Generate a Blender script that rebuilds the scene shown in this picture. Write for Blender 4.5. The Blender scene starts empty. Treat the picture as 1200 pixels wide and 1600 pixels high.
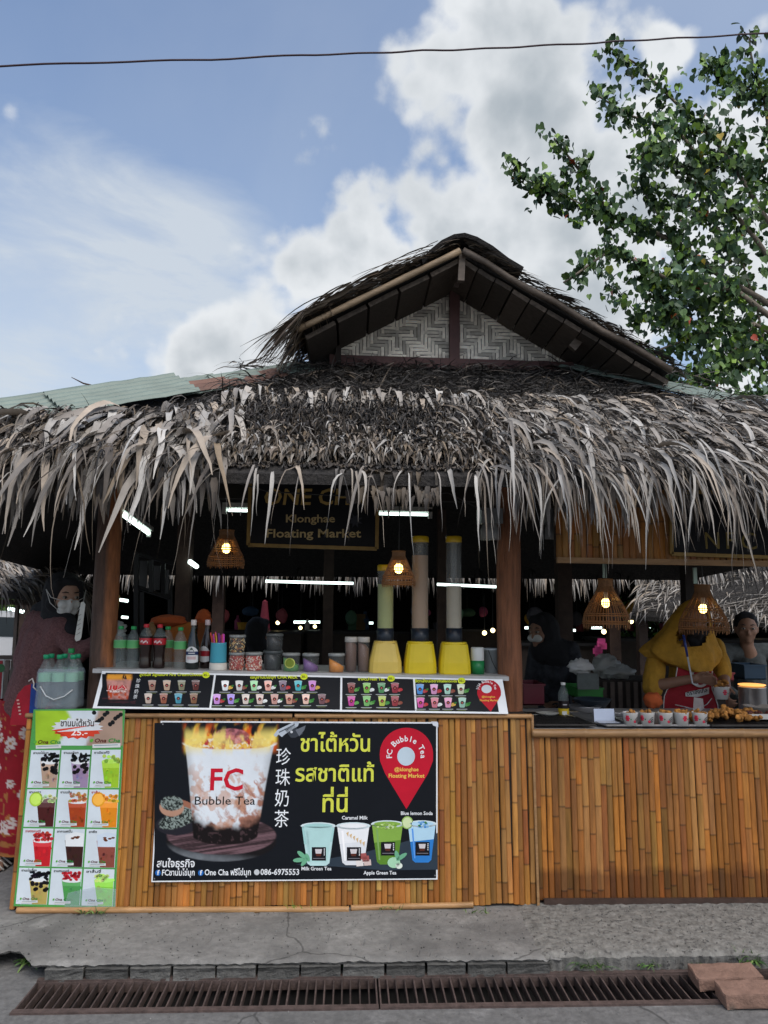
import bpy, bmesh, math, random
import numpy as np
from mathutils import Vector, Matrix, noise as mnoise

random.seed(7)
RNG = np.random.default_rng(11)
sc = bpy.context.scene
COL = sc.collection
R_ = math.radians

# ------------------------------------------------------------------ camera, sky, sun, exposure
CAM = Vector((0.0, 0.0, 1.55))
PITCH, YAW, ROLL, FPX = R_(6.9), R_(2.5), R_(0.45), 1203.0
FWD = Vector((math.sin(YAW)*math.cos(PITCH), math.cos(YAW)*math.cos(PITCH), math.sin(PITCH)))
_r0 = Vector((math.cos(YAW), -math.sin(YAW), 0.0))
_u0 = _r0.cross(FWD)
RGT = _r0*math.cos(ROLL) + _u0*math.sin(ROLL)
UPV = _u0*math.cos(ROLL) - _r0*math.sin(ROLL)
cd = bpy.data.cameras.new('camera'); cam = bpy.data.objects.new('camera', cd); COL.objects.link(cam)
cam.matrix_world = Matrix(((RGT.x, UPV.x, -FWD.x, CAM.x), (RGT.y, UPV.y, -FWD.y, CAM.y), (RGT.z, UPV.z, -FWD.z, CAM.z), (0, 0, 0, 1)))
cd.sensor_fit = 'VERTICAL'; cd.sensor_height = 36.0; cd.lens = FPX/1600.0*36.0
cd.clip_start = 0.05; cd.clip_end = 2000
sc.camera = cam

def ray(px, py):
    return (FWD*FPX + RGT*(px-600.0) - UPV*(py-800.0)).normalized()
def P(px, py, Y):
    """the point at distance Y (metres in front of the photographer) that a measured picture position stands for"""
    d = ray(px, py); return CAM + d*((Y-CAM.y)/d.y)
def PZ(px, py, z):
    d = ray(px, py); return CAM + d*((z-CAM.z)/d.z)
def mpp(p):
    return (Vector(p)-CAM).dot(FWD)/FPX

sc.view_settings.view_transform = 'Standard'; sc.view_settings.look = 'None'
sc.view_settings.gamma = 1.0; sc.view_settings.exposure = 0.7
sc.view_settings.use_curve_mapping = False
sc.render.engine = 'CYCLES'
sc.cycles.use_denoising = True
sc.cycles.max_bounces = 6; sc.cycles.diffuse_bounces = 3; sc.cycles.glossy_bounces = 3
sc.cycles.transmission_bounces = 5; sc.cycles.transparent_max_bounces = 8
sc.cycles.caustics_reflective = False; sc.cycles.caustics_refractive = False
sc.cycles.sample_clamp_indirect = 4.0

SUN_EL, SUN_AZ = R_(56), R_(152)          # high over the photographer's right shoulder, veiled by cloud (azimuth from +Y towards +X)
W = bpy.data.worlds.new('World'); sc.world = W; W.use_nodes = True
wn, wl = W.node_tree.nodes, W.node_tree.links
wn.clear()
def WN(t, **kw):
    n = wn.new(t)
    for k, v in kw.items(): setattr(n, k, v)
    return n
def wmath(op, a, b=None, clamp=False):
    n = WN('ShaderNodeMath', operation=op); n.use_clamp = clamp
    for i, x in enumerate((a, b)):
        if x is None: continue
        if isinstance(x, (int, float)): n.inputs[i].default_value = x
        else: wl.new(x, n.inputs[i])
    return n.outputs[0]
def wrange(x, a, b, c=0.0, d=1.0, smooth=True):
    n = WN('ShaderNodeMapRange', interpolation_type='SMOOTHSTEP' if smooth else 'LINEAR')
    wl.new(x, n.inputs[0]); n.inputs[1].default_value = a; n.inputs[2].default_value = b
    n.inputs[3].default_value = c; n.inputs[4].default_value = d
    return n.outputs[0]
wout = WN('ShaderNodeOutputWorld')
sky = WN('ShaderNodeTexSky', sky_type='NISHITA'); sky.sun_disc = False
sky.sun_elevation = SUN_EL; sky.sun_rotation = SUN_AZ
sky.air_density = 1.0; sky.dust_density = 2.6; sky.ozone_density = 2.0
bg_sky = WN('ShaderNodeBackground'); bg_sky.inputs[1].default_value = 0.125
wl.new(sky.outputs[0], bg_sky.inputs[0])
tc = WN('ShaderNodeTexCoord')
DIR = tc.outputs['Generated']
def wnoise(scale, detail, rough, dist=0.0, mapscale=None, rot=None, off=(0, 0, 0)):
    m = WN('ShaderNodeMapping'); wl.new(DIR, m.inputs[0])
    m.inputs['Location'].default_value = off
    if mapscale: m.inputs['Scale'].default_value = mapscale
    if rot: m.inputs['Rotation'].default_value = rot
    n = WN('ShaderNodeTexNoise'); wl.new(m.outputs[0], n.inputs['Vector'])
    n.inputs['Scale'].default_value = scale; n.inputs['Detail'].default_value = detail
    n.inputs['Roughness'].default_value = rough; n.inputs['Distortion'].default_value = dist
    return n.outputs['Fac']
def blob(px, py, rpx, sq=1.0):
    d = ray(px, py)
    s = WN('ShaderNodeVectorMath', operation='DISTANCE')
    wl.new(DIR, s.inputs[0]); s.inputs[1].default_value = d
    k = ((Vector((px-600, py-800)).length/FPX)**2+1)      # picture pixels to angle, away from the picture's centre
    return wrange(s.outputs['Value'], 0.0, rpx/FPX/k**0.75, 1.0, 0.0, smooth=False)
def union(bl):
    x = bl[0]
    for b in bl[1:]:
        n = WN('ShaderNodeMath', operation='SMOOTH_MAX'); wl.new(x, n.inputs[0]); wl.new(b, n.inputs[1]); n.inputs[2].default_value = 0.25
        x = n.outputs[0]
    return x
cum = union([blob(*b) for b in ((760, 40, 190), (830, 150, 230), (690, 110, 150), (850, 290, 270), (700, 350, 180), (570, 375, 160), (490, 420, 140),
                                (1010, 340, 230), (1130, 260, 180), (640, 480, 240), (1180, 420, 330), (430, 545, 120), (345, 535, 110), (290, 580, 100), (1050, 70, 95),
                                (900, 480, 300), (1330, 160, 200), (560, 640, 300))])
lump = wnoise(5.5, 9, 0.58, 0.15)
lump2 = wnoise(17.0, 6, 0.55, 0.1, off=(3, 1, 2))
lump_l = wnoise(5.5, 5, 0.55, 0.15, off=(0.035, 0.0, -0.045))
lump_s = wnoise(5.5, 5, 0.55, 0.15)
dens = wmath('ADD', cum, wmath('MULTIPLY', wmath('SUBTRACT', lump, 0.5), 1.15))
dens = wmath('ADD', dens, wmath('MULTIPLY', wmath('SUBTRACT', lump2, 0.5), 0.30))
vor = WN('ShaderNodeTexVoronoi', feature='SMOOTH_F1'); wl.new(DIR, vor.inputs['Vector']); vor.inputs['Scale'].default_value = 13.0; vor.inputs['Smoothness'].default_value = 0.35; vor.inputs['Detail'].default_value = 2.0
dens = wmath('ADD', dens, wmath('MULTIPLY', wmath('SUBTRACT', 0.45, vor.outputs['Distance']), 0.55))
cov = wrange(dens, 0.10, 0.36)
# clouds carry on all round the horizon behind the photographer
sep = WN('ShaderNodeSeparateXYZ'); wl.new(DIR, sep.inputs[0])
back = wrange(sep.outputs[1], 0.35, -0.1)
far = wmath('MULTIPLY', wrange(wnoise(2.2, 8, 0.55, off=(5, 2, 1)), 0.48, 0.66), back)
cov = wmath('MAXIMUM', cov, far)
# thin streaked cloud low on the left
cir_mask = union([blob(60, 540, 460), blob(260, 480, 300), blob(60, 700, 420), blob(120, 420, 300)])
cir = wmath('MULTIPLY', wrange(wnoise(3.0, 8, 0.6, 0.4, mapscale=(1.0, 1.0, 3.2), rot=(0, R_(18), 0)), 0.32, 0.72), wrange(cir_mask, 0.0, 0.6))
cir2 = wmath('MULTIPLY', wrange(cir_mask, 0.15, 0.8), 0.62)
cir = wmath('MULTIPLY', wmath('ADD', cir, cir2, clamp=True), 0.85)
haze_low = wmath('MULTIPLY', wrange(sep.outputs[2], 0.42, 0.02), 0.5)
cir = wmath('MAXIMUM', wmath('MAXIMUM', cir, haze_low), wmath('MULTIPLY', wrange(wnoise(1.6, 6, 0.5, 0.3, off=(1, 4, 2)), 0.3, 0.75), 0.30))
# brightness of the clouds themselves: thin rims bright, thick hearts grey
thick = wrange(dens, 0.24, 0.95)
relief = wmath('MULTIPLY', wmath('SUBTRACT', lump_s, lump_l), 1.0)
shade = wmath('ADD', wmath('ADD', wmath('MULTIPLY', thick, 0.62), relief), wmath('MULTIPLY', wmath('SUBTRACT', wnoise(2.6, 4, 0.45, off=(0.02, 0.0, 0.11)), 0.5), 1.5), clamp=True)
ramp = WN('ShaderNodeValToRGB'); wl.new(shade, ramp.inputs[0])
ramp.color_ramp.elements[0].position = 0.0; ramp.color_ramp.elements[0].color = (0.80, 0.83, 0.86, 1)
ramp.color_ramp.elements[1].position = 0.95; ramp.color_ramp.elements[1].color = (0.37, 0.425, 0.475, 1)
bg_cum = WN('ShaderNodeBackground'); wl.new(ramp.outputs[0], bg_cum.inputs[0]); bg_cum.inputs[1].default_value = 0.62
bg_cir = WN('ShaderNodeBackground'); bg_cir.inputs[0].default_value = (0.70, 0.76, 0.82, 1); bg_cir.inputs[1].default_value = 0.58
m1 = WN('ShaderNodeMixShader'); wl.new(cir, m1.inputs[0]); wl.new(bg_sky.outputs[0], m1.inputs[1]); wl.new(bg_cir.outputs[0], m1.inputs[2])
m2 = WN('ShaderNodeMixShader'); wl.new(cov, m2.inputs[0]); wl.new(m1.outputs[0], m2.inputs[1]); wl.new(bg_cum.outputs[0], m2.inputs[2])
wl.new(m2.outputs[0], wout.inputs[0])
W.cycles.sampling_method = 'MANUAL'; W.cycles.sample_map_resolution = 512

sl = bpy.data.lights.new('sun', 'SUN'); sl.energy = 1.25; sl.angle = R_(55); sl.color = (1.0, 0.95, 0.87)
sun = bpy.data.objects.new('sun', sl); COL.objects.link(sun)
sun_dir = Vector((math.sin(SUN_AZ)*math.cos(SUN_EL), math.cos(SUN_AZ)*math.cos(SUN_EL), math.sin(SUN_EL)))
sun.rotation_euler = sun_dir.to_track_quat('Z', 'Y').to_euler()

# ------------------------------------------------------------------ helpers
def H(h, k=1.0):
    h = h.lstrip('#'); c = [int(h[i:i+2], 16)/255.0 for i in (0, 2, 4)]
    return tuple(k*(x/12.92 if x <= 0.04045 else ((x+0.055)/1.055)**2.4) for x in c)

MATS = {}
def mat(name, base=(0.5, 0.5, 0.5), rough=0.6, noise=None, bump=None, metal=0.0, attr=False, rand=0.0, spec=0.5, emit=None, trans=0.0, alpha=1.0, sub=0.0, ior=1.45, stain=None, stretch=None, dark=None, crack=None):
    """procedural material. noise=(scale, amount), bump=(scale, strength), rand = spread of value between objects"""
    m = bpy.data.materials.new(name); m.use_nodes = True
    nt = m.node_tree; N, L = nt.nodes, nt.links
    b = N['Principled BSDF']
    def val(x, a):
        n = N.new('ShaderNodeMapRange'); L.new(x, n.inputs[0]); n.inputs[3].default_value = 1-a; n.inputs[4].default_value = 1+a
        n.inputs[1].default_value = 0.25; n.inputs[2].default_value = 0.75; n.clamp = True
        return n.outputs[0]
    def mul(col, f):
        n = N.new('ShaderNodeVectorMath'); n.operation = 'SCALE'; L.new(col, n.inputs[0]); L.new(f, n.inputs['Scale']); return n.outputs[0]
    tcn = N.new('ShaderNodeTexCoord'); mp = N.new('ShaderNodeMapping'); L.new(tcn.outputs['Object'], mp.inputs[0])
    if stretch: mp.inputs['Scale'].default_value = stretch
    oi = N.new('ShaderNodeObjectInfo')
    av = N.new('ShaderNodeVectorMath'); av.operation = 'ADD'; L.new(mp.outputs[0], av.inputs[0])
    sv = N.new('ShaderNodeVectorMath'); sv.operation = 'SCALE'; sv.inputs[0].default_value = (13.1, 7.7, 5.3); L.new(oi.outputs['Random'], sv.inputs['Scale']); L.new(sv.outputs[0], av.inputs[1])
    vec = av.outputs[0]
    if attr:
        a = N.new('ShaderNodeAttribute'); a.attribute_name = 'col'; col = a.outputs['Color']
    else:
        a = N.new('ShaderNodeRGB'); a.outputs[0].default_value = (*base, 1); col = a.outputs[0]
    if noise:
        n = N.new('ShaderNodeTexNoise'); L.new(vec, n.inputs['Vector']); n.inputs['Scale'].default_value = noise[0]; n.inputs['Detail'].default_value = 6; n.inputs['Roughness'].default_value = 0.62
        col = mul(col, val(n.outputs['Fac'], noise[1]))
    if rand:
        col = mul(col, val(oi.outputs['Random'], rand))
    if dark:   # a second, contrasting tone in patches: (scale, threshold, colour, softness)
        n = N.new('ShaderNodeTexNoise'); L.new(vec, n.inputs['Vector']); n.inputs['Scale'].default_value = dark[0]; n.inputs['Detail'].default_value = 7; n.inputs['Roughness'].default_value = 0.65
        r = N.new('ShaderNodeMapRange'); L.new(n.outputs['Fac'], r.inputs[0]); r.inputs[1].default_value = dark[1]; r.inputs[2].default_value = dark[1]+dark[3]
        mx = N.new('ShaderNodeMix'); mx.data_type = 'RGBA'; L.new(r.outputs[0], mx.inputs[0]); L.new(col, mx.inputs[6]); mx.inputs[7].default_value = (*dark[2], 1); col = mx.outputs[2]
    if crack:  # wandering cracks and pale scuffs: (scale, width)
        n = N.new('ShaderNodeTexNoise'); L.new(vec, n.inputs['Vector']); n.inputs['Scale'].default_value = crack[0]*2.2; n.inputs['Detail'].default_value = 5
        ad = N.new('ShaderNodeVectorMath'); ad.operation = 'MULTIPLY_ADD'; L.new(n.outputs['Color'], ad.inputs[0]); ad.inputs[1].default_value = (.45, .45, 0); L.new(vec, ad.inputs[2])
        v = N.new('ShaderNodeTexVoronoi'); v.feature = 'DISTANCE_TO_EDGE'; L.new(ad.outputs[0], v.inputs['Vector']); v.inputs['Scale'].default_value = crack[0]
        r = N.new('ShaderNodeMapRange'); L.new(v.outputs['Distance'], r.inputs[0]); r.inputs[1].default_value = crack[1]*.3; r.inputs[2].default_value = crack[1]; r.inputs[3].default_value = .5; r.inputs[4].default_value = 1.0
        col = mul(col, r.outputs[0])
        n2 = N.new('ShaderNodeTexNoise'); L.new(vec, n2.inputs['Vector']); n2.inputs['Scale'].default_value = 4.5; n2.inputs['Detail'].default_value = 9; n2.inputs['Roughness'].default_value = .72
        r2 = N.new('ShaderNodeMapRange'); L.new(n2.outputs['Fac'], r2.inputs[0]); r2.inputs[1].default_value = .56; r2.inputs[2].default_value = .68; r2.inputs[3].default_value = 1; r2.inputs[4].default_value = 1.45
        col = mul(col, r2.outputs[0])
    if stain:  # a water stain with its own uneven tide line: (height of the line in metres, colour, wobble)
        g = N.new('ShaderNodeNewGeometry'); s = N.new('ShaderNodeSeparateXYZ'); L.new(g.outputs['Position'], s.inputs[0])
        n = N.new('ShaderNodeTexNoise'); L.new(g.outputs['Position'], n.inputs['Vector']); n.inputs['Scale'].default_value = 9; n.inputs['Detail'].default_value = 5
        w_ = N.new('ShaderNodeMath'); w_.operation = 'MULTIPLY_ADD'; L.new(n.outputs['Fac'], w_.inputs[0]); w_.inputs[1].default_value = stain[2]; L.new(s.outputs[2], w_.inputs[2])
        r = N.new('ShaderNodeMapRange'); L.new(w_.outputs[0], r.inputs[0]); r.inputs[1].default_value = stain[0]+stain[2]*0.5+0.05; r.inputs[2].default_value = stain[0]+stain[2]*0.5; r.inputs[4].default_value = 0.85
        mx = N.new('ShaderNodeMix'); mx.data_type = 'RGBA'; mx.blend_type = 'MULTIPLY'; L.new(r.outputs[0], mx.inputs[0]); L.new(col, mx.inputs[6]); mx.inputs[7].default_value = (*stain[1], 1); col = mx.outputs[2]
    L.new(col, b.inputs['Base Color'])
    b.inputs['Roughness'].default_value = rough; b.inputs['Metallic'].default_value = metal
    b.inputs['Specular IOR Level'].default_value = spec; b.inputs['IOR'].default_value = ior
    b.inputs['Transmission Weight'].default_value = trans; b.inputs['Alpha'].default_value = alpha
    if sub:
        b.inputs['Subsurface Weight'].default_value = sub; b.inputs['Subsurface Radius'].default_value = (0.02, 0.012, 0.008); b.inputs['Subsurface Scale'].default_value = 0.5
    if emit:
        b.inputs['Emission Color'].default_value = (*emit[0], 1); b.inputs['Emission Strength'].default_value = emit[1]
    if bump:
        n = N.new('ShaderNodeTexNoise'); L.new(vec, n.inputs['Vector']); n.inputs['Scale'].default_value = bump[0]; n.inputs['Detail'].default_value = 6; n.inputs['Roughness'].default_value = 0.65
        bn = N.new('ShaderNodeBump'); L.new(n.outputs['Fac'], bn.inputs['Height']); bn.inputs['Strength'].default_value = bump[1]; bn.inputs['Distance'].default_value = 0.02
        L.new(bn.outputs[0], b.inputs['Normal'])
    MATS[name] = m
    return m

class MB:
    def __init__(s): s.v, s.f, s.c, s.col = [], [], [], (0.5, 0.5, 0.5)
    def add(s, vs, fs, col=None):
        o = len(s.v); s.v.extend(Vector(x) for x in vs); s.f.extend(tuple(i+o for i in f) for f in fs)
        if col is not None and len(col) and not isinstance(col[0], (int, float)): s.c.extend(col)
        else: s.c.extend([col or s.col]*len(vs))
        return s
    def box(s, c, size, rz=0.0, col=None, M=None):
        x, y, z = (k/2 for k in size); vs = [Vector((a, b, d)) for a in (-x, x) for b in (-y, y) for d in (-z, z)]
        if M is not None: vs = [M @ q for q in vs]
        elif rz: vs = [Matrix.Rotation(rz, 3, 'Z') @ q for q in vs]
        return s.add([q+Vector(c) for q in vs], [(0, 1, 3, 2), (4, 6, 7, 5), (0, 4, 5, 1), (2, 3, 7, 6), (0, 2, 6, 4), (1, 5, 7, 3)], col)
    def beam(s, p0, p1, w, h, col=None, up=(0, 0, 1)):
        p0, p1 = Vector(p0), Vector(p1); d = (p1-p0); L = d.length; d.normalize()
        a = d.cross(Vector(up)).normalized(); b = a.cross(d)
        return s.box((p0+p1)/2, (L, w, h), col=col, M=Matrix((d, a, b)).transposed())
    def tube(s, pts, r, n=8, col=None, caps=True, cols=None):
        pts = [Vector(p) for p in pts]; k = len(pts)
        rs = [r]*k if isinstance(r, (int, float)) else list(r)
        vs, fs, cs = [], [], []
        t = (pts[1]-pts[0]).normalized(); a = t.orthogonal().normalized()
        for i, p in enumerate(pts):
            t = ((pts[min(i+1, k-1)]-pts[max(i-1, 0)])).normalized()
            a = (a - t*a.dot(t)); a = a.normalized() if a.length > 1e-6 else t.orthogonal().normalized()
            b = t.cross(a)
            for j in range(n):
                q = 2*math.pi*j/n; vs.append(p+(a*math.cos(q)+b*math.sin(q))*rs[i]); cs.append(cols[i] if cols else (col or s.col))
        for i in range(k-1):
            for j in range(n): fs.append((i*n+j, i*n+(j+1) % n, (i+1)*n+(j+1) % n, (i+1)*n+j))
        if caps: fs.append(tuple(range(n-1, -1, -1))); fs.append(tuple((k-1)*n+j for j in range(n)))
        return s.add(vs, fs, cs)
    def lathe(s, prof, n=16, c=(0, 0, 0), col=None, cols=None, sx=1.0, sy=1.0, capped=True):
        c = Vector(c); vs, fs, cs = [], [], []; k = len(prof)
        for i, (r, z) in enumerate(prof):
            for j in range(n):
                q = 2*math.pi*j/n; vs.append(c+Vector((r*sx*math.cos(q), r*sy*math.sin(q), z))); cs.append(cols[i] if cols else (col or s.col))
        for i in range(k-1):
            for j in range(n): fs.append((i*n+j, i*n+(j+1) % n, (i+1)*n+(j+1) % n, (i+1)*n+j))
        if capped:
            if prof[0][0] > 1e-5: fs.append(tuple(range(n-1, -1, -1)))
            if prof[-1][0] > 1e-5: fs.append(tuple((k-1)*n+j for j in range(n)))
        return s.add(vs, fs, cs)
    def ell(s, c, r, nu=12, nv=8, col=None, M=None):
        c = Vector(c); r = (r, r, r) if isinstance(r, (int, float)) else r
        vs, fs = [], []
        for i in range(nv+1):
            a = math.pi*i/nv
            for j in range(nu):
                q = 2*math.pi*j/nu; p = Vector((r[0]*math.sin(a)*math.cos(q), r[1]*math.sin(a)*math.sin(q), -r[2]*math.cos(a)))
                vs.append(c+(M @ p if M is not None else p))
        for i in range(nv):
            for j in range(nu): fs.append((i*nu+j, i*nu+(j+1) % nu, (i+1)*nu+(j+1) % nu, (i+1)*nu+j))
        return s.add(vs, fs, col)
    def prism(s, poly, o, u, v, n, t, col=None):
        """polygon [(a,b)] in the plane o + a u + b v, extruded by t along n"""
        o, u, v, n = Vector(o), Vector(u), Vector(v), Vector(n); k = len(poly)
        vs = [o+u*a+v*b for a, b in poly]+[o+u*a+v*b+n*t for a, b in poly]
        return s.add(vs, [tuple(range(k-1, -1, -1)), tuple(range(k, 2*k))]+[(i, (i+1) % k, k+(i+1) % k, k+i) for i in range(k)], col)
    def mesh(s, name, origin=(0, 0, 0), smooth=False):
        o = Vector(origin)
        me = bpy.data.meshes.new(name); me.from_pydata([tuple(q-o) for q in s.v], [], s.f)
        ca = me.color_attributes.new('col', 'FLOAT_COLOR', 'POINT')
        ca.data.foreach_set('color', np.array([(c[0], c[1], c[2], 1.0) for c in s.c], dtype=np.float32).ravel())
        if smooth: me.shade_smooth()
        me.update(); return me

def wloc(o):
    v = Vector((0, 0, 0))
    while o is not None: v += o.location; o = o.parent
    return v
def obj(name, me, m, parent=None, kind=None, loc=None, label=None):
    if isinstance(me, MB): raise TypeError
    if not me.materials: me.materials.append(MATS[m] if isinstance(m, str) else m)
    o = bpy.data.objects.new(name, me); COL.objects.link(o)
    if parent is not None: o.parent = parent
    if loc is not None: o.location = loc
    if kind: o['kind'] = kind
    if label: o['label'] = label
    return o
def part(name, mb, m, parent, smooth=False, kind=None, label=None, at=None):
    """mesh part whose MB holds WORLD coordinates; its origin is put at `at` (default: the parent's origin)"""
    w = wloc(parent); o = Vector(at) if at is not None else w
    return obj(name, mb.mesh(name, o, smooth), m, parent, kind, o-w, label)
def lpart(name, mb, m, parent, smooth=False, label=None):
    return obj(name, mb.mesh(name, (0, 0, 0), smooth), m, parent, None, None, label)
def tag(o, label, cat, group=None):
    o['label'] = label; o['category'] = cat
    if group: o['group'] = group
    return o
def thing(name, label, cat, loc=(0, 0, 0), group=None, rz=0.0):
    o = bpy.data.objects.new(name, None); COL.objects.link(o); o.location = loc; o.rotation_euler = (0, 0, rz)
    o.empty_display_size = 0.1
    return tag(o, label, cat, group)
def solo(name, mb, m, label, cat, at, group=None, smooth=False):
    """a thing that is one mesh; MB in world coordinates"""
    return tag(obj(name, mb.mesh(name, at, smooth), m, None, None, at), label, cat, group)
def dup(root, loc, label=None, rz=None, scale=None):
    r = root.copy(); COL.objects.link(r); r.location = loc
    if label: r['label'] = label
    if rz is not None: r.rotation_euler[2] = rz
    if scale: r.scale = scale
    for ch in list(root.children):
        c = ch.copy(); COL.objects.link(c); c.parent = r
        for g in list(ch.children):
            d = g.copy(); COL.objects.link(d); d.parent = c
    return r
def vnoise(x, y, seed=0):
    xi, yi = np.floor(x).astype(np.int64), np.floor(y).astype(np.int64); fx, fy = x-xi, y-yi
    fx = fx*fx*(3-2*fx); fy = fy*fy*(3-2*fy)
    def h(a, b):
        n = (a*374761393+b*668265263+seed*1442695041) & 0xffffffff
        n = ((n ^ (n >> 13))*1274126177) & 0xffffffff
        return ((n ^ (n >> 16)) & 0xffff)/65535.0
    return (h(xi, yi)*(1-fx)+h(xi+1, yi)*fx)*(1-fy)+(h(xi, yi+1)*(1-fx)+h(xi+1, yi+1)*fx)*fy
def fbm(x, y, seed=0, o=4):
    t, a, s = 0, 0.5, 0
    for i in range(o): t = t+a*vnoise(x*2**i, y*2**i, seed+i); s += a; a *= 0.5
    return t/s
def sstep(a, b, x):
    t = np.clip((x-a)/(b-a), 0, 1); return t*t*(3-2*t)

# glyphs for all printed and painted lettering
_cu = bpy.data.curves.new('lettering', 'FONT'); _to = bpy.data.objects.new('lettering', _cu); COL.objects.link(_to)
_cu.resolution_u = 2
GLY = {}
def _meas(s, off):
    _cu.body = s; _cu.offset = off
    dg = bpy.context.evaluated_depsgraph_get(); e = _to.evaluated_get(dg); m = e.to_mesh()
    n = len(m.vertices); a = np.zeros(n*3, dtype=np.float32); m.vertices.foreach_get('co', a)
    f = [tuple(p.vertices) for p in m.polygons]; e.to_mesh_clear()
    return a.reshape(-1, 3)[:, :2], f
def _adv(c, off):
    a, _ = _meas('H'+c+'H', off); b, _ = _meas('HH', off)
    return float((a[:, 0].max() if len(a) else 0)-b[:, 0].max())
CHARS = ''.join(sorted(set("ABCDEFGHIJKLMNOPQRSTUVWXYZabcdefghijklmnopqrstuvwxyz0123456789.-,/@& " + "ชาไต้หวันรสติแทที่นสนใจธุรกิฟรีไข่มุมนเผือกเขียวกวีมะนาวพีชส้มสตรอเบอรกาแฟปั่นลิ้นจี่ร้านอังเกิลปบดำโอเลี้ยงแครนเบตราพรสูตรไฟอิตาเลี่ยนโซดาเมนูสด" + "珍珠奶茶")))
for _o in (0.0, 0.018):
    for _c in CHARS: GLY[(_c, _o)] = (*_meas(_c, _o), _adv(_c, _o))
bpy.data.objects.remove(_to)
UPPER_V = 'ัิีึื'; TONE = '่้๊๋'
def layout(s, bold):
    off = 0.018 if bold else 0.0; x = 0.0; prev = ''; V, F = [], []
    for c in s:
        g = GLY.get((c, off))
        if g is None: continue
        v = g[0].copy(); v[:, 0] += x
        if c in TONE and prev in UPPER_V: v[:, 1] += 0.17
        o = sum(len(q) for q in V); V.append(v); F += [tuple(i+o for i in f) for f in g[1]]
        x += g[2]; prev = c
    return (np.vstack(V) if V else np.zeros((0, 2))), F, x

class Pl:
    """a flat surface in the place (origin o, axes u right and v up, n towards the viewer) that prints are laid on"""
    def __init__(s, o, u, v): s.o, s.u = Vector(o), Vector(u).normalized(); s.v = (Vector(v)-s.u*Vector(v).dot(s.u)).normalized(); s.n = s.u.cross(s.v)
    def at(s, px, py):
        d = ray(px, py); t = (s.o-CAM).dot(s.n)/d.dot(s.n); q = CAM+d*t-s.o; return q.dot(s.u), q.dot(s.v)
    def w(s, a, b, off=0.0): return s.o+s.u*a+s.v*b+s.n*off
class Print(MB):
    """flat print on a surface: polygons, ellipses, lettering; each layer 0.35 mm above the one below"""
    def __init__(s, pl, base=0.0): super().__init__(); s.pl, s.base = pl, base
    def off(s, l): return s.base+0.00035*l+0.0005
    def poly(s, pts, col, l=1):
        s.add([s.pl.w(*s.pl.at(*p), s.off(l)) for p in pts], [tuple(range(len(pts)))], col)
        return s
    def grad(s, pts, cols, l=1):
        s.add([s.pl.w(*s.pl.at(*p), s.off(l)) for p in pts], [tuple(range(len(pts)))], cols); return s
    def disc(s, cx, cy, rx, ry, col, l=1, n=20, rot=0.0):
        pts = []
        for i in range(n):
            a = 2*math.pi*i/n; x, y = rx*math.cos(a), ry*math.sin(a); pts.append((cx+x*math.cos(rot)-y*math.sin(rot), cy+x*math.sin(rot)+y*math.cos(rot)))
        return s.poly(pts[::-1], col, l)
    def text(s, t, px, py, h, col, width=None, bold=False, l=2, align='L', rot=0.0, slant=0.0):
        """h = height of a capital in picture pixels, (px,py) = baseline start (or centre)"""
        V, F, adv = layout(t, bold)
        if not len(V): return s
        a0, b0 = s.pl.at(px, py); a1, b1 = s.pl.at(px+10, py); k = math.hypot(a1-a0, b1-b0)/10
        ux, uy = (a1-a0)/k/10, (b1-b0)/k/10
        if rot: ux, uy = ux*math.cos(rot)-uy*math.sin(rot), ux*math.sin(rot)+uy*math.cos(rot)
        sy = h*k/0.70; sx = (width*k/adv) if width else sy
        x0 = {'L': 0, 'C': -adv*sx/2, 'R': -adv*sx}[align]
        vs = []
        for x, y in V:
            X, Y = x*sx+x0+slant*y*sy, y*sy
            vs.append(s.pl.w(a0+ux*X-uy*Y, b0+uy*X+ux*Y, s.off(l)))
        s.add(vs, F, col); return s
    def art(s, rect, nx, ny, fn, l=1):
        x0, y0, x1, y1 = rect
        X, Y = np.meshgrid(np.linspace(x0, x1, nx+1), np.linspace(y0, y1, ny+1)); Cc, keep = fn(X, Y)
        vs = [s.pl.w(*s.pl.at(float(x), float(y)), s.off(l)) for x, y in zip(X.ravel(), Y.ravel())]
        fs = []
        for j in range(ny):
            for i in range(nx):
                if keep is None or keep[j, i] or keep[j+1, i+1] or keep[j, i+1] or keep[j+1, i]:
                    fs.append((j*(nx+1)+i, (j+1)*(nx+1)+i, (j+1)*(nx+1)+i+1, j*(nx+1)+i+1))
        s.add(vs, fs, [tuple(c) for c in Cc.reshape(-1, 3)]); return s

# ------------------------------------------------------------------ materials
mat('asphalt', (0.15, 0.148, 0.145), 0.9, (30, 0.35), (60, 0.5), crack=(0.9, 0.006), dark=(3.0, 0.55, (0.10, 0.10, 0.098), 0.15))
mat('concrete', (0.215, 0.21, 0.20), 0.88, (26, 0.25), (70, 0.4), dark=(2.2, 0.50, (0.135, 0.132, 0.127), 0.16), crack=(0.8, 0.006))
mat('rough_concrete', (0.20, 0.195, 0.18), 0.95, (22, 0.5), (120, 0.5), dark=(38, 0.57, (0.085, 0.082, 0.078), 0.06))
mat('kerb', (0.115, 0.113, 0.106), 0.92, (18, 0.45), (80, 0.6), rand=0.25)
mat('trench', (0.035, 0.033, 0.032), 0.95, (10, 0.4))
mat('rust', (0.078, 0.055, 0.049), 0.75, (30, 0.5), (120, 0.3), rand=0.25, metal=0.2)
mat('bamboo', (0.40, 0.21, 0.07), 0.5, (9, 0.34), (40, 0.2), attr=True, rand=0.20, stretch=(6, 6, 0.7), dark=(2.3, 0.56, (0.17, 0.075, 0.025), 0.25))
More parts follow.
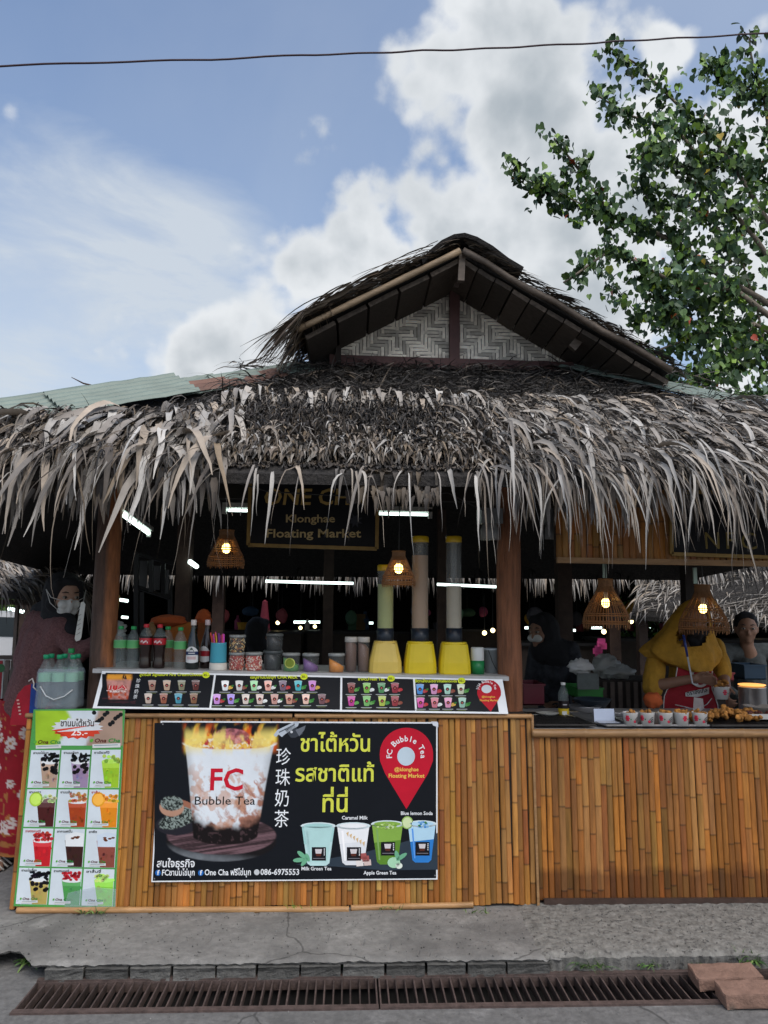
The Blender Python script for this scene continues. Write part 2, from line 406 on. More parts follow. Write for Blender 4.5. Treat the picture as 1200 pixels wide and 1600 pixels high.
mat('bamboo_stained', (0.40, 0.21, 0.07), 0.5, (9, 0.34), (40, 0.2), attr=True, rand=0.22, stretch=(6, 6, 0.7), stain=(0.205, (0.42, 0.37, 0.35), 0.16), dark=(2.3, 0.60, (0.15, 0.06, 0.02), 0.22))
mat('bamboo_pole', (0.36, 0.20, 0.085), 0.4, (14, 0.35), (50, 0.15), stretch=(0.6, 5, 5), rand=0.15, dark=(2.5, 0.6, (0.16, 0.08, 0.03), 0.2))
mat('bamboo_grey', (0.11, 0.085, 0.065), 0.6, (14, 0.4), (50, 0.2), stretch=(1, 4, 4))
mat('bamboo_dry', (0.24, 0.175, 0.11), 0.55, (14, 0.35), (50, 0.2), stretch=(0.6, 5, 5), rand=0.15, dark=(3, 0.6, (0.12, 0.08, 0.05), 0.2))
mat('brown_beam', (0.055, 0.032, 0.024), 0.7, (12, 0.4), (50, 0.2), rand=0.2)
mat('maroon_beam', (0.095, 0.045, 0.042), 0.65, (9, 0.3), (60, 0.15))
mat('post_wood', (0.26, 0.10, 0.045), 0.5, (8, 0.55), (30, 0.8), stretch=(5, 5, 0.5), dark=(5, 0.64, (0.05, 0.02, 0.012), 0.1))
mat('trunk_post', (0.2, 0.1, 0.05), 0.6, (14, 0.45), (45, 0.5), attr=True, stretch=(4, 4, 0.6))
mat('dark_wood', (0.03, 0.022, 0.018), 0.75, (10, 0.4))
mat('black', (0.012, 0.012, 0.014), 0.6, (8, 0.2))
mat('leaf_thatch', (0.4, 0.37, 0.33), 0.62, (9, 0.22), (25, 0.15), attr=True, spec=0.3)
mat('thatch_bed', (0.030, 0.027, 0.025), 0.95, (40, 0.6), (60, 0.9))
mat('thatch_mat', (0.085, 0.067, 0.052), 0.9, (30, 0.5), (70, 0.6), rand=0.3, stretch=(1, 6, 1))
mat('weave', (0.74, 0.69, 0.60), 0.75, (18, 0.3), (60, 0.2), rand=0.34, dark=(7, 0.60, (0.22, 0.17, 0.13), 0.15))
mat('metal_green', (0.175, 0.225, 0.195), 0.45, (6, 0.2), (30, 0.06), dark=(1.6, 0.66, (0.20, 0.085, 0.05), 0.1))
mat('metal_rust', (0.17, 0.085, 0.06), 0.6, (8, 0.4), (30, 0.1))
mat('print', rough=0.55, attr=True, noise=(7, 0.09), bump=(5, 0.10), spec=0.22)
mat('print_matte', rough=0.75, attr=True, noise=(14, 0.10), spec=0.3)
mat('white_panel', (0.72, 0.72, 0.72), 0.5, (20, 0.06))
mat('grey_top', (0.42, 0.42, 0.42), 0.4, (20, 0.12))
mat('plastic', rough=0.35, attr=True, noise=(12, 0.06))
mat('matte', rough=0.75, attr=True, noise=(18, 0.2), bump=(60, 0.1))
mat('gold', (0.30, 0.19, 0.055), 0.5, (20, 0.25), metal=0.2)
mat('signboard', (0.013, 0.014, 0.017), 0.6, (20, 0.2))
mat('steel', (0.55, 0.55, 0.56), 0.3, (14, 0.15), metal=0.9)
mat('dark_mesh', (0.05, 0.048, 0.047), 0.5, (20, 0.3), metal=0.5)
mat('rattan', (0.22, 0.10, 0.035), 0.6, (30, 0.35), rand=0.15)
mat('bulb', (1, 0.8, 0.4), 0.5, emit=((1.0, 0.62, 0.18), 5.5))
mat('bulb_far', (1, 0.85, 0.55), 0.5, emit=((1.0, 0.78, 0.38), 3.0))
mat('tube_light', (0.9, 1.0, 0.97), 0.5, emit=((0.80, 1.0, 0.94), 2.0))
mat('fixture', (0.50, 0.50, 0.46), 0.5, (12, 0.1))
mat('glow_plate', (1, 0.6, 0.2), 0.5, emit=((1.0, 0.42, 0.10), 0.9))
mat('clear_plastic', (0.50, 0.53, 0.53), 0.10, alpha=0.10, spec=0.6)
mat('clear_tube', (0.45, 0.48, 0.48), 0.08, alpha=0.16, spec=0.6)
mat('bottle_plastic', (0.42, 0.50, 0.49), 0.09, alpha=0.15, spec=0.9, bump=(40, 0.25))
mat('wrap', (0.50, 0.60, 0.68), 0.2, alpha=0.28, bump=(16, 0.6))
mat('cola', (0.018, 0.008, 0.006), 0.12, spec=0.7)
mat('dark_glass', (0.012, 0.018, 0.016), 0.07, spec=0.8)
mat('skin', (0.26, 0.14, 0.09), 0.55, (20, 0.12), (80, 0.05), sub=0.08)
mat('skin_light', (0.40, 0.24, 0.17), 0.55, (20, 0.1), sub=0.08)
mat('black_cloth', (0.012, 0.012, 0.015), 0.9, (20, 0.3), (70, 0.2))
mat('mauve_cloth', (0.16, 0.075, 0.075), 0.95, (90, 0.55), (120, 0.4))
mat('mask', (0.62, 0.62, 0.60), 0.8, (30, 0.06))
mat('yellow_cloth', (0.44, 0.235, 0.025), 0.85, (12, 0.3), (11, 0.9))
mat('red_cloth', (0.33, 0.012, 0.022), 0.8, (14, 0.2), (60, 0.2))
mat('dark_cloth', (0.03, 0.032, 0.04), 0.9, (16, 0.9), (60, 0.2))
mat('grey_cloth', (0.06, 0.068, 0.07), 0.9, (30, 0.4), (60, 0.2))
mat('batik', (0.32, 0.018, 0.024), 0.85, (8, 0.2), attr=True)
mat('orange_cloth', (0.50, 0.10, 0.025), 0.85, (10, 0.3), (40, 0.3))
mat('food', (0.34, 0.165, 0.05), 0.75, (30, 0.45), (60, 0.7), attr=True)
mat('brick_paver', (0.25, 0.15, 0.112), 0.9, (14, 0.3), (60, 0.5), dark=(7, 0.60, (0.12, 0.095, 0.075), 0.12))
mat('weed', rough=0.6, attr=True, noise=(30, 0.3))
mat('tree_leaf', rough=0.5, attr=True, noise=(3, 0.4), spec=0.4)
mat('bark', (0.20, 0.165, 0.13), 0.85, (14, 0.35), (50, 0.4))
mat('cable', (0.045, 0.022, 0.03), 0.6)
mat('car_paint', (0.62, 0.63, 0.64), 0.25, (3, 0.05))
mat('car_glass', (0.03, 0.04, 0.045), 0.08)
mat('fence_slat', (0.16, 0.125, 0.105), 0.8, (10, 0.35), rand=0.3)
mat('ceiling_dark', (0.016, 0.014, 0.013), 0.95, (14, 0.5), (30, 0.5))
mat('straw', rough=0.35, attr=True)
mat('apron_print', (0.75, 0.74, 0.72), 0.8)
# ------------------------------------------------------------------ ground, road, drain
GB, GF = PZ(600, 1524, 0).y, PZ(600, 1577, 0).y          # back and front of the drain
GX0, GX1 = PZ(45, 1550, 0).x, PZ(1290, 1550, 0).x
mb = MB(); X0, X1 = -300, 300
for a, b, c, d in ((X0, X1, -300, GF), (X0, GX0, GF, GB), (GX1, X1, GF, GB), (X0, X1, GB, 300)):
    mb.add([(a, c, 0), (b, c, 0), (b, d, 0), (a, d, 0)], [(0, 1, 2, 3)])
g = obj('road', mb.mesh('road'), 'asphalt', None, 'structure')
mb = MB(); zb = -0.22
mb.add([(GX0, GF, 0), (GX1, GF, 0), (GX1, GB, 0), (GX0, GB, 0), (GX0, GF, zb), (GX1, GF, zb), (GX1, GB, zb), (GX0, GB, zb)],
       [(4, 5, 6, 7), (0, 4, 7, 3), (1, 2, 6, 5), (0, 1, 5, 4), (3, 7, 6, 2)])
obj('drain_channel', mb.mesh('drain_channel'), 'trench', None, 'structure')
# pavement slab with a broken front edge, and rough exposed concrete at its right
SE = PZ(600, 1500, 0.07).y
XR = PZ(822, 1455, 0.07).x
def sheet(name, m, x0, x1, nx, ys, zf, edge, thick, xf=None):
    mb = MB(); ny = len(ys); vs, fs = [], []
    for i in range(nx+1):
        for j, t in enumerate(ys):
            x = x0+(x1-x0)*i/nx
            if xf: x = xf(x, t)
            e = edge(x); y = e+(9.0-e)*t
            vs.append((x, y, zf(x, y)))
    for i in range(nx):
        for j in range(ny-1): fs.append((i*ny+j, (i+1)*ny+j, (i+1)*ny+j+1, i*ny+j+1))
    o = len(vs)
    for i in range(nx+1):
        x, y, z = vs[i*ny]; vs.append((x, y+0.012+0.012*mnoise.noise((x*40, 3, 0)), z-thick))
    for i in range(nx): fs.append((i*ny, o+i, o+i+1, (i+1)*ny))
    mb.add(vs, fs); return obj(name, mb.mesh(name), m, None, 'structure')
ys = [0, 0.001, 0.002, 0.004, 0.007, 0.011, 0.016, 0.022, 0.03, 0.04, 0.05, 0.06, 0.07, 0.08, 0.095, 0.11, 0.13, 0.4, 1.0]
def e_pave(x):
    e = SE+0.006+0.006*mnoise.noise((x*9, 0, 0))+0.007*mnoise.noise((x*38, 1, 0))
    xl = PZ(62, 1490, 0.07).x
    if x < xl: e += min(0.12, (xl-x)*1.3)*(1 if x > xl-0.14 else max(0, 1-(xl-0.14-x)*6))
    return e
z_pave = lambda x, y: 0.07+0.004*mnoise.noise((x*3, y*3, 0))+0.0025*mnoise.noise((x*16, y*16, 2))-(0.012*max(0, 1-(y-SE)/0.04)**2)-(0.006 if abs(mnoise.noise((x*1.1, y*2.2, 7))) < 0.006 and y < 4.2 else 0)
sheet('pavement', 'concrete', -4.5, XR+0.09, 620, ys, z_pave, e_pave, 0.012)
def z_rough(x, y):
    t = min(1, max(0, (x-XR)/0.06))
    return 0.066+0.012*t+0.004*mnoise.noise((x*24, y*24, 3))+0.0035*mnoise.noise((x*60, y*60, 9))-(0.022*max(0, 1-(y-SE)/0.06)**2)
ys2 = [k*0.0021 for k in range(52)]+[0.13, 0.3, 1.0]
sheet('rough_pavement', 'rough_concrete', XR-0.04, 3.4, 430, ys2, z_rough, lambda x: SE+0.012+0.010*mnoise.noise((x*9, 4, 0))+0.006*mnoise.noise((x*45, 4, 4)), 0.06,
      xf=lambda x, t: x+(0.06*max(0, 1-t/0.09)+0.02*mnoise.noise((t*140, 0, 5))-0.03)*max(0, 1-(x-XR)/0.4))
kerb = thing('kerb', 'row of worn concrete kerb blocks under the pavement edge above the drain', 'kerb', (0, SE, 0))
kx = [75, 137, 205, 271, 339, 402, 469, 534, 602, 666, 729, 792, 862]
for i in range(len(kx)-1):
    a, b = PZ(kx[i]+2, 1518, 0.02).x, PZ(kx[i+1]-2, 1518, 0.02).x
    mb = MB(); mb.box(((a+b)/2, SE+0.062, 0.024), (b-a, 0.125, 0.052))
    for q in mb.v: q += Vector((0.004*mnoise.noise(q*60), 0.006*mnoise.noise(q*50+Vector((3, 0, 0))), 0.003*mnoise.noise(q*70)))
    mb.v = [q.copy() for q in mb.v]
    bm = bmesh.new(); bmm = mb.mesh('block'); bm.from_mesh(bmm); bmesh.ops.subdivide_edges(bm, edges=bm.edges, cuts=5, use_grid_fill=True)
    for v in bm.verts: v.co += Vector((0, .004*mnoise.noise(v.co*45)+.003*mnoise.noise(v.co*110)-.006*max(0, v.co.z-.035)/.012, .003*mnoise.noise(v.co*50)))
    mb = MB(); mb.add([v.co.copy() for v in bm.verts], [[q.index for q in f.verts] for f in bm.faces]); bm.free(); bpy.data.meshes.remove(bmm)
    part('block', mb, 'kerb', kerb, at=((a+b)/2, SE, 0))
# drain grates
def grate(x0, x1, n, label):
    t = thing('drain_grate', label, 'drain grate', ((x0+x1)/2, (GB+GF)/2, 0), 'rusty grates over the drain')
    mb = MB()
    mb.beam((x0, GF+0.010, 0.002), (x1, GF+0.010, 0.002), 0.030, 0.012); mb.beam((x0, GB-0.010, 0.002), (x1, GB-0.010, 0.002), 0.026, 0.012)
    mb.beam((x0, GF+0.027, -0.02), (x1, GF+0.027, -0.02), 0.005, 0.04); mb.beam((x0, GB-0.025, -0.02), (x1, GB-0.025, -0.02), 0.005, 0.04)
    mb.beam((x0+0.004, GF+0.03, -0.015), (x0+0.004, GB-0.028, -0.015), 0.006, 0.035); mb.beam((x1-0.004, GF+0.03, -0.015), (x1-0.004, GB-0.028, -0.015), 0.006, 0.035)
    part('frame', mb, 'rust', t)
    L = GB-GF-0.06; bm_ = MB(); bm_.box((0, 0, -0.017), (0.006, L, 0.034)); me = bm_.mesh('grate_bar')
    for i in range(1, n):
        obj('bar', me, 'rust', t, None, (x0+(x1-x0)*i/n-(x0+x1)/2+random.uniform(-.002, .002), 0, random.uniform(-.003, 0.001)))
xa, xb, xc = PZ(591, 1550, 0).x, PZ(1166, 1572, 0).x, GX1
grate(GX0, xa-0.003, 39, 'long rusty slotted drain grate at the left, below the big dark banner')
grate(xa+0.003, xb-0.003, 38, 'long rusty slotted drain grate running from mid picture to the loose bricks')
grate(xb+0.003, xc, 8, 'short end of rusty drain grate lying under the loose bricks')
def brick(c, size, rz, label):
    bm = bmesh.new(); bmesh.ops.create_cube(bm, size=1); bmesh.ops.scale(bm, vec=size, verts=bm.verts)
    bmesh.ops.subdivide_edges(bm, edges=bm.edges, cuts=7, use_grid_fill=True)
    for v in bm.verts:
        q = v.co.copy(); r = 0.007
        for k in range(3):
            pass
        n = Vector((q.x/size[0]*2, q.y/size[1]*2, q.z/size[2]*2)); e = sorted(abs(a) for a in n)
        if e[1] > 0.99: v.co *= 0.975
        v.co += Vector((mnoise.noise(q*22), mnoise.noise(q*22+Vector((5, 0, 0))), mnoise.noise(q*22+Vector((0, 9, 0)))))*0.0045
    me = bpy.data.meshes.new('loose_brick'); bm.to_mesh(me); bm.free(); me.shade_smooth() if False else None
    o = obj('loose_brick', me, 'brick_paver', None, None, c); o.rotation_euler = (R_(2), R_(-2), rz)
    return tag(o, label, 'brick', 'loose bricks on the drain')
c = PZ(1137, 1524, 0.05); brick((c.x, c.y+0.02, 0.036), (0.27, 0.125, 0.052), R_(-4), 'reddish paving brick on the drain edge, behind the other one')
c = PZ(1168, 1548, 0.05); brick((c.x+0.02, c.y, 0.037), (0.26, 0.11, 0.056), R_(-3), 'moss stained brown brick with a pale lower edge, in front on the grate')

# ------------------------------------------------------------------ thatch
def ribbons(P0, D0, SD, L, Wd, grav, colr, K=7, surf=None, tw0=None, tw1=None, fold=0.22, wavy=0.0):
    """palm leaflets as creased tapering ribbons that bend under their own weight; returns vertices [N,K+1,3,3] and colours"""
    N = len(L); p = P0.copy(); d = D0/np.linalg.norm(D0, axis=1, keepdims=True)
    V = np.zeros((N, K+1, 3, 3)); g = np.array([0, 0, -1.0]); st = (L/K)[:, None]
    tw0 = np.zeros(N) if tw0 is None else tw0; tw1 = np.zeros(N) if tw1 is None else tw1
    for k in range(K+1):
        s = k/K
        sd = SD-d*(SD*d).sum(1, keepdims=True); sd /= np.linalg.norm(sd, axis=1, keepdims=True)+1e-9
        nn = np.cross(d, sd); a = (tw0+(tw1-tw0)*s)[:, None]
        s2 = sd*np.cos(a)+nn*np.sin(a); n2 = nn*np.cos(a)-sd*np.sin(a)
        w = (Wd*min(1.0, 0.5+2.6*s)*max(0.02, 1-s)**0.72*1.12)[:, None]*0.5
        V[:, k, 0] = p-s2*w+n2*w*fold; V[:, k, 1] = p-n2*w*fold*0.6; V[:, k, 2] = p+s2*w+n2*w*fold
        p = p+d*st
        if surf is not None:
            zs = surf(p); lo = p[:, 2] < zs; p[lo, 2] = zs[lo]
        d = d+g*(grav/K)[:, None]+(RNG.normal(0, wavy, (N, 3)) if wavy else 0); d /= np.linalg.norm(d, axis=1, keepdims=True)
    C = np.repeat(colr[:, None, :], (K+1)*3, axis=1).reshape(N, K+1, 3, 3)
    tipf = 1-0.25*(np.arange(K+1)/K)[None, :, None, None]*RNG.uniform(0, 1, (N, 1, 1, 1))
    return V, C*tipf
def rib_faces(K):
    f = []
    for k in range(K):
        a = k*3; f += [(a, a+1, a+4, a+3), (a+1, a+2, a+5, a+4)]
    return np.array(f)
def mesh_np(name, V, C, F):
    """V [N,M,3], C [N,M,3], F [k,4] per item, joined into one mesh"""
    N, M = V.shape[:2]; me = bpy.data.meshes.new(name)
    fs = (F[None]+(np.arange(N)*M)[:, None, None]).reshape(-1, F.shape[1]).astype(np.int32)
    me.vertices.add(N*M); me.vertices.foreach_set('co', V.astype(np.float32).ravel())
    me.loops.add(fs.size); me.loops.foreach_set('vertex_index', fs.ravel())
    me.polygons.add(len(fs)); me.polygons.foreach_set('loop_start', np.arange(len(fs), dtype=np.int32)*F.shape[1])
    me.polygons.foreach_set('use_smooth', np.ones(len(fs), dtype=bool))
    me.update(calc_edges=True)
    ca = me.color_attributes.new('col', 'FLOAT_COLOR', 'POINT')
    ca.data.foreach_set('color', np.concatenate([C.reshape(-1, 3), np.ones((N*M, 1))], axis=1).astype(np.float32).ravel())
    return me
PALE = np.array([H('#b9b4ad'), H('#a8a199'), H('#c6c2bc'), H('#979089'), H('#b8aa9a'), H('#8b857f'), H('#b3aca3')])*0.86
TAN = np.array([H('#978671'), H('#877a6c'), H('#a3968a'), H('#756d66'), H('#aa9f92')])*0.75
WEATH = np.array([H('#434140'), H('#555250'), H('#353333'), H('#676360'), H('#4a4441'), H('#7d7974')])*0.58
def pick(pal, n): return pal[RNG.integers(0, len(pal), n)]*RNG.uniform(0.75, 1.15, (n, 1))
U = lambda a, b, n: RNG.uniform(a, b, n)
stall = thing('market_stall', 'large open wooden stall under a ragged palm thatch roof with raised gable', 'market stall', (0.5, 5.0, 0.07))
EY, EZ, TY, TZ = 3.62, 2.165, 5.22, 3.19
SL = (TZ-EZ)/(TY-EY)
def slope_z(Y): return EZ+(Y-EY)*SL
def surf_front(h):
    def f(p):
        z = EZ+(p[:, 1]-EY)*SL+h; z[p[:, 1] < EY-0.01] = -9
        return z
    return f
SN = np.array([0, -SL, 1.0])/math.hypot(SL, 1); SDN = np.array([0, -1.0, -SL])/math.hypot(SL, 1)
def on_slope(x, t, h): return np.stack([x, EY+(TY-EY)*t, EZ+(TZ-EZ)*t+h], axis=1)
def slab(name, corners, m, parent, th=0.05, **k):
    mb = MB(); n = len(corners); c = [Vector(q) for q in corners]
    mb.add(c+[q-Vector((0, 0, th)) for q in c], [tuple(range(n)), tuple(range(2*n-1, n-1, -1))]+[(i, n+i, n+(i+1) % n, (i+1) % n) for i in range(n)])
    return part(name, mb, m, parent, **k)
XL, XRR = -3.1, 3.7; TXL, TXR = -0.40, 1.62
BY, BTY, BEZ = 8.3, 6.9, 1.90
slab('roof_front', [(XL, EY, EZ), (XRR, EY, EZ), (TXR, TY, TZ), (TXL, TY, TZ)], 'thatch_bed', stall)
slab('roof_side', [(XL, BY, BEZ), (XL, EY, EZ-0.002), (TXL-.003, TY, TZ), (TXL-.003, BTY, TZ)], 'thatch_bed', stall)
slab('roof_side', [(XRR, EY, EZ-0.002), (XRR, BY, BEZ), (TXR+.003, BTY, TZ), (TXR+.003, TY, TZ)], 'thatch_bed', stall)
slab('roof_back', [(XRR, BY, BEZ-.004), (XL, BY, BEZ-.004), (TXL, BTY+.003, TZ), (TXR, BTY+.003, TZ)], 'thatch_bed', stall)

HANG = []      # (V, C, K) sets of large leaflets that may become parts of their own
SOFT = []
def tmax(x): return np.where(x < -1.05, 0.41+0.06*(x+1.05), 0.41+0.76*(x+1.05))
def add_rib(lst, x, t, h, D, L, Wd, grav, col, K=7, sd=None, tw=0.5, clamp=0.015, wavy=0.0, fold=0.22, P0=None, surf='front'):
    n = len(x); p0 = on_slope(x, t, h) if P0 is None else P0
    sd = np.stack([np.ones(n), U(-.35, .35, n), U(-.35, .35, n)], axis=1) if sd is None else sd
    V, C = ribbons(p0, D, sd, L, Wd, grav, col, K, surf_front(clamp) if surf == 'front' else surf, U(-tw, tw, n), U(-tw*2, tw*2, n), fold, wavy)
    lst.append((V.reshape(n, -1, 3), C.reshape(n, -1, 3), K))
def dirs(n, down, side, lift, spread):
    """down the slope, sideways, and off the surface"""
    d = SDN[None]*down+np.array([1.0, 0, 0])[None]*side[:, None]+SN[None]*lift[:, None]
    return d+RNG.normal(0, spread, (n, 3))
# weathered shredded top
n = 17000; x = U(-1.75, 2.9, n); t = U(0.30, 1.03, n)
keep = (x > TXL-0.05-(1-t)*2.2) & (x < TXR+0.05+(1-t)*2.0) & ~((x < -0.3) & (t > tmax(x))); x, t = x[keep], t[keep]; n = len(x)
add_rib(SOFT, x, t, U(0.0, 0.055, n), dirs(n, 0.7, U(-1, 1, n), U(-.1, .28, n), 0.30), U(0.06, 0.20, n), U(0.003, 0.010, n), U(0.2, 0.9, n), pick(WEATH, n), 4, tw=1.2, clamp=0.006, fold=0.4, wavy=0.12)
n = 900; x = U(-0.8, 2.4, n); t = U(0.5, 1.0, n)
add_rib(SOFT, x, t, U(0.02, 0.07, n), dirs(n, 0.6, U(-1.4, 1.4, n), U(0, .4, n), 0.3), U(0.10, 0.30, n), U(0.005, 0.014, n), U(0.3, 1.2, n), pick(np.vstack([WEATH, WEATH*1.6, TAN*0.7]), n), 5, tw=1.0, wavy=0.1)
# a pale band of broad curled leaflets, then dark ragged layers down to the eave
def band(x0, x1, t0, t1, n, L0, L1, w0, w1, pal, side=(-.2, .2), lift=(.3, .9), grav=(1.5, 3.2), lst=None, tw=0.5, h=(0.03, 0.08), K=7, spread=0.15):
    x = U(x0, x1, n); t = np.where(x < -.35, np.minimum(U(t0, t1, n), tmax(x)-U(.0, .10, n)), U(t0, t1, n))
    add_rib(SOFT if lst is None else lst, x, t, U(h[0], h[1], n), dirs(n, 1.0, U(*side, n), U(*lift, n), spread), U(L0, L1, n), U(w0, w1, n), U(*grav, n), pick(pal, n), K, tw=tw, clamp=0.02, wavy=0.09)
band(-0.75, 0.80, 0.52, 0.60, 95, 0.18, 0.34, 0.030, 0.055, PALE*1.1, lst=HANG)
band(-0.60, 0.80, 0.50, 0.60, 200, 0.10, 0.28, 0.006, 0.016, np.vstack([PALE, TAN]), tw=1.0)
band(0.45, 2.7, 0.40, 0.60, 260, 0.25, 0.55, 0.018, 0.038, PALE, side=(0.3, 1.2), lift=(.15, .5))
band(0.45, 2.7, 0.30, 0.60, 900, 0.20, 0.50, 0.006, 0.016, np.vstack([PALE, TAN, WEATH*1.5]), side=(0.2, 1.2), lift=(.1, .5), tw=1.0)
band(0.45, 2.9, 0.20, 0.46, 700, 0.25, 0.50, 0.008, 0.024, np.vstack([PALE, PALE, TAN]), side=(0.1, 1.0), lift=(.1, .5))
band(-0.62, 0.75, 0.24, 0.54, 3600, 0.06, 0.20, 0.004, 0.013, np.vstack([WEATH, WEATH, TAN*0.6]), side=(-.8, .8), K=4, tw=1.0, spread=0.4)
band(0.7, 3.2, 0.0, 0.6, 2600, 0.10, 0.34, 0.004, 0.013, np.vstack([WEATH, TAN*0.8, PALE*0.8]), side=(-.3, 1.0), K=5, tw=1.0, spread=0.3)
band(-2.9, -0.62, 0.0, 0.50, 1900, 0.10, 0.32, 0.004, 0.016, np.vstack([WEATH, TAN*0.7]), side=(-.6, .4), K=5, tw=0.9, spread=0.3)
band(-0.65, 0.80, 0.12, 0.28, 1500, 0.08, 0.22, 0.006, 0.020, np.vstack([TAN, PALE, WEATH]), side=(-.5, .5), lift=(0.1, .9), grav=(0.5, 2.0), K=5, tw=0.8, spread=0.3)
band(-0.65, 0.85, 0.07, 0.19, 1300, 0.05, 0.12, 0.007, 0.026, np.vstack([TAN, PALE*0.9, TAN*0.7]), side=(-.6, .6), lift=(0.0, .8), grav=(0.8, 2.6), K=5, tw=0.8, spread=0.25)
# under layers that close the edge of the eave
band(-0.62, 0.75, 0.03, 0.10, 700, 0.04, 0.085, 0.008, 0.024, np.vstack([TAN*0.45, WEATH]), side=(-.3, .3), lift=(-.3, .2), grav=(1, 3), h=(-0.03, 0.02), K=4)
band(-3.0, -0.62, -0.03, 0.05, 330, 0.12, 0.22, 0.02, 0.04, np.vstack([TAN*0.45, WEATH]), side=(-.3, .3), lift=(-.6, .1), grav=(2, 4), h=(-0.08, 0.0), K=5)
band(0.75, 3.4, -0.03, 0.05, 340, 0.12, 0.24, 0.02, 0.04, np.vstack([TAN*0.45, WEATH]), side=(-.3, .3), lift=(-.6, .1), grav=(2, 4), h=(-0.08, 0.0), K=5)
# the long leaflets that hang over the edge
band(-2.75, -0.60, 0.14, 0.40, 165, 0.50, 0.88, 0.040, 0.062, PALE*1.05, side=(-.45, .25), lift=(.15, .5), grav=(1.3, 2.4), lst=HANG, tw=0.6, h=(0.03, 0.08), K=10, spread=0.12)
band(-2.75, -0.60, 0.0, 0.36, 200, 0.30, 0.80, 0.004, 0.014, np.vstack([PALE, TAN, TAN*.7]), side=(-.5, .4), lift=(.1, .6), grav=(1.4, 3.2), tw=1.2, h=(0.0, 0.08), K=9, spread=0.18)
band(-2.75, -0.60, 0.02, 0.26, 150, 0.30, 0.60, 0.026, 0.045, np.vstack([PALE, TAN]), side=(-.4, .3), lift=(.1, .7), grav=(1.8, 3.4), tw=0.5, h=(0.03, 0.08), K=8)
band(-2.75, -0.55, 0.30, 0.42, 80, 0.22, 0.40, 0.03, 0.05, PALE, side=(-.5, .5), lift=(.15, .5), grav=(1.6, 3.0), tw=0.5, h=(0.05, 0.10), K=7)
band(-0.58, 0.85, -0.02, 0.05, 13, 0.18, 0.46, 0.010, 0.030, PALE, side=(-.25, .25), lift=(-.2, .3), grav=(3.0, 5.0), lst=HANG, tw=0.5, h=(-0.03, 0.03), K=9)
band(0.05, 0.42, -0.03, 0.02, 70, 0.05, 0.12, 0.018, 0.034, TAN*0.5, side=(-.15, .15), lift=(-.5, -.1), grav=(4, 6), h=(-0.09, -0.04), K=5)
band(0.72, 3.0, 0.05, 0.34, 210, 0.40, 0.80, 0.014, 0.036, PALE, side=(-.2, .9), lift=(.2, .7), grav=(1.8, 3.4), lst=HANG, tw=0.8, h=(0.04, 0.09), K=10, spread=0.14)
band(0.60, 3.0, -0.02, 0.16, 420, 0.22, 0.60, 0.005, 0.022, np.vstack([PALE, PALE, TAN]), side=(-.4, .7), lift=(-.1, .6), grav=(2.2, 4.5), tw=1.0, h=(0.0, 0.06), K=9, spread=0.18)
band(-3.0, 3.3, -0.02, 0.03, 70, 0.25, 0.55, 0.006, 0.012, np.vstack([PALE, TAN]), side=(-.4, .4), lift=(-.2, .4), grav=(2.5, 5.0), tw=1.2, h=(-0.02, 0.03), K=9, spread=0.2)
def soft_part(name, lst, parent, m='leaf_thatch'):
    w = wloc(parent); k = 0
    for K in sorted({q[2] for q in lst}):
        V = np.concatenate([q[0] for q in lst if q[2] == K]); C = np.concatenate([q[1] for q in lst if q[2] == K])
        me = mesh_np(name, V-np.array(w)[None, None], C, rib_faces(K))
        obj(name, me, m, parent, 'stuff')
def leaf_parts(name, lst, parent, limit, rest):
    items = []
    for V, C, K in lst:
        for i in range(len(V)):
            size = np.linalg.norm(V[i][-1]-V[i][0]); px_vis = abs(V[i][:, 0].mean()-0.15) < 2.1
            items.append((size+(1 if px_vis else 0), V[i:i+1], C[i:i+1], K))
    items.sort(key=lambda q: -q[0]); w = wloc(parent)
    for s, V, C, K in items[:limit]:
        o = V[0, 0]; obj(name, mesh_np(name, V-o[None, None], C, rib_faces(K)), 'leaf_thatch', parent, None, Vector(o)-w)
    rest.extend((V, C, K) for s, V, C, K in items[limit:])
leaf_parts('palm_leaf', HANG, stall, 290, SOFT)
soft_part('thatch', SOFT, stall)

# corrugated metal along both hips
def sheet_metal(name, p0, p1, c0, c1, m, parent, nlen=14, per=0.072, amp=0.009, lift=0.04):
    p0, p1 = Vector(p0), Vector(p1); h = (p1-p0).normalized(); nrm = Vector(SN); ac = h.cross(nrm); ac = ac if ac.y < 0 else -ac; ac.normalize()
    nc = int((c1-c0)/per*8); vs, fs = [], []
    for i in range(nlen+1):
        for j in range(nc+1):
            c = c0+(c1-c0)*j/nc; q = p0+(p1-p0)*(i/nlen)+ac*c+nrm*(lift+amp*math.sin(2*math.pi*c/per)+0.006*mnoise.noise((i*0.6, c*5, p0.x)))
            vs.append(q)
    for i in range(nlen):
        for j in range(nc): fs.append((i*(nc+1)+j, i*(nc+1)+j+1, (i+1)*(nc+1)+j+1, (i+1)*(nc+1)+j))
    mb = MB(); mb.add(vs, fs); return part(name, mb, m, parent, smooth=True)
hl0, hl1 = Vector((TXL, TY, TZ)), Vector((XL, EY, EZ))
L_ = lambda s: hl0.lerp(hl1, s)
sheet_metal('metal_sheet', L_(-0.02), L_(0.20), -0.03, 0.25, 'metal_green', stall, lift=0.03)
sheet_metal('metal_sheet', L_(0.18), L_(0.30), -0.05, 0.30, 'metal_green', stall, lift=0.02)
sheet_metal('metal_sheet', L_(0.06), L_(0.30), 0.05, 0.26, 'metal_rust', stall, lift=0.032).__setitem__('label', 'rusted brown roof sheet')
sheet_metal('metal_sheet', L_(0.26), L_(0.50), -0.10, 0.36, 'metal_green', stall, lift=0.06)
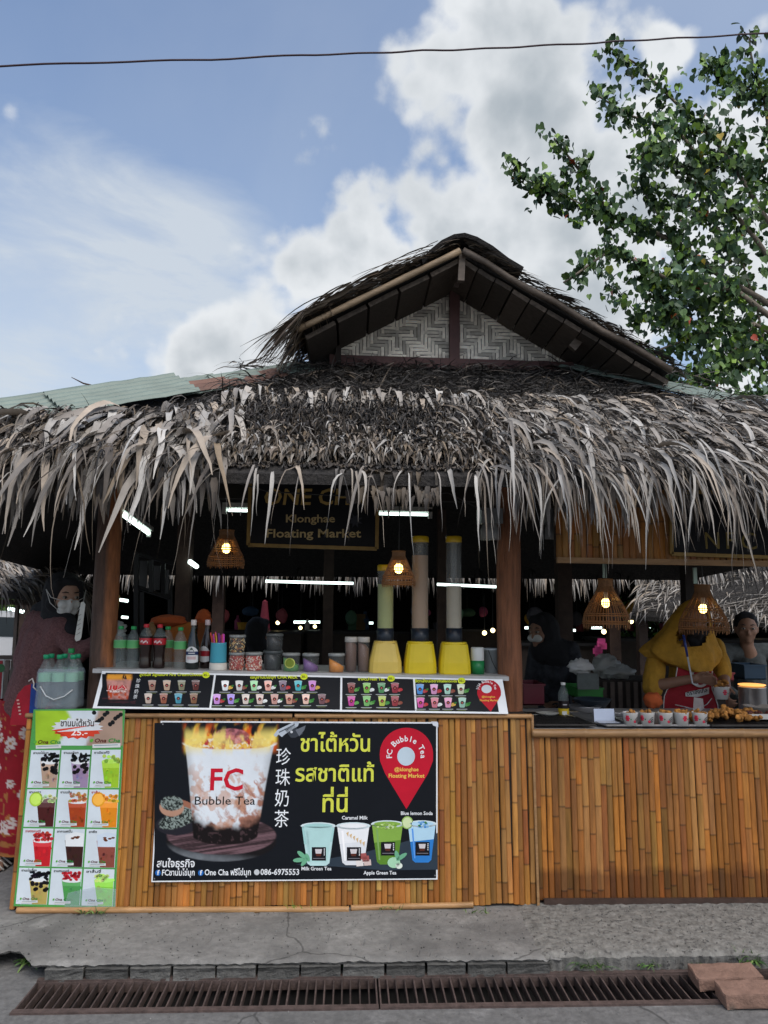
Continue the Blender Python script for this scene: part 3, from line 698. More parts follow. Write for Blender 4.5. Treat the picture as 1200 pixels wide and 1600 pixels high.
sheet_metal('metal_sheet', L_(0.42), L_(1.0), -0.16, 0.36, 'metal_green', stall, lift=0.04)
hr0, hr1 = Vector((TXR, TY, TZ)), Vector((XRR, EY, EZ))
sheet_metal('metal_sheet', hr0.lerp(hr1, -0.06), hr0.lerp(hr1, 0.40), -0.05, 0.16, 'metal_green', stall, lift=0.05)
mb = MB()
q = L_(0.40); mb.tube([q+Vector((-0.05, 0, 0.06)), q+Vector((-0.13, -0.02, 0.075)), q+Vector((-0.2, -0.02, 0.11))], [0.006, 0.005, 0.002], 5)
part('bent_edge', mb, 'brown_beam', stall)

# raised gable
GY, FY = 5.26, 4.72
RX = P(720, 392, FY).x; RZ = P(720, 392, FY).z
lt = P(476, 507, FY); rt = P(1046, 577, FY)
gl = thing('gable', 'x', 'x'); bpy.data.objects.remove(gl)
def gslab(name, a, b, m):
    return slab(name, [(a.x, FY+0.02, a.z), (b.x, FY+0.02, b.z), (b.x, 7.4, b.z), (a.x, 7.4, a.z)], m, stall, 0.05)
rdg = Vector((RX, FY, RZ+0.03))
gslab('gable_roof', lt+Vector((0, 0, 0.02)), rdg, 'thatch_bed'); gslab('gable_roof', rdg, rt+Vector((0, 0, 0.03)), 'thatch_bed')
def mats_under(a, b, n):
    d = (b-a); L = d.length; d.normalize()
    for i in range(n):
        p, q = a+d*(L*(i+0.04)/n), a+d*(L*(i+0.96)/n); mb = MB()
        mb.beam(p+Vector((0, 0.30, -0.075-0.01*random.random())), q+Vector((0, 0.30, -0.075-0.012*random.random())), 0.56, 0.03, up=(0, 0, 1))
        part('thatch_mat', mb, 'thatch_mat', stall, at=p)
mats_under(rdg, rt, 12); mats_under(lt, rdg, 5)
mb = MB(); a, b = lt+Vector((-0.05, -0.03, -0.05)), Vector((RX-0.01, FY-0.03, RZ-0.015)); pts = [a.lerp(b, i/9) for i in range(10)]
mb.tube(pts, [0.02+0.002*(i % 3 == 0) for i in range(10)], 10); part('edge_pole', mb, 'bamboo_dry', stall, smooth=True)
mb = MB(); a, b = Vector((RX+0.01, FY-0.03, RZ-0.012)), rt+Vector((0.0, -0.03, -0.01)); pts = [a.lerp(b, i/9)+Vector((0, 0, 0.01*math.sin(i*1.9))) for i in range(10)]
mb.tube(pts, [0.02+0.003*(i % 3 == 0) for i in range(10)], 10); part('edge_pole', mb, 'bamboo_grey', stall, smooth=True)
def wbeam(x0, y0, x1, y1, Y, wpx, m, dep=0.05, name='rafter', par=None):
    p, q = P(x0, y0, Y), P(x1, y1, Y); mb = MB(); mb.beam(p, q, dep, wpx*mpp(p), up=(0, 1, 0) if False else (0, 0, 1)); return part(name, mb, m, par or stall)
wbeam(470, 545, 712, 428, GY-0.05, 20, 'brown_beam'); wbeam(712, 430, 905, 545, GY-0.05, 20, 'brown_beam')
wbeam(455, 530, 712, 415, GY-0.15, 14, 'brown_beam'); wbeam(712, 417, 1010, 578, GY-0.15, 14, 'brown_beam')
wbeam(710, 437, 710, 578, GY-0.04, 15, 'maroon_beam', 0.05, 'king_post')
wbeam(515, 564, 895, 576, GY-0.03, 17, 'maroon_beam', 0.06, 'tie_beam')
wbeam(722, 396, 720, 440, FY+0.02, 10, 'bamboo_grey', 0.04, 'strut'); wbeam(721, 425, 712, 450, FY+0.2, 7, 'brown_beam', 0.03, 'strut')
wbeam(893, 545, 928, 503, FY+0.15, 13, 'bamboo_grey', 0.04, 'strut'); wbeam(529, 480, 529, 570, GY-0.06, 8, 'dark_wood', 0.05, 'strut')
mb = MB(); ap, bl_, br_ = P(711, 418, GY+0.10), P(500, 580, GY+0.10), P(930, 590, GY+0.10); mb.add([bl_, br_, ap], [(0, 1, 2)]); part('gable_backing', mb, 'dark_wood', stall)
# woven split-bamboo gable panel: strips over and under in a chevron twill
wv = obj('woven_panel', MB().add([P(527, 562, GY+0.045), P(888, 572, GY+0.045), P(888, 541, GY+0.045), P(711, 436, GY+0.045), P(527, 528, GY+0.045)], [(0, 1, 2, 3, 4)]).mesh('woven_panel', (0, 0, 0)), 'dark_wood', None)
wv.parent = stall; wv.data.transform(Matrix.Translation(-wloc(stall)))
WP = Pl(P(527, 566, GY), (1, 0, 0), (0, 0, 1)); aL, _ = WP.at(527, 560); aR, _ = WP.at(888, 560); aC, bT = WP.at(711, 440); _, bL = WP.at(527, 526); _, bR = WP.at(888, 538); _, b0 = WP.at(527, 563)
cell = 0.0255; NI, NJ = int((aR-aL)/cell)+1, int((bT-b0)/cell)+1
def inside(i, j):
    a, b = aL+(i+.5)*cell, b0+(j+.5)*cell
    top = bL+(bT-bL)*(a-aL)/(aC-aL) if a < aC else bT+(bR-bT)*(a-aC)/(aR-aC)
    return aL <= a <= aR and b < top+0.015
IC = [int(NI*0.26), int(NI*0.74)]
def is_h(i, j):
    k = min(abs(i-c) for c in IC); return ((k+j) // 4) % 2 == 0 if (j // 9) % 2 == 0 else ((k-j+40) // 4) % 2 == 0
wst = {}
def weave_strip(a0, a1, b0_, b1_, horiz):
    key = (round(a1-a0, 3), round(b1_-b0_, 3), random.randint(0, 2))
    if key not in wst:
        w, h = key[0]-0.004, key[1]-0.004; mb = MB()
        if horiz: vs = [(x*w/2, -0.004-0.005*(1-abs(x)**3)+0.002*abs(z), z*h/2) for z in (-1, 0, 1) for x in (-1, -.7, 0, .7, 1)]; nx = 5
        else: vs = [(x*w/2, -0.003-0.005*(1-abs(z)**3)+0.002*abs(x), z*h/2) for z in (-1, -.7, 0, .7, 1) for x in (-1, 0, 1)]; nx = 3
        mb.add(vs, [(r*nx+c_, r*nx+c_+1, (r+1)*nx+c_+1, (r+1)*nx+c_) for r in range(len(vs)//nx-1) for c_ in range(nx-1)]); wst[key] = mb.mesh('strip')
    o = obj('strip', wst[key], 'weave', wv, None, WP.w((a0+a1)/2, (b0_+b1_)/2, 0.0)-wloc(wv)); o.rotation_euler = (0, R_(random.uniform(-1, 1)), 0)
for j in range(NJ):
    for half in (0, 0.5):
        i = 0
        while i < NI:
            if is_h(i, j) and inside(i, j):
                k = i
                while k < NI and is_h(k, j) and inside(k, j): k += 1
                if half == 0: weave_strip(aL+i*cell-.004, aL+k*cell+.004, b0+j*cell, b0+(j+1)*cell, True)
                i = k
            else: i += 1
for i in range(NI):
    j = 0
    while j < NJ:
        if not is_h(i, j) and inside(i, j):
            k = j
            while k < NJ and not is_h(i, k) and inside(i, k): k += 1
            weave_strip(aL+i*cell, aL+(i+1)*cell, b0+j*cell-.004, b0+k*cell+.004, False); j = k
        else: j += 1
# thatch of the raised roof: long leaflets at its left edge, matted cover and a cap on the ridge
GS, GH = [], []
def gable_pts(s, y, h, left=True):
    a, b = (rdg, lt) if left else (rdg, rt); s = s[:, None]
    p = np.array(a)[None]*(1-s)+np.array(b)[None]*s; p[:, 1] = y; p[:, 2] += h; return p
def gsurf(p):
    zl = lt.z+(p[:, 0]-lt.x)*(RZ+.03-lt.z)/(RX-lt.x); zr = rt.z+(rt.x-p[:, 0])*(RZ+.03-rt.z)/(rt.x-RX); z = np.minimum(zl, zr)+0.03
    z[(p[:, 0] < lt.x-0.02) | (p[:, 0] > rt.x+0.02)] = -9; return z
BRN = np.array([H('#857767'), H('#6f6254'), H('#948878'), H('#5f5348'), H('#a09382'), H('#7a6a58')])*0.68
def gband(left, n, s0, s1, y0, y1, L0, L1, w0, w1, pal, lst, K=7, lift=(.0, .35), g=(.2, 1.2), front=(-.5, .1), out=1.0, h=(.03, .10)):
    s = U(s0, s1, n); p = gable_pts(s, U(y0, y1, n), U(*h, n), left); sg = -1 if left else 1; dz = (lt.z-RZ)/(RX-lt.x) if left else (rt.z-RZ)/(rt.x-RX)
    D = np.stack([np.full(n, sg*out), U(*front, n), np.full(n, dz)+U(*lift, n)], axis=1)
    sd = np.stack([np.zeros(n), np.ones(n), U(-.4, .4, n)], axis=1)
    V, C = ribbons(p, D, sd, U(L0, L1, n), U(w0, w1, n), U(*g, n), pick(pal, n), K, gsurf, U(-.5, .5, n), U(-.8, .8, n), 0.25)
    lst.append((V.reshape(n, -1, 3), C.reshape(n, -1, 3), K))
gband(True, 110, 0.15, 0.9, FY-0.08, FY+0.14, 0.30, 0.65, 0.012, 0.032, BRN, GS, front=(-.2, .15), lift=(-.05, .25))
gband(True, 700, 0.05, 0.95, FY, 7.2, 0.25, 0.50, 0.010, 0.03, BRN, GS, front=(-.3, .3), lift=(-.05, .3))
gband(True, 170, 0.70, 1.0, FY-0.10, FY+0.45, 0.28, 0.55, 0.010, 0.034, BRN*1.15, GS, lift=(-.45, .05), g=(.3, 1.3), front=(-.35, .05))
gband(True, 130, 0.82, 1.0, FY-.06, FY+0.5, 0.22, 0.42, 0.010, 0.03, BRN, GS, lift=(-1.3, -.3), g=(.4, 1.4), front=(-.35, .1), h=(-.10, .02))
gband(False, 900, 0.0, 1.0, FY-0.03, 7.2, 0.06, 0.22, 0.012, 0.03, np.vstack([WEATH, BRN*0.8]), GS, K=4, front=(-.3, .3), h=(.0, .05))
gband(False, 420, 0.0, 1.0, FY-0.07, FY+0.05, 0.06, 0.20, 0.005, 0.016, np.vstack([WEATH, BRN*.8]), GS, K=4, front=(-.8, .2), lift=(-.1, .5), h=(.0, .04))
gband(True, 300, 0.0, 1.0, FY-0.07, FY+0.05, 0.08, 0.25, 0.005, 0.016, np.vstack([WEATH, BRN]), GS, K=4, front=(-.6, .2), lift=(-.1, .4), h=(.0, .05))
gband(False, 60, 0.93, 1.01, FY, 6.5, 0.05, 0.14, 0.01, 0.02, WEATH, GS, K=4, lift=(-.5, 0.1))
mb = MB(); nA = 9; Y0, ny = FY-0.05, 12
prof = [(-0.26, -0.135), (-0.21, -0.07), (-0.13, 0.0), (-0.05, 0.045), (0.02, 0.055), (0.10, 0.03), (0.20, -0.03), (0.30, -0.10), (0.40, -0.17)]
vs = []
for i in range(ny+1):
    for k, (a, z) in enumerate(prof):
        vs.append((RX+a+0.012*mnoise.noise((i*.9, k, 2)), Y0+2.7*i/ny, RZ+0.045+z+0.012*mnoise.noise((i*.7, k*.8, 8))))
for i in range(ny+1):
    for k, (a, z) in enumerate(prof): vs.append((RX+a*0.96, Y0+0.01+2.7*i/ny, RZ+0.02+z))
M_ = len(prof); o2 = (ny+1)*M_
fs = [(i*M_+k, i*M_+k+1, (i+1)*M_+k+1, (i+1)*M_+k) for i in range(ny) for k in range(M_-1)]
fs += [tuple(o2+q for q in f[::-1]) for f in fs] + [(k, o2+k, o2+k+1, k+1) for k in range(M_-1)]
mb.add(vs, fs); part('ridge_cap', mb, 'thatch_bed', stall, smooth=False)
soft_part('gable_thatch', GS, stall)
# ------------------------------------------------------------------ posts and inside structure of the stall
mb = MB(); p0, p1 = P(157, 1112, 4.30), P(176, 752, 4.36); K_ = 26; n = 20; vs, cs, fs = [], [], []
axis0 = Vector((p0.x-(p1.x-p0.x)*1.0/1.0*0.9, p0.y, 0.05))
for i in range(K_+1):
    s = i/K_; z = 0.05+(2.35-0.05)*s; q = (z-p0.z)/(p1.z-p0.z); c = p0.lerp(p1, q); r = 0.078-0.010*s
    for j in range(n):
        a = 2*math.pi*j/n; rr = r*(1+0.08*mnoise.noise((math.cos(a)*1.5, math.sin(a)*1.5, z*1.6))+0.03*mnoise.noise((math.cos(a)*5, math.sin(a)*5, z*9)))
        x, y = rr*math.cos(a), rr*math.sin(a)*0.9
        if x > 0.035 and y < 0.05: x = 0.035+(x-0.035)*0.75
        vs.append((c.x+x, c.y+y, z)); right = math.cos(a) > 0.22+0.25*mnoise.noise((z*2.2, 1, 0))
        cs.append(H('#99603a') if right and math.sin(a) < 0.6 else H('#574136'))
for i in range(K_):
    for j in range(n): fs.append((i*n+j, i*n+(j+1) % n, (i+1)*n+(j+1) % n, (i+1)*n+j))
mb.add(vs, fs, cs); part('post', mb, 'trunk_post', stall, smooth=True, label='rough split log post with bark on its left side')
mb = MB(); a, b = P(797, 1120, 4.32), P(798, 770, 4.32)
pts = [Vector((a.x+0.004*math.sin(i*1.3), 4.32, 0.05+(2.45-.05)*i/14)) for i in range(15)]
mb.tube(pts, [0.067+0.002*math.sin(i*2.1) for i in range(15)], 18); part('post', mb, 'post_wood', stall, smooth=True, label='straight smooth red-brown wooden post')
def post(px, Y, wpx, z1=2.5, m='brown_beam'):
    q = P(px, 1000, Y); mb = MB(); mb.box((q.x, Y, (0.05+z1)/2), (wpx*mpp(q), wpx*mpp(q), z1-0.05)); part('post', mb, m, stall, at=(q.x, Y, 0.05))
post(284, 6.3, 22); post(512, 7.4, 16); post(882, 6.6, 22); post(1080, 7.0, 20, m='dark_wood'); post(1262, 4.32, 36, m='post_wood'); post(690, 7.6, 14)
def rbeam(p, q, w, h, m='dark_wood'):
    mb = MB(); mb.beam(p, q, w, h); part('beam', mb, m, stall, at=p)
rbeam((-2.9, 4.34, 2.43), (3.5, 4.34, 2.43), 0.09, 0.12); rbeam((-2.9, 6.4, 2.48), (3.5, 6.4, 2.48), 0.09, 0.12)
rbeam((-2.95, 3.8, 2.18), (3.5, 3.8, 2.18), 0.05, 0.06, 'brown_beam')
for x in (-2.2, -1.5, -0.8, 0.0, 0.7, 1.4, 2.1, 2.8):
    rbeam((x, EY+0.05, EZ-0.10), (x*0.6+0.3, TY-0.1, TZ-0.16), 0.05, 0.07)
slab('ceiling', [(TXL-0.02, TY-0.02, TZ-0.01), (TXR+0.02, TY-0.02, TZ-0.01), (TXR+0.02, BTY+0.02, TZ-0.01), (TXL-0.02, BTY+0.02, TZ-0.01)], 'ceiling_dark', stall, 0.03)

# ------------------------------------------------------------------ the two bamboo fronted counters
LEAN = 0.075
FRONT = Pl((0, 4.0, 0.07), (1, 0, 0), (0, LEAN, 1)); TILT = -math.atan(LEAN)
LEAN2 = 0.035
FRONT2 = Pl((0, 4.02, 0.078), (1, 0, 0), (0, LEAN2, 1)); TILT2 = -math.atan(LEAN2)
BAMC = [H('#a57038'), H('#9c652f'), H('#ab7a40'), H('#93602d'), H('#a86a2c'), H('#8b582c'), H('#a7753e'), H('#a46529'), H('#9c6b34')]
BAML = [H('#b5803f'), H('#ad7434'), H('#bb8a4a'), H('#a36c30'), H('#b37a36'), H('#9b6530')]
def strip_mesh(w, h, seed):
    r = random.Random(seed); nodes = []; z = r.uniform(0.03, 0.30)
    while z < h-0.03: nodes.append(z); z += r.uniform(0.22, 0.42)
    base = r.choice(BAMC if seed >= 200 else BAML); k = r.uniform(0.88, 1.08); tone = [tuple(q*k*r.uniform(0.9, 1.1) for q in (base if r.random() < 0.7 else r.choice(BAMC))) for _ in range(len(nodes)+1)]
    lv = [(0, 1, 0, 1.0)]
    for i, zn in enumerate(nodes): lv += [(zn-0.006, 1, i, 0.9), (zn-0.0015, 1.16, i, 0.40), (zn+0.002, 1.1, i+1, 0.5), (zn+0.007, 1, i+1, 1.0)]
    lv.append((h, 1, len(nodes), 1.0))
    xs = (-1, -0.72, 0, 0.72, 1); mb = MB(); vs, cs, fs = [], [], []; bow = r.uniform(-0.0025, 0.0025)
    for z, bulge, ti, kk in lv:
        for x in xs:
            y = -0.0048*(1-abs(x)**2.2)*bulge if abs(x) < 1 else 0.003
            vs.append((x*w/2+bow*math.sin(math.pi*z/h), y, z)); cs.append(tuple(c*kk for c in tone[ti]))
    for i in range(len(lv)-1):
        for j in range(4): fs.append((i*5+j, i*5+j+1, (i+1)*5+j+1, (i+1)*5+j))
    mb.add(vs, fs, cs); return mb.mesh('bamboo_strip')
def cladding(root, pl, tilt, pxa, pxb, py, b0, b1, wpx, m, seed):
    a0, _ = pl.at(pxa, py); a1, _ = pl.at(pxb, py); n = max(1, round((pxb-pxa)/wpx)); w = (a1-a0)/n
    var = [strip_mesh(w*f, b1-b0, seed*100+k) for k, f in enumerate([1.08, 1.0, 0.93, 1.16, 1.04, 0.97]*4)]
    for i in range(n):
        loc = pl.w(a0+w*(i+.5)+random.uniform(-.0012, .0012), b0+random.uniform(-.006, .004), random.uniform(-.003, .003))
        o = obj('bamboo_strip', random.choice(var), m, root, None, loc-wloc(root)); o.rotation_euler = (tilt, R_(random.uniform(-0.22, 0.22)), R_(random.uniform(-4, 4)))
def pole(name, p, q, r, root, m='bamboo_pole', nodes=0.3):
    p, q = Vector(p), Vector(q); L = (q-p).length; n = max(2, int(L/nodes)); pts, rs = [], []
    for i in range(n+1):
        for dx, k in ((-0.008, 1.0), (0.0, 1.14), (0.008, 1.0)):
            s = min(1, max(0, i/n+dx/L)); pts.append(p.lerp(q, s)); rs.append(r*k)
    uq = [(a, b) for i, (a, b) in enumerate(zip(pts, rs)) if i == 0 or (a-pts[i-1]).length > 1e-5]
    mb = MB(); mb.tube([a for a, b in uq], [b for a, b in uq], 12); return part(name, mb, m, root, smooth=True, at=p)
_, b_top = FRONT.at(400, 1122)
c1 = thing('tea_counter', 'bamboo fronted drinks counter behind the big dark banner', 'counter', (FRONT.at(430, 1400)[0], 4.3, 0.07))
cladding(c1, FRONT, TILT, 28, 834, 1270, 0.012, b_top, 9.0, 'bamboo', 1)
xa_, xb_ = FRONT.at(28, 1270)[0], FRONT.at(834, 1270)[0]
mb = MB(); vs = [FRONT.w(a, b, -0.012) for a, b in ((xa_, 0), (xb_, 0), (xb_, b_top+.01), (xa_, b_top+.01))]; vs += [Vector((v.x, 4.75, v.z)) for v in vs]
mb.add(vs, [(0, 1, 2, 3), (7, 6, 5, 4), (0, 4, 5, 1), (1, 5, 6, 2), (2, 6, 7, 3), (3, 7, 4, 0)]); part('carcass', mb, 'dark_wood', c1)
q0, q1 = FRONT.w(xa_, b_top+0.012, 0.012), FRONT.w(xb_, b_top+0.012, 0.012)
pole('top_rail', q0, q0.lerp(q1, 0.52), 0.012, c1); pole('top_rail', q0.lerp(q1, 0.525), q1, 0.012, c1)
pz = lambda x, y, z: PZ(x, y, z)
pole('base_rail', (FRONT.at(30, 1424)[0], 3.972, 0.082), (FRONT.at(545, 1424)[0], 3.965, 0.075), 0.015, c1, nodes=0.5)
pole('base_rail', (FRONT.at(548, 1424)[0], 3.970, 0.080), (FRONT.at(738, 1424)[0], 3.975, 0.088), 0.014, c1, nodes=0.45)
mb = MB(); q = FRONT.w(xb_+0.006, 0, 0); mb.beam(q, FRONT.w(xb_+0.006, b_top+0.02, 0), 0.012, 0.03); part('end_trim', mb, 'bamboo_pole', c1)
# shelf on top
SHY = 4.22
zl_, zr_ = P(180, 1044, SHY).z, P(750, 1055, SHY).z; xl_, xr_ = P(180, 1044, SHY).x, P(750, 1055, SHY).x
zs = lambda x: zl_+(zr_-zl_)*(x-xl_)/(xr_-xl_)
mb = MB(); a, b = P(150, 1046, SHY).x, P(792, 1056, SHY).x
vs = [(x, y, zs(x)-d) for d in (0, 0.022) for x, y in ((a, 4.165), (b, 4.165), (b, 4.72), (a, 4.72))]
mb.add(vs, [(0, 1, 2, 3), (7, 6, 5, 4), (0, 4, 5, 1), (1, 5, 6, 2), (2, 6, 7, 3), (3, 7, 4, 0)]); part('shelf', mb, 'grey_top', c1)
mb = MB(); mb.box(((a+b)/2, 4.60, 1.07), (b-a-0.05, 0.2, 0.17)); part('shelf_box', mb, 'dark_wood', c1)
c2 = thing('snack_counter', 'bamboo fronted snack counter with a water-stained foot', 'counter', (FRONT2.at(1040, 1400)[0], 4.4, 0.09))
_, b2t = FRONT2.at(1000, 1152)
cladding(c2, FRONT2, TILT2, 836, 1330, 1280, 0.012, b2t, 9.4, 'bamboo_stained', 2)
ya_, yb_ = FRONT2.at(836, 1280)[0], FRONT2.at(1330, 1280)[0]
mb = MB(); vs = [FRONT2.w(a, b, -0.012) for a, b in ((ya_, 0), (yb_, 0), (yb_, b2t+.03), (ya_, b2t+.03))]; vs += [Vector((v.x, 4.95, v.z)) for v in vs]
mb.add(vs, [(0, 1, 2, 3), (7, 6, 5, 4), (0, 4, 5, 1), (1, 5, 6, 2), (2, 6, 7, 3), (3, 7, 4, 0)]); part('carcass', mb, 'dark_wood', c2)
q0, q1 = FRONT2.w(ya_-0.01, b2t+0.022, 0.014), FRONT2.w(yb_, b2t+0.022, 0.014)
pole('top_rail', q0, q1, 0.022, c2, nodes=0.27)
mb = MB(); mb.beam(FRONT2.w(ya_+0.03, 0.008, 0.02), FRONT2.w(yb_, 0.0, 0.02), 0.02, 0.035); part('base_rail', mb, 'brown_beam', c2)
C2Z = FRONT2.w(0, b2t+0.03).z

# ------------------------------------------------------------------ printed boards
Wt, BK = H('#e8ebee'), H('#0e1219')
def board(name, label, cat, pl, quad, thick, edge_col=Wt, back=0.0):
    pts = [pl.at(*q) for q in quad]; c = sum((pl.w(*q, back) for q in pts), Vector((0, 0, 0)))/4
    t = thing(name, label, cat, pl.w(*pl.at(*quad[3]), back))
    mb = MB(); k = len(pts); mb.add([pl.w(*q, back) for q in pts]+[pl.w(*q, back+thick) for q in pts], [tuple(range(k)), tuple(range(2*k-1, k-1, -1))]+[(i, (i+1) % k, k+(i+1) % k, k+i) for i in range(k)], edge_col)
    part('panel', mb, 'print', t); return t
def lay(t, name, pr, label=None, m='print'):
    return part(name, pr, m, t, label=label)
def inset(quad, d):
    cx, cy = sum(q[0] for q in quad)/4, sum(q[1] for q in quad)/4
    return [(x+(d if x < cx else -d), y+(d if y < cy else -d)) for x, y in quad]
def ccw(pts):
    s = sum(pts[i][0]*pts[(i+1) % len(pts)][1]-pts[(i+1) % len(pts)][0]*pts[i][1] for i in range(len(pts)))
    return pts if s < 0 else pts[::-1]
def cup_print(pr, x0, x1, y0, y1, col, l, top=None, lid=None, taper=0.16, mark=True, ice=None):
    w = x1-x0; h = y1-y0; b0, b1 = x0+w*taper, x1-w*taper
    pr.grad(ccw([(x0, y0+h*.1), (x1, y0+h*.1), (b1, y1-h*.06), (b1-w*.1, y1), (b0+w*.1, y1), (b0, y1-h*.06)]), [col]*6 if top is None else None or [top, top, col, col, col, col][:6], l) if top is None else None
    if top is not None:
        pr.poly(ccw([(x0, y0+h*.1), (x1, y0+h*.1), (b1, y1-h*.06), (b1-w*.1, y1), (b0+w*.1, y1), (b0, y1-h*.06)]), col, l)
        m = 0.45; pr.poly(ccw([(x0, y0+h*.1), (x1, y0+h*.1), (x1-(x1-b1)*m, y0+h*m), (x0+(b0-x0)*m, y0+h*(m+.06))]), top, l+1)
    pr.disc((x0+x1)/2, y0+h*.09, w*.54, h*.085, lid or tuple(min(1, c*1.4+.12) for c in col), l+1, 14)
    pr.disc((x0+x1)/2, y0+h*.085, w*.44, h*.055, top or col, l+2, 14)
    pr.poly(ccw([(x0+w*.13, y0+h*.2), (x0+w*.19, y0+h*.2), (x0+w*.27, y1-h*.1), (x0+w*.22, y1-h*.1)]), tuple(min(1, c*1.25+.08) for c in col), l+2)
    if mark:
        pr.disc((x0+x1)/2, y0+h*.52, w*.22, h*.17, (0.02, 0.012, 0.014), l+3, 12); pr.disc((x0+x1)/2, y0+h*.55, w*.11, h*.08, (0.55, 0.12, 0.10), l+4, 8)

# -- the big banner
BQ = [(252.5, 1126), (683, 1128), (683, 1372.5), (238, 1376.5)]
ban = board('banner', 'large black bubble tea banner with a flaming cup fixed on the bamboo counter front', 'banner', FRONT, BQ, 0.004, back=0.016)
BB = 0.0205
pr = Print(FRONT, BB); pr.poly(ccw(inset(BQ, 2.2)), BK, 0); lay(ban, 'dark_ground', pr)
def art_cup(X, Y):
    Cc = np.ones(X.shape+(3,))*np.array(BK); n1 = fbm(X*0.05, Y*0.05, 3); n2 = fbm(X*0.11+n1*3, Y*0.10+n1*4, 8, 5)
    def mix(c, m): nonlocal Cc; Cc = Cc*(1-m[..., None])+np.array(c)*m[..., None] if np.ndim(c) == 1 else Cc*(1-m[..., None])+c*m[..., None]
    # wooden disc
    ex, ey = (X-347)/85, (Y-1304)/30; r = np.sqrt(ex**2+ey**2); rim = sstep(1.03, 0.98, np.sqrt(ex**2+((Y-1313)/31)**2)); g = fbm(X*0.02+Y*.01, Y*0.35+X*0.05, 5)
    mix(np.array(H('#8b9299')) * (0.25+0.75*fbm(X*.08, Y*.08, 2)[..., None]) * sstep(1325, 1345, Y-0.14*(X-347))[..., None]*0.8+np.array(H('#241f22'))*.4, rim)
    wood = np.array(H('#5d474c'))*(0.35+1.3*sstep(.3, .75, g)[..., None]); mix(wood, sstep(1.02, .97, r))
    # tea leaves and bowl
    sp = sstep(.42, .6, fbm(X*.5, Y*.5, 21, 3))[..., None]
    leaf = np.array(H('#1e2422'))*(1-sp)+np.array(H('#8d9a94'))*sp
    mix(np.array(H('#23222a')), sstep(1.0, .95, np.sqrt(((X-277)/33)**2+((Y-1288)/16)**2)))
    mix(leaf, sstep(1.05, .92, np.sqrt(((X-284)/(34))**2+((Y-1276+0.35*(X-284))/15)**2)))
    mix(np.array(H('#b48a74')), sstep(1.0, .93, np.sqrt(((X-270)/20)**2+((Y-1260)/15)**2))*sstep(1249, 1252, Y)); mix(np.array(H('#9c6650')), sstep(1., .9, np.sqrt(((X-294)/14)**2+((Y-1256-.45*(X-294))/5)**2)))
    mix(leaf*0.9, sstep(1.0, .93, np.sqrt(((X-270)/18.5)**2+((Y-1254)/12)**2)))
    # flames
    ft = 1128+9*np.abs((X-360)/70)+16*fbm(X*.09, X*0+1, 4)
    fl = sstep(.40, .62, fbm(X*.10+0.4*np.sin(Y*.1), Y*.035+2, 31, 4)+0.55*sstep(ft, 1168, Y)-.10)*sstep(284, 294, X)*sstep(438, 428, X)*sstep(1180, 1165, Y)*sstep(1122, 1142, Y)
    hot = sstep(.35, .7, fbm(X*.13, Y*.06, 13)); fc = np.array(H('#d9591b'))*(1-hot[..., None])+np.array(H('#f6d04a'))*hot[..., None]; mix(fc, fl)
    # cup
    s = (Y-1158)/(1318-1158); xl = 289+15*np.clip(s, 0, 1)**.7; xr = 431-30*np.clip(s, 0, 1)**.8
    bot = 1318-10*(np.abs((X-352)/48))**3; inc = sstep(-1, 1, X-xl)*sstep(1, -1, X-xr)*sstep(1160+10*np.sqrt(np.clip(1-((X-360)/71)**2, 0, 1))-1, 1160+10*np.sqrt(np.clip(1-((X-360)/71)**2, 0, 1))+1, Y)*sstep(bot+1, bot-1, Y)
    v = 0.5*s+0.35*(X-xl)/np.maximum(xr-xl, 1)*s*1.6+(n2-.5)*1.15; ml = np.array(H('#dfe6ec'))[None, None]
    br = np.array(H('#a8694d'))*(0.7+.7*fbm(X*.2, Y*.2, 17)[..., None])
    body = ml*(1-.92*sstep(.40, .72, v)[..., None])+br*.92*sstep(.40, .72, v)[..., None]
    sw = sstep(.53, .60, fbm(X*.06+Y*.05, Y*.05-X*.06, 41, 4))*sstep(1180, 1220, Y); body = body*(1-.65*sw[..., None])+np.array(H('#c99a80'))*.65*sw[..., None]
    dk = sstep(.78, .90, s+0.10*(n1-.5)*2+.10*np.abs((X-352)/50)); bub = np.array(H('#140d0e'))*(1+7*sstep(.62, .72, fbm(X*.22, Y*.2, 51))[..., None]); body = body*(1-dk[..., None])+bub*dk[..., None]
    edge = sstep(0, 14, np.minimum(X-xl, xr-X)); body = body*(0.72+.28*edge[..., None]); mix(body, inc)
    # contents of the rim
    rr = np.sqrt(((X-360)/71)**2+((Y-1160)/12)**2); ing = sstep(.55, .6, fbm(X*.16, Y*.16, 61)); rc = np.array(H('#e7b24c'))*(1-ing[..., None])+np.array(H('#b6303a'))*ing[..., None]
    wh = sstep(.6, .66, fbm(X*.2, Y*.2, 71)); rc = rc*(1-wh[..., None])+np.array(H('#efe3c9'))*wh[..., None]; mix(rc, sstep(1.0, .95, rr)*(1-inc)); mix(np.array(H('#e4e7df')), sstep(.06, .02, np.abs(rr-1.0))*sstep(1158, 1164, Y))
    ic = sstep(1, .9, np.sqrt(((X-362)/30)**2+((Y-1150)/13)**2)); mix(np.array(H('#b06a70'))*(0.6+.9*sstep(.4, .7, fbm(X*.2, Y*.22, 81))[..., None]), ic*(1-inc)*0.8)
    fl2 = sstep(.55, .70, fbm(X*.10, Y*.03+5, 91, 4)+.25*np.abs((X-360)/70))*sstep(1184, 1158, Y)*sstep(1132, 1150, Y)*sstep(287, 293, X)*sstep(434, 428, X); mix(np.array(H('#f5df7a')), fl2*.85)
    return np.clip(Cc, 0, 1), None
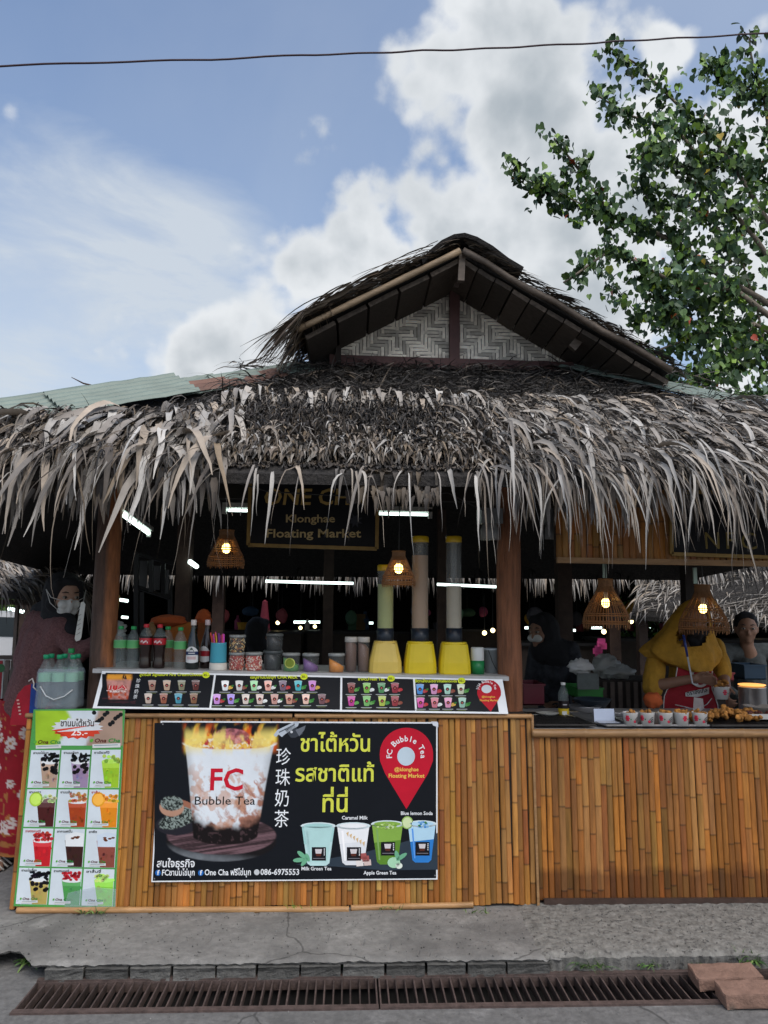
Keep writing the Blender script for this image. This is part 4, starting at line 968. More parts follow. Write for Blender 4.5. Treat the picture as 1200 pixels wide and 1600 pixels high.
pr = Print(FRONT, BB); pr.art((243, 1129, 440, 1350), 165, 175, art_cup, 1); lay(ban, 'flaming_cup_picture', pr)
pr = Print(FRONT, BB)
pr.text('FC', 326.5, 1233, 32, H('#c8172f'), 55, True, 4); pr.text('Bubble Tea', 304, 1256, 12.5, H('#0a0a0c'), 96, False, 4)
for k, ch in enumerate('珍珠奶茶'): pr.text(ch, 443-k*1.0, 1192+k*32.3, 19.5, H('#eef2f5'), 24, False, 3, 'C')
pr.text('ชาไต้หวัน', 468.5, 1173, 24, H('#d9dd52'), 112, True, 3); pr.text('รสชาติแท้', 461, 1219.5, 24, H('#d9dd52'), 125, True, 3); pr.text('ที่นี่', 501.5, 1267, 25, H('#d9dd52'), 44, True, 3)
pr.text('สนใจธุรกิจ', 246, 1353, 11, Wt, 60, True, 3)
for x in (248.5, 315): pr.disc(x, 1362, 4.4, 4.6, H('#1f67b5'), 3, 14); pr.text('f', x, 1365, 7, Wt, 3, True, 4, 'C')
pr.text('FCชานมไข่มุก', 254, 1366, 8.5, Wt, 52, True, 3); pr.text('One Cha ฟรีไข่มุก', 320.5, 1365.5, 8.5, Wt, 73, True, 3)
pr.disc(402, 1361, 4.4, 4.6, H('#c9ccd0'), 3, 14); pr.text('086-6975553', 407.5, 1365, 8.5, Wt, 61, True, 3)
for s, x, y, w in (('Caramel Milk', 534, 1279, 40), ('Blue lemon Soda', 625.5, 1272, 50), ('Milk Green Tea', 471, 1358, 47), ('Apple Green Tea', 568, 1364.5, 51)): pr.text(s, x, y, 5.2, Wt, w, True, 3)
lay(ban, 'lettering', pr)
pr = Print(FRONT, BB); RED = H('#c4162f'); hp = []
for i in range(25):
    a = math.pi*(1.0+i/24)+0.0; hp.append((634.5+41.5*math.cos(a), 1178+41.5*math.sin(a)))
hp = [(593.5, 1188)]+hp+[(675.8, 1188), (668, 1208), (634.5, 1263), (601.5, 1208)]
pr.poly(ccw(hp), RED, 2); pr.disc(634, 1181, 13.8, 14.5, H('#c3d4df'), 3, 24)
arc = 'FC Bubble Tea'; 
for i, ch in enumerate(arc):
    a = R_(-101+202*(i+0.5)/len(arc)); pr.text(ch, 634.3+22.5*math.sin(a), 1180-22.5*math.cos(a), 8.4, Wt, None, True, 3, 'C', rot=-a)
pr.text('@klonghae', 634.5, 1204, 5.6, H('#f2c65a'), 38, True, 3, 'C'); pr.text('Floating Market', 634.5, 1214, 5.8, H('#f2c65a'), 56, True, 3, 'C')
lay(ban, 'pin_logo', pr)
pr = Print(FRONT, BB)
pr.poly(ccw([(462, 1349), (570, 1330), (683, 1300), (683, 1357), (600, 1358), (520, 1352)]), H('#2f3b47'), 1)
for x0, x1, y0, y1, c, top in ((472, 523, 1283, 1351, '#bfe0e0', '#a9d6d4'), (527, 577, 1283, 1350, '#e3e6ea', '#eef0f2'), (581, 629, 1280, 1349, '#5d8a2f', '#86ae4a'), (637, 680, 1280, 1346, '#2f7ecb', '#b7dcf0')):
    cup_print(pr, x0, x1, y0, y1, H(c), 2, H(top), lid=H('#d5e4e8'), mark=False)
    if c == '#bfe0e0': pr.poly(ccw([(475, 1290), (520, 1290), (511, 1345), (484, 1345)]), H('#b5dcda'), 4)
    cx = (x0+x1)/2+1; yb = 1323 if x0 < 580 else 1315
    pr.poly(ccw([(cx-11, yb-1), (cx+11, yb-1), (cx+11, yb+20), (cx-11, yb+20)]), H('#15131a'), 5); pr.poly(ccw([(cx-6, yb+2), (cx+5, yb+2), (cx+3, yb+13), (cx-4, yb+13)]), H('#d3cdd0'), 6)
    pr.poly(ccw([(cx-5, yb+9), (cx+4, yb+9), (cx+3, yb+13), (cx-4, yb+13)]), H('#5b2c22'), 7); pr.poly(ccw([(cx-9, yb+16), (cx+9, yb+16), (cx+9, yb+17), (cx-9, yb+17)]), H('#7d7c84'), 6)
    for k in range(4): pr.disc(cx+8.5, yb+2+3*k, 1, 1, Wt, 6, 6)
for i in range(6): pr.poly(ccw([(541+i*5, 1300+i*3), (545+i*5, 1298+i*3), (544+i*5, 1306+i*3)]), H('#d9b98a'), 5)
for i in range(22): pr.disc(605+16*math.cos(i*2.4)*((i % 5+1)/5), 1289+3.6*math.sin(i*2.4), 2.4, 1.4, H(random.choice(['#9cc45a', '#6f9a35', '#c5dd94'])), 6, 7)
for i in range(16): pr.disc(660+12*math.cos(i*2.4)*((i % 4+1)/4), 1287+4*math.sin(i*2.4), 2.2, 1.5, H(random.choice(['#3f8ad6', '#7db6e6', '#4a8a4c'])), 6, 7)
pr.disc(636, 1284, 9, 10, H('#9fc46a'), 3, 18); pr.disc(636, 1284, 7.3, 8.2, H('#d4e5b0'), 4, 18)
for x, y, r in ((615, 1346, 10), (623, 1351, 5.5)): pr.disc(x, y, r, r*.85, H('#a9d8b4') if r > 6 else H('#e4efe2'), 5, 14)
for x, y, rx, ry, ro in ((627, 1337, 10, 3.4, -.6), (620, 1335, 3.5, 8, -.3), (472, 1334, 9, 3.5, .7), (467, 1342, 9, 3.5, -.1), (476, 1345, 8, 3.2, -.9), (481, 1338, 7, 3, 1.2)): pr.disc(x, y, rx, ry, H('#6fb08c'), 6, 10, ro)
for x, y in ((567, 1336), (562, 1347), (574, 1346), (571, 1340)): pr.poly(ccw([(x-6, y-4), (x+5, y-5), (x+6, y+4), (x-5, y+5)]), H(random.choice(['#d8c3bd', '#a85a58', '#e9e2de'])), 5)
lay(ban, 'drink_pictures', pr)
pr = Print(FRONT, BB)   # silver pistol mark printed at the top edge
pr.poly(ccw([(428, 1148), (434, 1140), (462, 1126.5), (468, 1128), (466, 1134), (448, 1145), (441, 1151), (436, 1147), (432, 1151)]), H('#b9c2cc'), 3); pr.poly(ccw([(446, 1140), (460, 1133), (474, 1146), (462, 1152), (455, 1152)]), H('#3a3f47'), 3)
pr.poly(ccw([(436, 1143), (460, 1131), (461, 1132.5), (437, 1144.5)]), H('#5b636d'), 4); pr.disc(456, 1143, 2.2, 2.2, H('#c9cdd2'), 4, 8); pr.poly(ccw([(462, 1140), (478, 1133), (476, 1140), (468, 1150)]), H('#6b7079'), 4)
lay(ban, 'silver_gun_picture', pr)
pr = Print(FRONT, BB); pr.poly([(673, 1126.8), (676, 1133), (684, 1136), (684, 1129), (682, 1127)], H('#dfe3ea'), 4)
for x, y in ((256, 1131), (679, 1366), (243, 1371), (460, 1131)): pr.disc(x, y, 1.3, 1.3, H('#77797c'), 4, 8)
lay(ban, 'corner_fold_and_tacks', pr)

# -- green and white price poster at the left
PQ = [(56, 1108), (198, 1106), (182, 1417), (25, 1413)]
pos = board('price_poster', 'tall green and white price poster of iced teas hanging at the left counter end', 'poster', FRONT, PQ, 0.002, H('#cfdbe0'), 0.026)
PB = 0.0285; PW = H('#d3dde4'); GR = H('#4f9a4e')
def pq(s, t):
    a, b = PQ[0], PQ[1]; c, d = PQ[2], PQ[3]
    x0, y0 = a[0]+(b[0]-a[0])*s, a[1]+(b[1]-a[1])*s; x1, y1 = d[0]+(c[0]-d[0])*s, d[1]+(c[1]-d[1])*s
    return x0+(x1-x0)*t, y0+(y1-y0)*t
def prect(pr, s0, s1, t0, t1, col, l, nv=1): pr.poly([pq(s0, t0), pq(s0, t1), pq(s1, t1), pq(s1, t0)], col, l)
def pdisc(pr, s, t, rs, rt_, col, l, n=14):
    pr.poly([pq(s+rs*math.cos(-2*math.pi*i/n), t+rt_*math.sin(-2*math.pi*i/n)) for i in range(n)][::-1], col, l)
pr = Print(FRONT, PB); prect(pr, 0, 1, 0, 1, GR, 0)
def art_head(X, Y):
    t = (Y-1107)/62.; s = (X-52)/145.
    n1 = fbm(X*.05, Y*.05, 5); gr = np.array(H('#9fc52e'))*(0.75+.5*n1[..., None]); mk = np.array(H('#a98f7e'))*(0.85+.3*fbm(X*.03, Y*.03, 9)[..., None]); wh = np.ones_like(gr)*np.array(PW)
    m1 = sstep(.40, .36, s+0.12*(t-.3)**2-0.05*np.sin(t*5)); C = wh*(1-m1[..., None])+gr*m1[..., None]; m2 = sstep(.63, .67, s+.15*(t-.5)); C = C*(1-m2[..., None])+mk*m2[..., None]
    return C, None
hd = [pq(0.02, 0.006), pq(0.98, 0.006), pq(0.97, 0.19), pq(0.015, 0.19)]
pr.art((59, 1110, 194, 1164), 40, 16, art_head, 1)
for i in range(11): pr.disc(150+14*((i*7) % 11)/3.4, 1113+((i*5) % 7)*3.0, 3.6, 3.4, H('#17181a'), 2, 9, i)
star = []
for i in range(36):
    a = 2*math.pi*i/36; k = 1.0 if i % 2 else 0.84; star.append((124+41*k*math.cos(a), 1137+17*k*math.sin(a)))
pr.poly(ccw(star), H('#d9dde0'), 3); pr.poly(ccw([(88, 1143)]+[p for i, p in enumerate(star) if p[1] > 1139]+[(158, 1131)]), H('#d8432c'), 4)
pr.text('ชานมไต้หวัน', 124, 1134, 9.5, H('#2a2420'), 53, True, 5, 'C'); pr.text('25.-', 127, 1148, 9.2, H('#f3ece8'), 26, True, 5, 'C')
def onacha(pr, x, y, w, l):
    h = w*.145; pr.poly(ccw([(x-w*.06, y+h*.5), (x+w, y+h*.2), (x+w*1.0, y+h*1.3), (x-w*.06, y+h*1.5)]), H('#d5d7d6'), l)
    pr.disc(x-w*.09, y-h*.5, w*.06, h*.55, H('#5fae3f'), l+1, 8, .7); pr.text('Ona', x, y, h, H('#5a1e1c'), w*.46, True, l+1, slant=.2); pr.text('Cha', x+w*.52, y, h, H('#1f8a3c'), w*.46, True, l+1, slant=.2)
    pr.poly(ccw([(x, y+h*.75), (x+w*.9, y+h*.55), (x+w*.9, y+h*.72), (x, y+h*.92)]), H('#6b8a94'), l+1)
onacha(pr, 62, 1161, 37, 5); onacha(pr, 150, 1159, 41, 5)
lay(pos, 'poster_header', pr)
cells = [(('ชานมไข่มุก', '#b69a86', '#17181a', 'b'), ('ชานมเผือก', '#9a86a4', '#17181a', 'b'), ('ชาเขียวกีวี', '#9cc52f', '#b4d45c', 'g')),
         (('ชามะนาว', '#4a1d1c', '#c9d8a0', 'l'), ('ชานมส้ม', '#a8421c', '#d98a5a', 'i'), ('ชาส้ม', '#e08a1e', '#f0a83a', 'o')),
         (('ชาสตรอเบอรี', '#c4202a', '#c93a3a', 's'), ('ชากาแฟปั่น', '#3b1f1c', '#e6eaec', 'f'), ('ชาพีช', '#8d4a3e', '#ccd9e6', 'f')),
         (('ชานมโอเลี้ยง', '#b6a25a', '#16151c', 'b'), ('ชาแครนเบอรี', '#4f9a52', '#c22a35', 's'), ('ชาลิ้นจี่', '#8bcf45', '#b9e07a', 'g'))]
tt = [0.203, 0.402, 0.600, 0.800, 0.992]
for r in range(4):
    for c in range(3):
        nm, cc, tcx, kind = cells[r][c]; pr = Print(FRONT, PB); s0, s1 = 0.02+c*0.325, 0.02+c*0.325+0.308; t0, t1 = tt[r]+.004, tt[r+1]-.004
        prect(pr, s0, s1, t0, t1, PW, 1); S = lambda a: s0+(s1-s0)*a; T = lambda a: t0+(t1-t0)*a
        pr.poly([pq(S(.36), T(.30)), pq(S(.52), T(.995)), pq(S(.985), T(.995)), pq(S(.985), T(.30))], H(cc), 2)
        pr.poly([pq(S(.36), T(.30)), pq(S(.40), T(.48)), pq(S(.985), T(.48)), pq(S(.985), T(.30))], tuple(min(1, q*1.25+.03) for q in H(cc)), 3)
        rr = random.Random(r*3+c)
        if kind in 'bis':
            pdisc(pr, S(.68), T(.33), .095, .010, H('#e5e8ea'), 4)
            for k in range(34): pdisc(pr, S(rr.uniform(.40, .98)), T(rr.uniform(.10, .31)), rr.uniform(.012, .022), rr.uniform(.006, .009), tuple(q*rr.uniform(.6, 1.5) for q in H(tcx)), 5, 7)
            if kind == 'b':
                for k in range(12): pdisc(pr, S(rr.uniform(.46, .96)), T(rr.uniform(.38, .62)), .022, .010, H('#1b171a'), 5, 9)
        elif kind == 'f':
            pr.poly([pq(S(.36), T(.16)), pq(S(.40), T(.46)), pq(S(.985), T(.46)), pq(S(.985), T(.12)), pq(S(.7), T(.08))], H(tcx), 4)
            for k in range(5): pdisc(pr, S(rr.uniform(.6, .9)), T(rr.uniform(.2, .3)), .02, .005, H('#6a3a24'), 5, 6)
        else:
            pdisc(pr, S(.68), T(.30), .098, .012, tuple(min(1, q*1.3+.1) for q in H(cc)), 4)
            for k in range(18): pdisc(pr, S(rr.uniform(.42, .97)), T(rr.uniform(.16, .32)), .022, .009, tuple(q*rr.uniform(.75, 1.3) for q in H(tcx)), 5, 7)
            if kind in 'lo':
                fc = '#b4d84e' if kind == 'l' else '#e9a32a'; pdisc(pr, S(.33), T(.26), .07, .037, H(fc), 5, 16); pdisc(pr, S(.33), T(.26), .055, .029, tuple(min(1, q*1.25+.05) for q in H(fc)), 6, 16)
        for k in range(10): pdisc(pr, S(rr.uniform(.5, .95)), T(rr.uniform(.5, .9)), rr.uniform(.01, .02), rr.uniform(.006, .014), tuple(q*rr.uniform(.8, 1.25) for q in H(cc)), 4, 7)
        x, y = pq(S(.08), T(.10)); pr.text(nm, x, y, 3.4, H('#b3262c') if (r, c) in ((2, 0), (1, 2)) else H('#2c2a2a'), min(24, 2.6*len(nm)), True, 6)
        x, y = pq(S(.20), T(.88)); onacha(pr, x, y, 24, 7)
        lay(pos, 'drink_picture', pr)
pr = Print(FRONT, PB); pr.poly(ccw([(110, 1392), (150, 1383), (185, 1386), (184, 1416), (104, 1414)]), H('#a9b3b4'), 12)
for x, y in ((32, 1404), (37, 1410), (44, 1250), (175, 1410)): pr.disc(x, y, 1.4, 1.4, (0.02, 0.02, 0.02), 12, 8)
pr.c = pr.c; lay(pos, 'worn_tape', pr, m='wrap')

# -- sloping menu board along the top of the counter
MQ = [(160, 1049), (785, 1062), (794, 1116), (145, 1107)]
m0, m1, m2, m3 = P(160, 1049, 4.155), P(785, 1062, 4.155), P(794, 1116, 4.035), P(145, 1107, 4.035)
MPL = Pl(m3, m2-m3, (m0+m1)/2-(m2+m3)/2)
mn = board('menu_board', 'long black sloping menu board with rows of small drink cups along the counter edge', 'menu', MPL, MQ, 0.004)
MB0 = 0.0045
def mq(s, t):
    x0, y0 = MQ[0][0]+(MQ[1][0]-MQ[0][0])*s, MQ[0][1]+(MQ[1][1]-MQ[0][1])*s; x1, y1 = MQ[3][0]+(MQ[2][0]-MQ[3][0])*s, MQ[3][1]+(MQ[2][1]-MQ[3][1])*s
    return x0+(x1-x0)*t, y0+(y1-y0)*t
for s0, s1 in ((0.010, 0.280), (0.285, 0.595), (0.600, 0.776), (0.781, 0.978)):
    pr = Print(MPL, MB0); pr.poly([mq(s0, .05), mq(s0, .95), mq(s1, .95), mq(s1, .05)], BK, 1); lay(mn, 'dark_ground', pr)
YG = H('#d3e02f')
pr = Print(MPL, MB0)
for s, x, y, w, px_ in (('สูตรไฟ Signature Fire CreamCheese', 218, 1057, 98, (322, 1055.5, '45.-')), ('เมนูชานมไข่มุก CHA MILK', 391, 1061, 74, (475, 1058, '30.-')), ('ชาสด,Fresh Tea', 559, 1064, 42, (611, 1061, '30.-')), ('อิตาเลี่ยนโซดา/ItalianSoda', 648, 1067, 66, (721, 1064.5, '30.-'))):
    pr.text(s, x, y, 5.0, YG, w, True, 3); pr.disc(px_[0], px_[1], 6, 5, YG, 3, 14); pr.text(px_[2], px_[0], px_[1]+2, 4, BK, 8, True, 4, 'C')
pr.text('JIJA', 183.5, 1078.5, 7.5, H('#efe7e2'), 29, True, 6, 'C'); pr.text('JIJA', 183.5, 1078, 6.8, H('#c21a2c'), 27, True, 7, 'C'); pr.text('BUBBLE TEA', 184, 1082.8, 3.2, H('#efe7e2'), 25, True, 6, 'C')
for k, ch in enumerate('珍珠奶茶'): pr.text(ch, 216-k*1.6, 1067+k*8.4, 5.6, Wt, 7, False, 3, 'C')
lay(mn, 'lettering', pr)
def art_jija(X, Y):
    C = np.ones(X.shape+(3,))*np.array(BK); s = (Y-1062)/(1094-1062); inc = sstep(-.8, .8, X-(167+3*s))*sstep(.8, -.8, X-(206-6*s))*sstep(1061, 1063, Y)*sstep(1095, 1092, Y)
    n = fbm(X*.22, Y*.22, 3); b = np.array(H('#c98f86'))*(1-s[..., None]*.3)*(.5+n[..., None]); h = sstep(.5, .62, fbm(X*.3, Y*.3, 6))*sstep(.1, .6, s); b = b*(1-h[..., None])+np.array(H('#b5451f'))*h[..., None]
    C = C*(1-inc[..., None])+b*inc[..., None]; f = sstep(.45, .62, fbm(X*.3, Y*.12, 9)+.2)*sstep(1066, 1060, Y)*sstep(1052, 1057, Y)*sstep(166, 169, X)*sstep(209, 204, X); C = C*(1-f[..., None])+np.array(H('#eda23a'))*f[..., None]
    w = sstep(1090, 1094, Y)*sstep(1102, 1098, Y)*sstep(.45, .7, fbm(X*.06+Y*.2, Y*.5, 2)); C = C*(1-w[..., None]*.6)+np.array(H('#6b3038'))*.6*w[..., None]
    return np.clip(C, 0, 1), None
pr = Print(MPL, MB0); pr.art((160, 1054, 212, 1101), 52, 44, art_jija, 2); lay(mn, 'flaming_cup_picture', pr)
cupsets = [([238, 261, 284, 306], 1063.5, ['#9a7a6a', '#b59b84', '#7f7d64', '#5a2e2a']), ([232, 256, 279, 303], 1084, ['#b9a79a', '#8d5540', '#3f8aa0', '#7d5a40']),
           ([352, 374, 397, 419, 442, 466, 488], 1064, ['#d8dde0', '#c5c3c0', '#9fd0a0', '#e0a79a', '#6d5a6e', '#49aab5', '#c07bc0']), ([339, 361, 384, 406, 429, 452, 478, 503], 1085, ['#c28ad0', '#a48ad8', '#c9bdb4', '#c5b0a8', '#b58a80', '#b58574', '#d6b4a4', '#6d4a50']),
           ([549, 573, 596, 617], 1067.5, ['#7d3a38', '#7ab04a', '#4f8a5a', '#8d2a3a']), ([549, 573, 597, 617], 1088, ['#b23a8a', '#6fa860', '#a0b04a', '#8a3038']),
           ([656, 678, 699, 720], 1069.5, ['#4a8ac8', '#c890b8', '#9fc8b8', '#c0c8b0']), ([657, 679, 700, 722], 1090.5, ['#c8509a', '#c07080', '#d090b0', '#90b8a8'])]
pr = Print(MPL, MB0)
for xs_, y, cl in cupsets:
    for x, c in zip(xs_, cl):
        k = 0.018*(x-160); cup_print(pr, x-6, x+6, y, y+16, H(c), 3, tuple(min(1, q*1.3+.1) for q in H(c)), lid=H('#cfd3d3'))
        pr.poly(ccw([(x-9, y+18), (x+8, y+18), (x+8, y+19), (x-9, y+19)]), H('#a9aeb0'), 3); pr.poly(ccw([(x-7, y+20), (x+6, y+20), (x+6, y+20.7), (x-7, y+20.7)]), H('#6f7a3a'), 3)
        if x > 330:
            cc = H(random.choice(['#3f8a3c', '#b8343a', '#d9b04a', '#8a4a3a', '#e0e4e4', '#5aa04a'])); pr.disc(x+8.5, y+11, 3.6, 2.6, cc, 4, 9); pr.disc(x+6.5, y+12.5, 2.2, 2, tuple(q*.8+.05 for q in cc), 5, 8)
            if random.random() < .6: pr.disc(x+11, y+9, 2.8, 1.6, H('#2f7a35'), 4, 8, -.5)
lay(mn, 'drink_pictures', pr)
pr = Print(MPL, MB0); hp = [(764+18.5*math.cos(math.pi*(1+i/16))*1.0, 1083+18.5*math.sin(math.pi*(1+i/16))*1.05) for i in range(17)]
pr.poly(ccw([(746, 1087)]+hp+[(782.5, 1087), (778, 1095), (766.5, 1113), (749, 1094)]), H('#b51528'), 3); pr.disc(760, 1077.5, 8, 6.5, H('#d5dbe0'), 4, 18)
for i, ch in enumerate('JIJA Bubble Tea'):
    a = R_(-92+184*(i+.5)/15); pr.text(ch, 760+12.5*math.sin(a), 1078-10.5*math.cos(a), 3.9, Wt, None, True, 4, 'C', rot=-a)
pr.text('@klonghae', 763, 1091, 3.2, H('#e9b84a'), 21, True, 4, 'C'); pr.text('Floating Market', 764, 1096.5, 3.2, H('#e9b84a'), 29, True, 4, 'C'); lay(mn, 'pin_logo', pr)

# -- hanging name board and the bamboo fascia at the right
OQ = [(392, 751), (590, 755), (588.5, 858), (388.5, 852)]
OPL = Pl(P(388.5, 852, 4.75), (1, 0, 0), (0, 0, 1))
on = board('name_board', 'black hanging name board with gold lettering and a gold frame under the thatch', 'sign', OPL, OQ, 0.02, (0.012, 0.013, 0.016))
mb = MB()
for i in range(4):
    a, b = OPL.w(*OPL.at(*OQ[i]), 0.018), OPL.w(*OPL.at(*OQ[(i+1) % 4]), 0.018); mb.beam(a, b, 0.022, 0.022) if i % 2 == 0 else mb.beam(a, b, 0.022, 0.022, up=(0, 1, 0))
part('frame', mb, 'gold', on)
pr = Print(OPL, 0.021); GD = (0.55, 0.37, 0.12); GD2 = (0.62, 0.48, 0.24)
pr.text('ONE CHA', 411, 789, 25, GD, 160, True, 1, slant=.12); pr.text('Klonghae', 446, 816.5, 12, GD2, 78, True, 1); pr.text('Floating Market', 415.5, 840, 13, GD2, 149, True, 1)
star = [(555+(12 if i % 2 else 6)*math.cos(math.pi*i/8), 814+(12 if i % 2 else 6)*math.sin(math.pi*i/8)) for i in range(16)]; pr.poly(ccw(star), (0.05, 0.055, 0.07), 1)
lay(on, 'lettering', pr)
mb = MB()
for px in (420, 560): mb.tube([P(px, 755, 4.75), Vector((P(px, 755, 4.75).x, 4.75, 2.75))], 0.003, 5)
part('hanging_wire', mb, 'black', on)
fa = thing('bamboo_fascia', 'bamboo strip fascia board hanging over the snack counter, with a pole along its foot', 'fascia', P(868, 876, 4.27))
FPL = Pl(P(868, 873, 4.27), (1, 0, 0), (0, 0, 1)); a0, _ = FPL.at(869, 800); a1, _ = FPL.at(1046, 800); _, h1 = FPL.at(900, 735)
cladding(fa, FPL, 0, 869, 1330, 860, 0.0, h1+.10, 9.4, 'bamboo', 3)
mb = MB(); mb.box(FPL.w(1.0, h1/2+.05, -.02), (2.0, 0.02, h1+.1)); part('backing', mb, 'dark_wood', fa)
mb = MB(); mb.beam(FPL.w(a0-.005, -.008, .012), FPL.w(a0+1.9, -.022, .012), .03, .032); part('foot_rail', mb, 'bamboo_pole', fa)
mb = MB(); mb.beam(FPL.w(a0-.01, -.01, .005), FPL.w(a0-.01, h1+.1, .005), .025, .025); part('end_trim', mb, 'brown_beam', fa)
NQ = [(1046, 770), (1340, 772), (1340, 876), (1046, 866)]
nf = board('shop_sign', 'black shop sign with large gold letters in a gold frame behind the palm leaves', 'sign', FPL, NQ, 0.012, (0.012, 0.013, 0.016), 0.012)
mb = MB()
for i in range(4):
    a, b = FPL.w(*FPL.at(*NQ[i]), 0.024), FPL.w(*FPL.at(*NQ[(i+1) % 4]), 0.024); mb.beam(a, b, 0.02, 0.02) if i % 2 == 0 else mb.beam(a, b, 0.02, 0.02, up=(0, 1, 0))
part('frame', mb, 'gold', nf)
pr = Print(FPL, 0.0245); pr.text('N', 1097, 858, 26, (0.22, 0.165, 0.05), 27, False, 1); pr.text('F', 1129, 858, 26, (0.22, 0.165, 0.05), 19, False, 1); pr.text('C', 1153, 859, 26, (0.22, 0.165, 0.05), 28, False, 1); lay(nf, 'lettering', pr)
# ------------------------------------------------------------------ what stands on the drinks counter
def on_shelf(px, Y=4.25):
    x = P(px, 1048, Y).x; return Vector((x, Y, zs(x)))
def shelf_size(x0, x1, y0, y1, Y):
    k = mpp(P((x0+x1)/2, (y0+y1)/2, Y)); return (x1-x0)*k/2, (y1-y0)*k
BOT = [(0.0, .0), (.82, .0), (.95, .02), (.97, .07), (.88, .10), (.97, .13), (.97, .20), (.86, .24), (.97, .28), (.97, .40), (.92, .43), (.98, .46), (.98, .66), (.90, .70), (.74, .78), (.50, .85), (.36, .89), (.34, .93)]
def water_bottle(r, h, label, cat='bottle', loc=None, group=None):
    t = thing('water_bottle', label, cat, loc, group)
    mb = MB(); mb.lathe([(a*r, b*h) for a, b in BOT], 18); lpart('body', mb, 'bottle_plastic', t, True)
    mb = MB(); mb.lathe([(.995*r, .47*h), (1.0*r, .48*h), (1.0*r, .65*h), (.99*r, .66*h)], 18, cols=[H('#c8a98c'), H('#5fae6a'), H('#4fa05e'), H('#8fcb95')], capped=False); lpart('label_band', mb, 'plastic', t, True)
    mb = MB(); mb.lathe([(.42*r, .92*h), (.43*r, .925*h), (.43*r, .985*h), (.38*r, 1.0*h)], 16, col=H('#1f9a52')); lpart('cap', mb, 'plastic', t, True)
    return t
r, h = shelf_size(176, 196, 979, 1043, 4.27)
wb = water_bottle(r, h, 'green capped water bottle, leftmost on the shelf beside the log post', loc=on_shelf(186, 4.27), group='water bottles on the shelf')
dup(wb, on_shelf(206, 4.275), 'green capped water bottle touching the left cola bottle')
dup(wb, on_shelf(260, 4.36), 'green capped water bottle half hidden behind the right cola bottle')
dup(wb, on_shelf(280, 4.27), 'green capped water bottle standing alone left of the syrup bottles')
COLA = [(0, 0), (.80, 0), (.92, .02), (.95, .08), (.84, .20), (.80, .30), (.88, .42), (.97, .50), (.98, .56), (.98, .72), (.80, .80), (.52, .87), (.36, .905), (.34, .93)]
r, h = shelf_size(216, 236, 976, 1044, 4.26)
t = thing('cola_bottle', 'red capped cola bottle between two water bottles, the left of the pair', 'bottle', on_shelf(226, 4.26), 'cola bottles on the shelf')
mb = MB(); mb.lathe([(a*r, b*h) for a, b in COLA[:10]], 18); lpart('body', mb, 'cola', t, True)
mb = MB(); mb.lathe([(a*r, b*h) for a, b in COLA[9:]], 18, capped=False); lpart('neck', mb, 'bottle_plastic', t, True)
mb = MB(); mb.lathe([(1.0*r, .535*h), (1.01*r, .54*h), (1.01*r, .68*h), (1.0*r, .683*h)], 20, col=H('#b3202c'), capped=False); mb.lathe([(1.0*r, .684*h), (1.0*r, .72*h)], 20, col=H('#151214'), capped=False)
for k in range(6):   # white script flourish on the red label
    a = -math.pi/2-0.55+k*0.2; mb.ell((1.012*r*math.cos(a), 1.012*r*math.sin(a), h*(.60+.018*math.sin(k*2.1))), (.0035, .0015, .006), 6, 4, H('#e9dede'))
lpart('label_band', mb, 'plastic', t, True)
mb = MB(); mb.lathe([(.42*r, .92*h), (.43*r, .925*h), (.43*r, .985*h), (.38*r, 1.0*h)], 16, col=H('#c01f2c')); lpart('cap', mb, 'plastic', t, True)
dup(t, on_shelf(247.5, 4.265), 'red capped cola bottle in front of a water bottle, the right of the pair')
SYR = [(0, 0), (.9, 0), (1.0, .02), (1.0, .42), (.93, .50), (.62, .66), (.40, .78), (.32, .86), (.34, .90)]
r, h = shelf_size(290, 310.5, 968, 1044, 4.26)
t = thing('syrup_bottle', 'dark glass syrup bottle with a rounded white label and blue band', 'bottle', on_shelf(300, 4.26), 'syrup bottles')
mb = MB(); mb.lathe([(a*r, b*h) for a, b in SYR], 20); lpart('body', mb, 'dark_glass', t, True)
def curved_label(r, zt, spans, name, t, col):
    mb = MB()
    for a0, a1, z0, z1, c, off in spans:
        n = 9; vs, fs = [], []
        for i in range(n):
            a = a0+(a1-a0)*i/(n-1); q = (2*i/(n-1)-1); zz1 = z1-(zt*(q*q) if z1 > .4*h else 0); zz0 = z0+(.02*h*q*q if z0 < .2*h else 0)
            for z in (zz0, zz1): vs.append(((r+off)*math.cos(a), (r+off)*math.sin(a), z))
        for i in range(n-1): fs.append((2*i, 2*i+2, 2*i+3, 2*i+1))
        mb.add(vs, fs, c)
    return lpart(name, mb, 'plastic', t, True)
fr = -math.pi/2
curved_label(r, .10*h, [(fr-1.1, fr+1.1, .13*h, .46*h, H('#dfe0df'), .0006), (fr-1.1, fr+1.1, .29*h, .36*h, H('#1d2f5a'), .0010), (fr-.35, fr+.35, .39*h, .44*h, H('#3b4a45'), .0011), (fr-.5, fr+.5, .318*h, .334*h, H('#dfe0df'), .0014), (fr-.7, fr+.7, .20*h, .26*h, H('#cdb3b3'), .0010)], 'paper_label', t, None)
mb = MB(); mb.lathe([(.40*r, .885*h), (.42*r, .89*h), (.42*r, .985*h), (.36*r, 1.0*h)], 16, col=H('#d9cfc9')); lpart('cap', mb, 'plastic', t, True)
t2 = thing('syrup_bottle', 'dark red syrup bottle half behind the blue straw cup', 'bottle', on_shelf(322, 4.34), 'syrup bottles')
mb = MB(); mb.lathe([(a*r*.98, b*h) for a, b in SYR], 20); lpart('body', mb, 'cola', t2, True)
